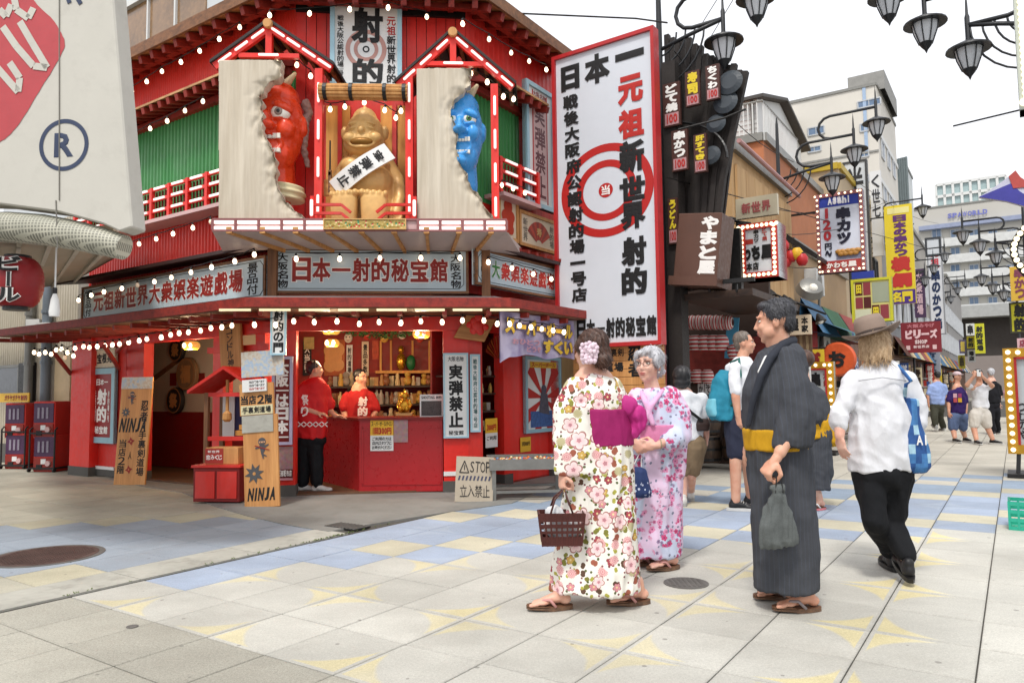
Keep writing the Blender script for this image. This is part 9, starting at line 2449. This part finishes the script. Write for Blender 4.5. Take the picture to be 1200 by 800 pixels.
M=f.M;HM=M@Matrix.Rotation(R(14),4,'Y')@Matrix.Translation((0,0.015,0.058))
prof=[(0.100,0.0),(0.102,0.02),(0.097,0.085),(0.084,0.122),(0.05,0.116),(0.01,0.106)]
FELT=mat('brown_felt','#8a786c',0.9,0.12,8,0.3,90)
MB().lathe(prof,28,HM,0.95,1.12).build('hat_crown',FELT,f.t,smooth='all')
mb=MB();n=36;vs=[]
for r0,zz in((0.092,0.006),(0.135,-0.006),(0.180,0.0),(0.182,0.005),(0.135,0.000),(0.092,0.012)):
 for k in range(n):a=2*PI*k/n;vs.append(HM@Vector((r0*0.98*math.cos(a),r0*1.15*math.sin(a),zz+0.028*abs(math.cos(a))**2*(r0-0.09)/0.07-0.012*abs(math.sin(a))**2*(r0-0.09)/0.07)))
mb.add(vs,[(i*n+k,i*n+(k+1)%n,((i+1)%6)*n+(k+1)%n,((i+1)%6)*n+k)for i in range(6)for k in range(n)]);mb.build('hat_brim',FELT,f.t,smooth='all')
MB().lathe([(0.1005,0.008),(0.1015,0.026)],28,HM,0.96,1.13,cap=False).build('hat_band',mat('dark_band','#4a3f3a',0.7),f.t,smooth='all')
strands(f,900,0.07,BLH,0.8)
yk=MB();yk.tube([J(1006,446,-0.152),J(1034,442,-0.168),J(1062,446,-0.152)],0.0035,5);yk.build('yoke_seam',mat('seam_shadow_grey','#b4b5b9',0.9),f.t,smooth='all')
# tote bag
p=Vector(J(1069,553,-0.08));tb=thing('tote_bag','blue patchwork tote bag hanging from the shoulder of the walker in the hat','bag',f.t.location+p)
m,bb=newmat('indigo_patchwork');o1=tc('Object');x_,y_,z_=sep(o1);cu,cv=(x_*26).floor(),(z_*17).floor();rv=wnoise(comb(cu,cv,0.0));n=noi(o1,30,3)
cc=mixc(rv.gt(0.55),hexc('#27508a'),hexc('#3f73a8'));cc=mixc(rv.gt(0.84),cc,hexc('#9dc0d0'));k_=mapr(n,0.3,0.7,0.85,1.15);setp(bb,color=mixc(1.0,cc,comb(k_,k_,k_),'MULTIPLY'),rough=0.85,normal=bumpn(n,0.3,0.004))
mb=MB();loft(mb,[(0.02,0,0.0,0.07,0.03),(0.02,0,0.03,0.098,0.05),(0.012,0,0.12,0.102,0.052),(-0.008,0,0.25,0.098,0.045),(-0.028,0,0.36,0.09,0.03),(-0.03,0,0.455,0.085,0.02)],24,power=3);sculpt(mb,'bag_body',m,tb,0.009,2,folds(0.010,14,0.006,0.7,2))
sh=Vector(J(1054,432,-0.05))-p
for s_ in(-1,1):MB().tube([(-0.04,s_*0.02,0.44),(-0.05,s_*0.05-0.02,0.55),(sh.x+0.0,-0.10+(0.16 if s_>0 else 0.0),sh.z-0.08),(sh.x-0.005,0.03,sh.z+0.02)],[0.012,0.011,0.011,0.012],6).build('shoulder_strap',m,tb,smooth='all')
mb=MB();lettering(mb,'AI',-0.0,0.17,0.075,0.235,-0.066,0.03);mb.build('lettering',WHITET,tb)
# 6. backpack man
f=dressed(870,7.56,'grey haired man in a white tee and navy shorts looking right near the lanterns',(873,402,0.0),68,[(869,490,0.15,0.13),(868,470,0.155,0.135),(867,445,0.165,0.14),(868,428,0.15,0.13),(870,419,0.065,0.065)],[((861,432,-0.12),(862,465,-0.18),(865,488,-0.18),(0.05,0,-1),(0.6,0.6,0),-1,0.4),((880,432,0.12),(888,462,0.12),(893,440,0.05),(0.3,0,1),(0.6,0.6,0),1,0.5)],[((866,495,-0.05),(862,538,-0.08),858,-0.05,75,0.0),((875,495,0.08),(876,538,0.10),875,0.22,70,0.0)],None,SK2,WTEE,cloth_mat('navy_short_cloth','#2c2f3f',0.85),GBH,shoe_m=BLK,sole_m=WHS,seed=7,voxel=0.012,legr=(0.10,0.062,0.045))
J=f.J;p=Vector(J(847,492,-0.02));bk=thing('backpack','turquoise backpack on the shoulders of the grey haired man','backpack',f.t.location+p);TQ=cloth_mat('turquoise_nylon','#2a7f98',0.6)
mb=MB();loft(mb,[(0,0,0.0,0.10,0.13),(0,0,0.05,0.135,0.15),(0.0,0,0.25,0.13,0.15),(0.03,0,0.42,0.10,0.12),(0.05,0,0.50,0.05,0.08)],24,power=2.6);sculpt(mb,'pack_body',TQ,bk,0.013,2,folds(0.012,10,0.008))
mb=MB();loft(mb,[(-0.10,-0.02,0.04,0.05,0.11),(-0.11,-0.02,0.12,0.06,0.11),(-0.10,-0.02,0.22,0.04,0.10)],20,power=2.6);sculpt(mb,'front_pocket',cloth_mat('pale_turquoise_nylon','#6fb3c4',0.6),bk,0.013,1)
MB().tube([Vector(J(856,425,-0.06))-p,Vector(J(866,420,-0.13))-p,Vector(J(868,440,-0.18))-p,Vector(J(861,470,-0.18))-p,Vector(J(850,482,-0.10))-p],0.014,6).build('shoulder_strap',mat('teal_strap','#1f5f58',0.6),bk,smooth='all')
# 7. white tee walker with cross strap
def bob(hb,M):
 hb.ball((0,0,0),1.0,16,10,M@Matrix.Translation((0,0.02,0.03)),sc=(0.096,0.106,0.10));hb.ball((0,0,0),1.0,16,10,M@Matrix.Translation((0,0.035,-0.05)),sc=(0.092,0.075,0.075))
f=dressed(802,7.88,'black haired walker in a white tee and khaki shorts with a black cross strap',(799,442,0.0),165,[(805,515,0.17,0.13),(804,495,0.18,0.135),(803,475,0.185,0.135),(802,464,0.165,0.12),(800,457,0.065,0.065)],[((786,468,0.0),(781,492,-0.02),(784,512,-0.05),(0,0,-1),(0.8,0.3,0),-1,0.4),((820,468,0.0),(826,492,0.0),(828,512,0.0),(0,0,-1),(-0.8,0.3,0),1,0.4)],[((797,522,0.0),(799,556,0.0),797,0.0,175,0.0),((812,522,0.0),(810,556,0.05),806,0.35,178,0.0)],None,SK3,WTEE,cloth_mat('khaki_cloth','#7f6c55',0.85),BHAIR,shoe_m=WHS,sole_m=GSOLE,seed=9,voxel=0.013,hairfn=bob,legr=(0.10,0.058,0.043))
J=f.J;p=Vector(J(823,497,-0.10));cb=thing('crossbody_bag','small dark bag on the black cross strap of the white tee walker','bag',f.t.location+p)
mb=MB();loft(mb,[(0,0,-0.07,0.07,0.035),(0,0,0,0.085,0.045),(0,0,0.06,0.07,0.03)],20,power=3);sculpt(mb,'bag_body',mat('dark_brown_leather','#33231f',0.5),cb,0.012,1)
mb=MB();pts=[Vector(J(*q))-p for q in((787,459,-0.12),(797,470,-0.165),(810,483,-0.17),(823,493,-0.14))]
for a_,b_ in zip(pts,pts[1:]):mb.bar(a_,b_,0.03,0.012,(0,1,0))
mb.build('cross_strap',BLACKP,cb)
# ------------------------------------------------ distant walkers
f=dressed(1098,20.0,'distant man in a light blue shirt and dark trousers walking away',(1098,440,0.0),170,[(1098,474,0.19,0.14),(1098,462,0.21,0.15),(1098,452,0.20,0.14),(1098,447,0.08,0.08)],[((1090,453,0),(1087,463,0),(1088,472,0),(0,0,-1),(0.8,0.3,0),-1,0.5),((1106,453,0),(1109,463,0),(1110,472,0),(0,0,-1),(0.8,0.3,0),1,0.5)],[((1095,478,0),(1095,490,-0.1),1094,-0.1,180,0.08),((1101,478,0),(1102,490,0.1),1103,0.3,180,0.0)],None,SK2,cloth_mat('light_blue_cloth','#8fa3d0',0.85),cloth_mat('dark_olive_cloth','#3f3f35',0.85),BHAIR,voxel=0.02,shoe_m=GSOLE,sole_m=WHS,det=False,leg_len='long',seed=1)
def caphair(hb,M):hb.ball((0,0,0),1.0,12,8,M@Matrix.Translation((0,0.03,0.0)),sc=(0.08,0.085,0.07))
f=dressed(1122,16.2,'child in a pale cap, purple printed tee and blue shorts walking towards the viewer',(1122,441,0.0),15,[(1122,484,0.17,0.13),(1122,470,0.18,0.14),(1122,459,0.17,0.13),(1122,453,0.07,0.07)],[((1115,460,0),(1112,472,0),(1112,483,-0.05),(0,0,-1),(0.8,0.3,0),1,0.5),((1130,460,0),(1132,472,0),(1132,483,-0.05),(0,0,-1),(-0.8,0.3,0),-1,0.5)],[((1118,488,0),(1117,503,0),1116,-0.1,0,0.0),((1127,488,0),(1128,503,0.1),1128,0.1,0,0.0)],None,SK2,cloth_mat('purple_cloth','#33235a',0.85),cloth_mat('denim_blue','#5a6a8c',0.85),BHAIR,voxel=0.018,shoe_m=BLK,sole_m=WHS,det=False,hsc=0.92,hairfn=caphair,seed=2)
M=f.M;mb=MB();mb.ball((0,0,0),1.0,16,10,M@Matrix.Translation((0,0.012,0.06)),sc=(0.088,0.10,0.065));mb.ball((0,0,0),1.0,12,6,M@Matrix.Translation((0,-0.10,0.045)),sc=(0.065,0.06,0.01));mb.build('cap',mat('pale_cap','#c9b4b8',0.8),f.t,smooth='all')
mb=MB()
pt=Vector(f.J(1122,466,-0.155))
for k,(dx,dz,c_)in enumerate(((-0.05,0.05,'#c9a0a8'),(0.05,0.05,'#8f3a6a'),(-0.05,-0.05,'#b04a50'),(0.05,-0.05,'#d0a02c'))):MB().box(pt.x+dx-0.04,pt.x+dx+0.04,pt.y-0.006,pt.y,pt.z+dz-0.045,pt.z+dz+0.045).build('shirt_print',sm(c_),f.t)
def tail(hb,M):
 hb.ball((0,0,0),1.0,14,10,M@Matrix.Translation((0,0.03,0.04)),sc=(0.09,0.095,0.09));chain(hb,[(*(M@Vector((0.06,0.05,0.0))),0.04),(*(M@Vector((0.10,0.04,-0.12))),0.035),(*(M@Vector((0.11,0.02,-0.2))),0.02)])
f=dressed(1148,15.6,'woman in a white top and white shorts raising a phone with both hands',(1147,439,0.0),-8,[(1149,478,0.16,0.13),(1149,468,0.14,0.12),(1148,458,0.165,0.14),(1148,453,0.15,0.11),(1148,449,0.05,0.05)],[((1141,455,0),(1133,451,-0.12),(1142,440,-0.25),(0.3,0,1),(0.5,0.8,0),1,0.8),((1157,455,0),(1163,452,-0.12),(1151,441,-0.25),(-0.3,0,1),(-0.5,0.8,0),-1,0.8)],[((1144,486,0),(1141,500,0),1141,-0.1,-8,0.0),((1153,486,0),(1157,500,0),1160,-0.05,25,0.0)],None,SK2,WTEE,cloth_mat('white_short_cloth','#cfc9c0',0.85),BHAIR,voxel=0.017,shoe_m=BLK,sole_m=WHS,det=False,hairfn=tail,seed=4,sleeve_r=0.05,legr=(0.095,0.062,0.045))
p=Vector(f.J(1147,437,-0.30));ph=thing('phone','pale phone held up before the face of the woman in white','phone',f.t.location+p);MB().box(-0.04,0.04,-0.005,0.005,-0.07,0.07).build('phone_body',WHITE,ph,bevel=0.004);MB().box(0.005,0.03,-0.009,-0.005,0.025,0.06).build('camera_bump',BLACKP,ph)
f=dressed(1164,18.5,'white haired person in a black tee behind the woman with the phone',(1161,437,0.0),160,[(1163,472,0.19,0.14),(1163,458,0.20,0.14),(1162,450,0.18,0.13),(1162,446,0.07,0.07)],[((1170,453,0),(1172,464,0),(1171,473,0),(0,0,-1),(0.8,0.3,0),1,0.5)],[((1160,480,0),(1161,493,0),1161,0.0,175,0.0),((1167,480,0),(1167,493,0.1),1167,0.2,175,0.0)],None,SK3,cloth_mat('black_cotton','#1c1c20',0.85),cloth_mat('black_trouser_cloth2','#1d1d22',0.85),MATS['silver_hair'],voxel=0.02,shoe_m=BLK,sole_m=WHS,det=False,leg_len='long',seed=5)
f=dressed(1186,24.0,'distant person in a pink top by the right edge of the street',(1186,443,0.0),160,[(1186,470,0.19,0.14),(1186,460,0.20,0.14),(1186,452,0.17,0.13),(1186,449,0.07,0.07)],[((1180,453,0),(1178,463,0),(1179,470,0),(0,0,-1),(0.8,0.3,0),-1,0.5)],[((1184,474,0),(1184,484,0),1184,0.0,175,0.0),((1189,474,0),(1189,484,0.1),1189,0.2,175,0.0)],None,SK2,cloth_mat('pink_cotton','#c99aa8',0.85),MATS['black_trouser_cloth'],BHAIR,voxel=0.022,shoe_m=BLK,sole_m=WHS,det=False,leg_len='long',seed=6)
# ------------------------------------------------ booth staff
HAP=mat('happi_red','#c4161c',0.7,0.12,6,0.3,40)
f=dressed(364,9.3,'booth worker in a red festival coat and black trousers turned towards the counter',(369,433,0.0),115,[(364,513,0.20,0.15),(364,490,0.20,0.15),(364,462,0.195,0.14),(366,450,0.16,0.12),(368,443,0.07,0.07)],[((352,458,-0.08),(356,478,-0.12),(372,484,-0.12),(1,0,-0.1),(0,0.3,-1),-1,0.4),((378,458,0.08),(384,478,0.1),(393,487,0.05),(1,0,0),(0,0,-1),1,0.4)],[((358,515,0.0),(357,545,0.0),355,0.0,95,0.0),((368,515,0.0),(371,545,-0.05),372,-0.05,85,0.0)],None,SK2,HAP,MATS['black_trouser_cloth'],BHAIR,voxel=0.013,shoe_m=WHS,sole_m=WHS,leg_len='long',seed=12,sleeve_r=0.095,det=False,tname='festival_coat')
mb=MB();
for i in range(5):
 for s_ in(-1,1):
  a_=Vector(f.J(349+i*7,497,-0.175));b_=Vector(f.J(356+i*7,497,-0.175));mb.bar(a_+Vector((0,0,s_*0.03)),b_-Vector((0,0,s_*0.03)),0.006,0.010,(0,0,1))
mb.build('hem_pattern',WHITET,f.t)
mb=MB();p=Vector(f.J(357,475,-0.19));lettering(mb,'祭り',-0.05,-0.14,0.05,0.14,0,0.03,vertical=True,M=Matrix.Translation(p));mb.build('lettering',WHITET,f.t)
REDTEE=mat('red_tee','#a8191c',0.8,0.15,6,0.3,40)
f=dressed(421,10.0,'booth worker in a red lettered tee behind the counter looking right',(423,443,0.0),55,[(421,492,0.19,0.15),(421,478,0.195,0.15),(421,463,0.18,0.13),(421,455,0.09,0.08)],[((407,466,0.0),(403,482,-0.05),(408,495,-0.15),(1,0,-0.1),(0,0.3,-1),1,0.4),((435,466,0.0),(440,482,-0.05),(434,495,-0.15),(-1,0,0),(0,0,-1),-1,0.4)],[((415,520,0.0),(415,540,0.0),415,0.0,0,0.0),((428,520,0.0),(428,540,0.0),428,0.0,0,0.0)],None,SK2,REDTEE,MATS['black_trouser_cloth'],BHAIR,voxel=0.013,shoe_m=BLK,sole_m=WHS,leg_len='long',seed=13,sleeve_r=0.075)
mb=MB();p=Vector(f.J(425,476,-0.175));lettering(mb,'射的',-0.07,-0.13,0.07,0.13,0,0.05,vertical=True,M=Matrix.Translation(p));mb.build('lettering',WHITET,f.t)
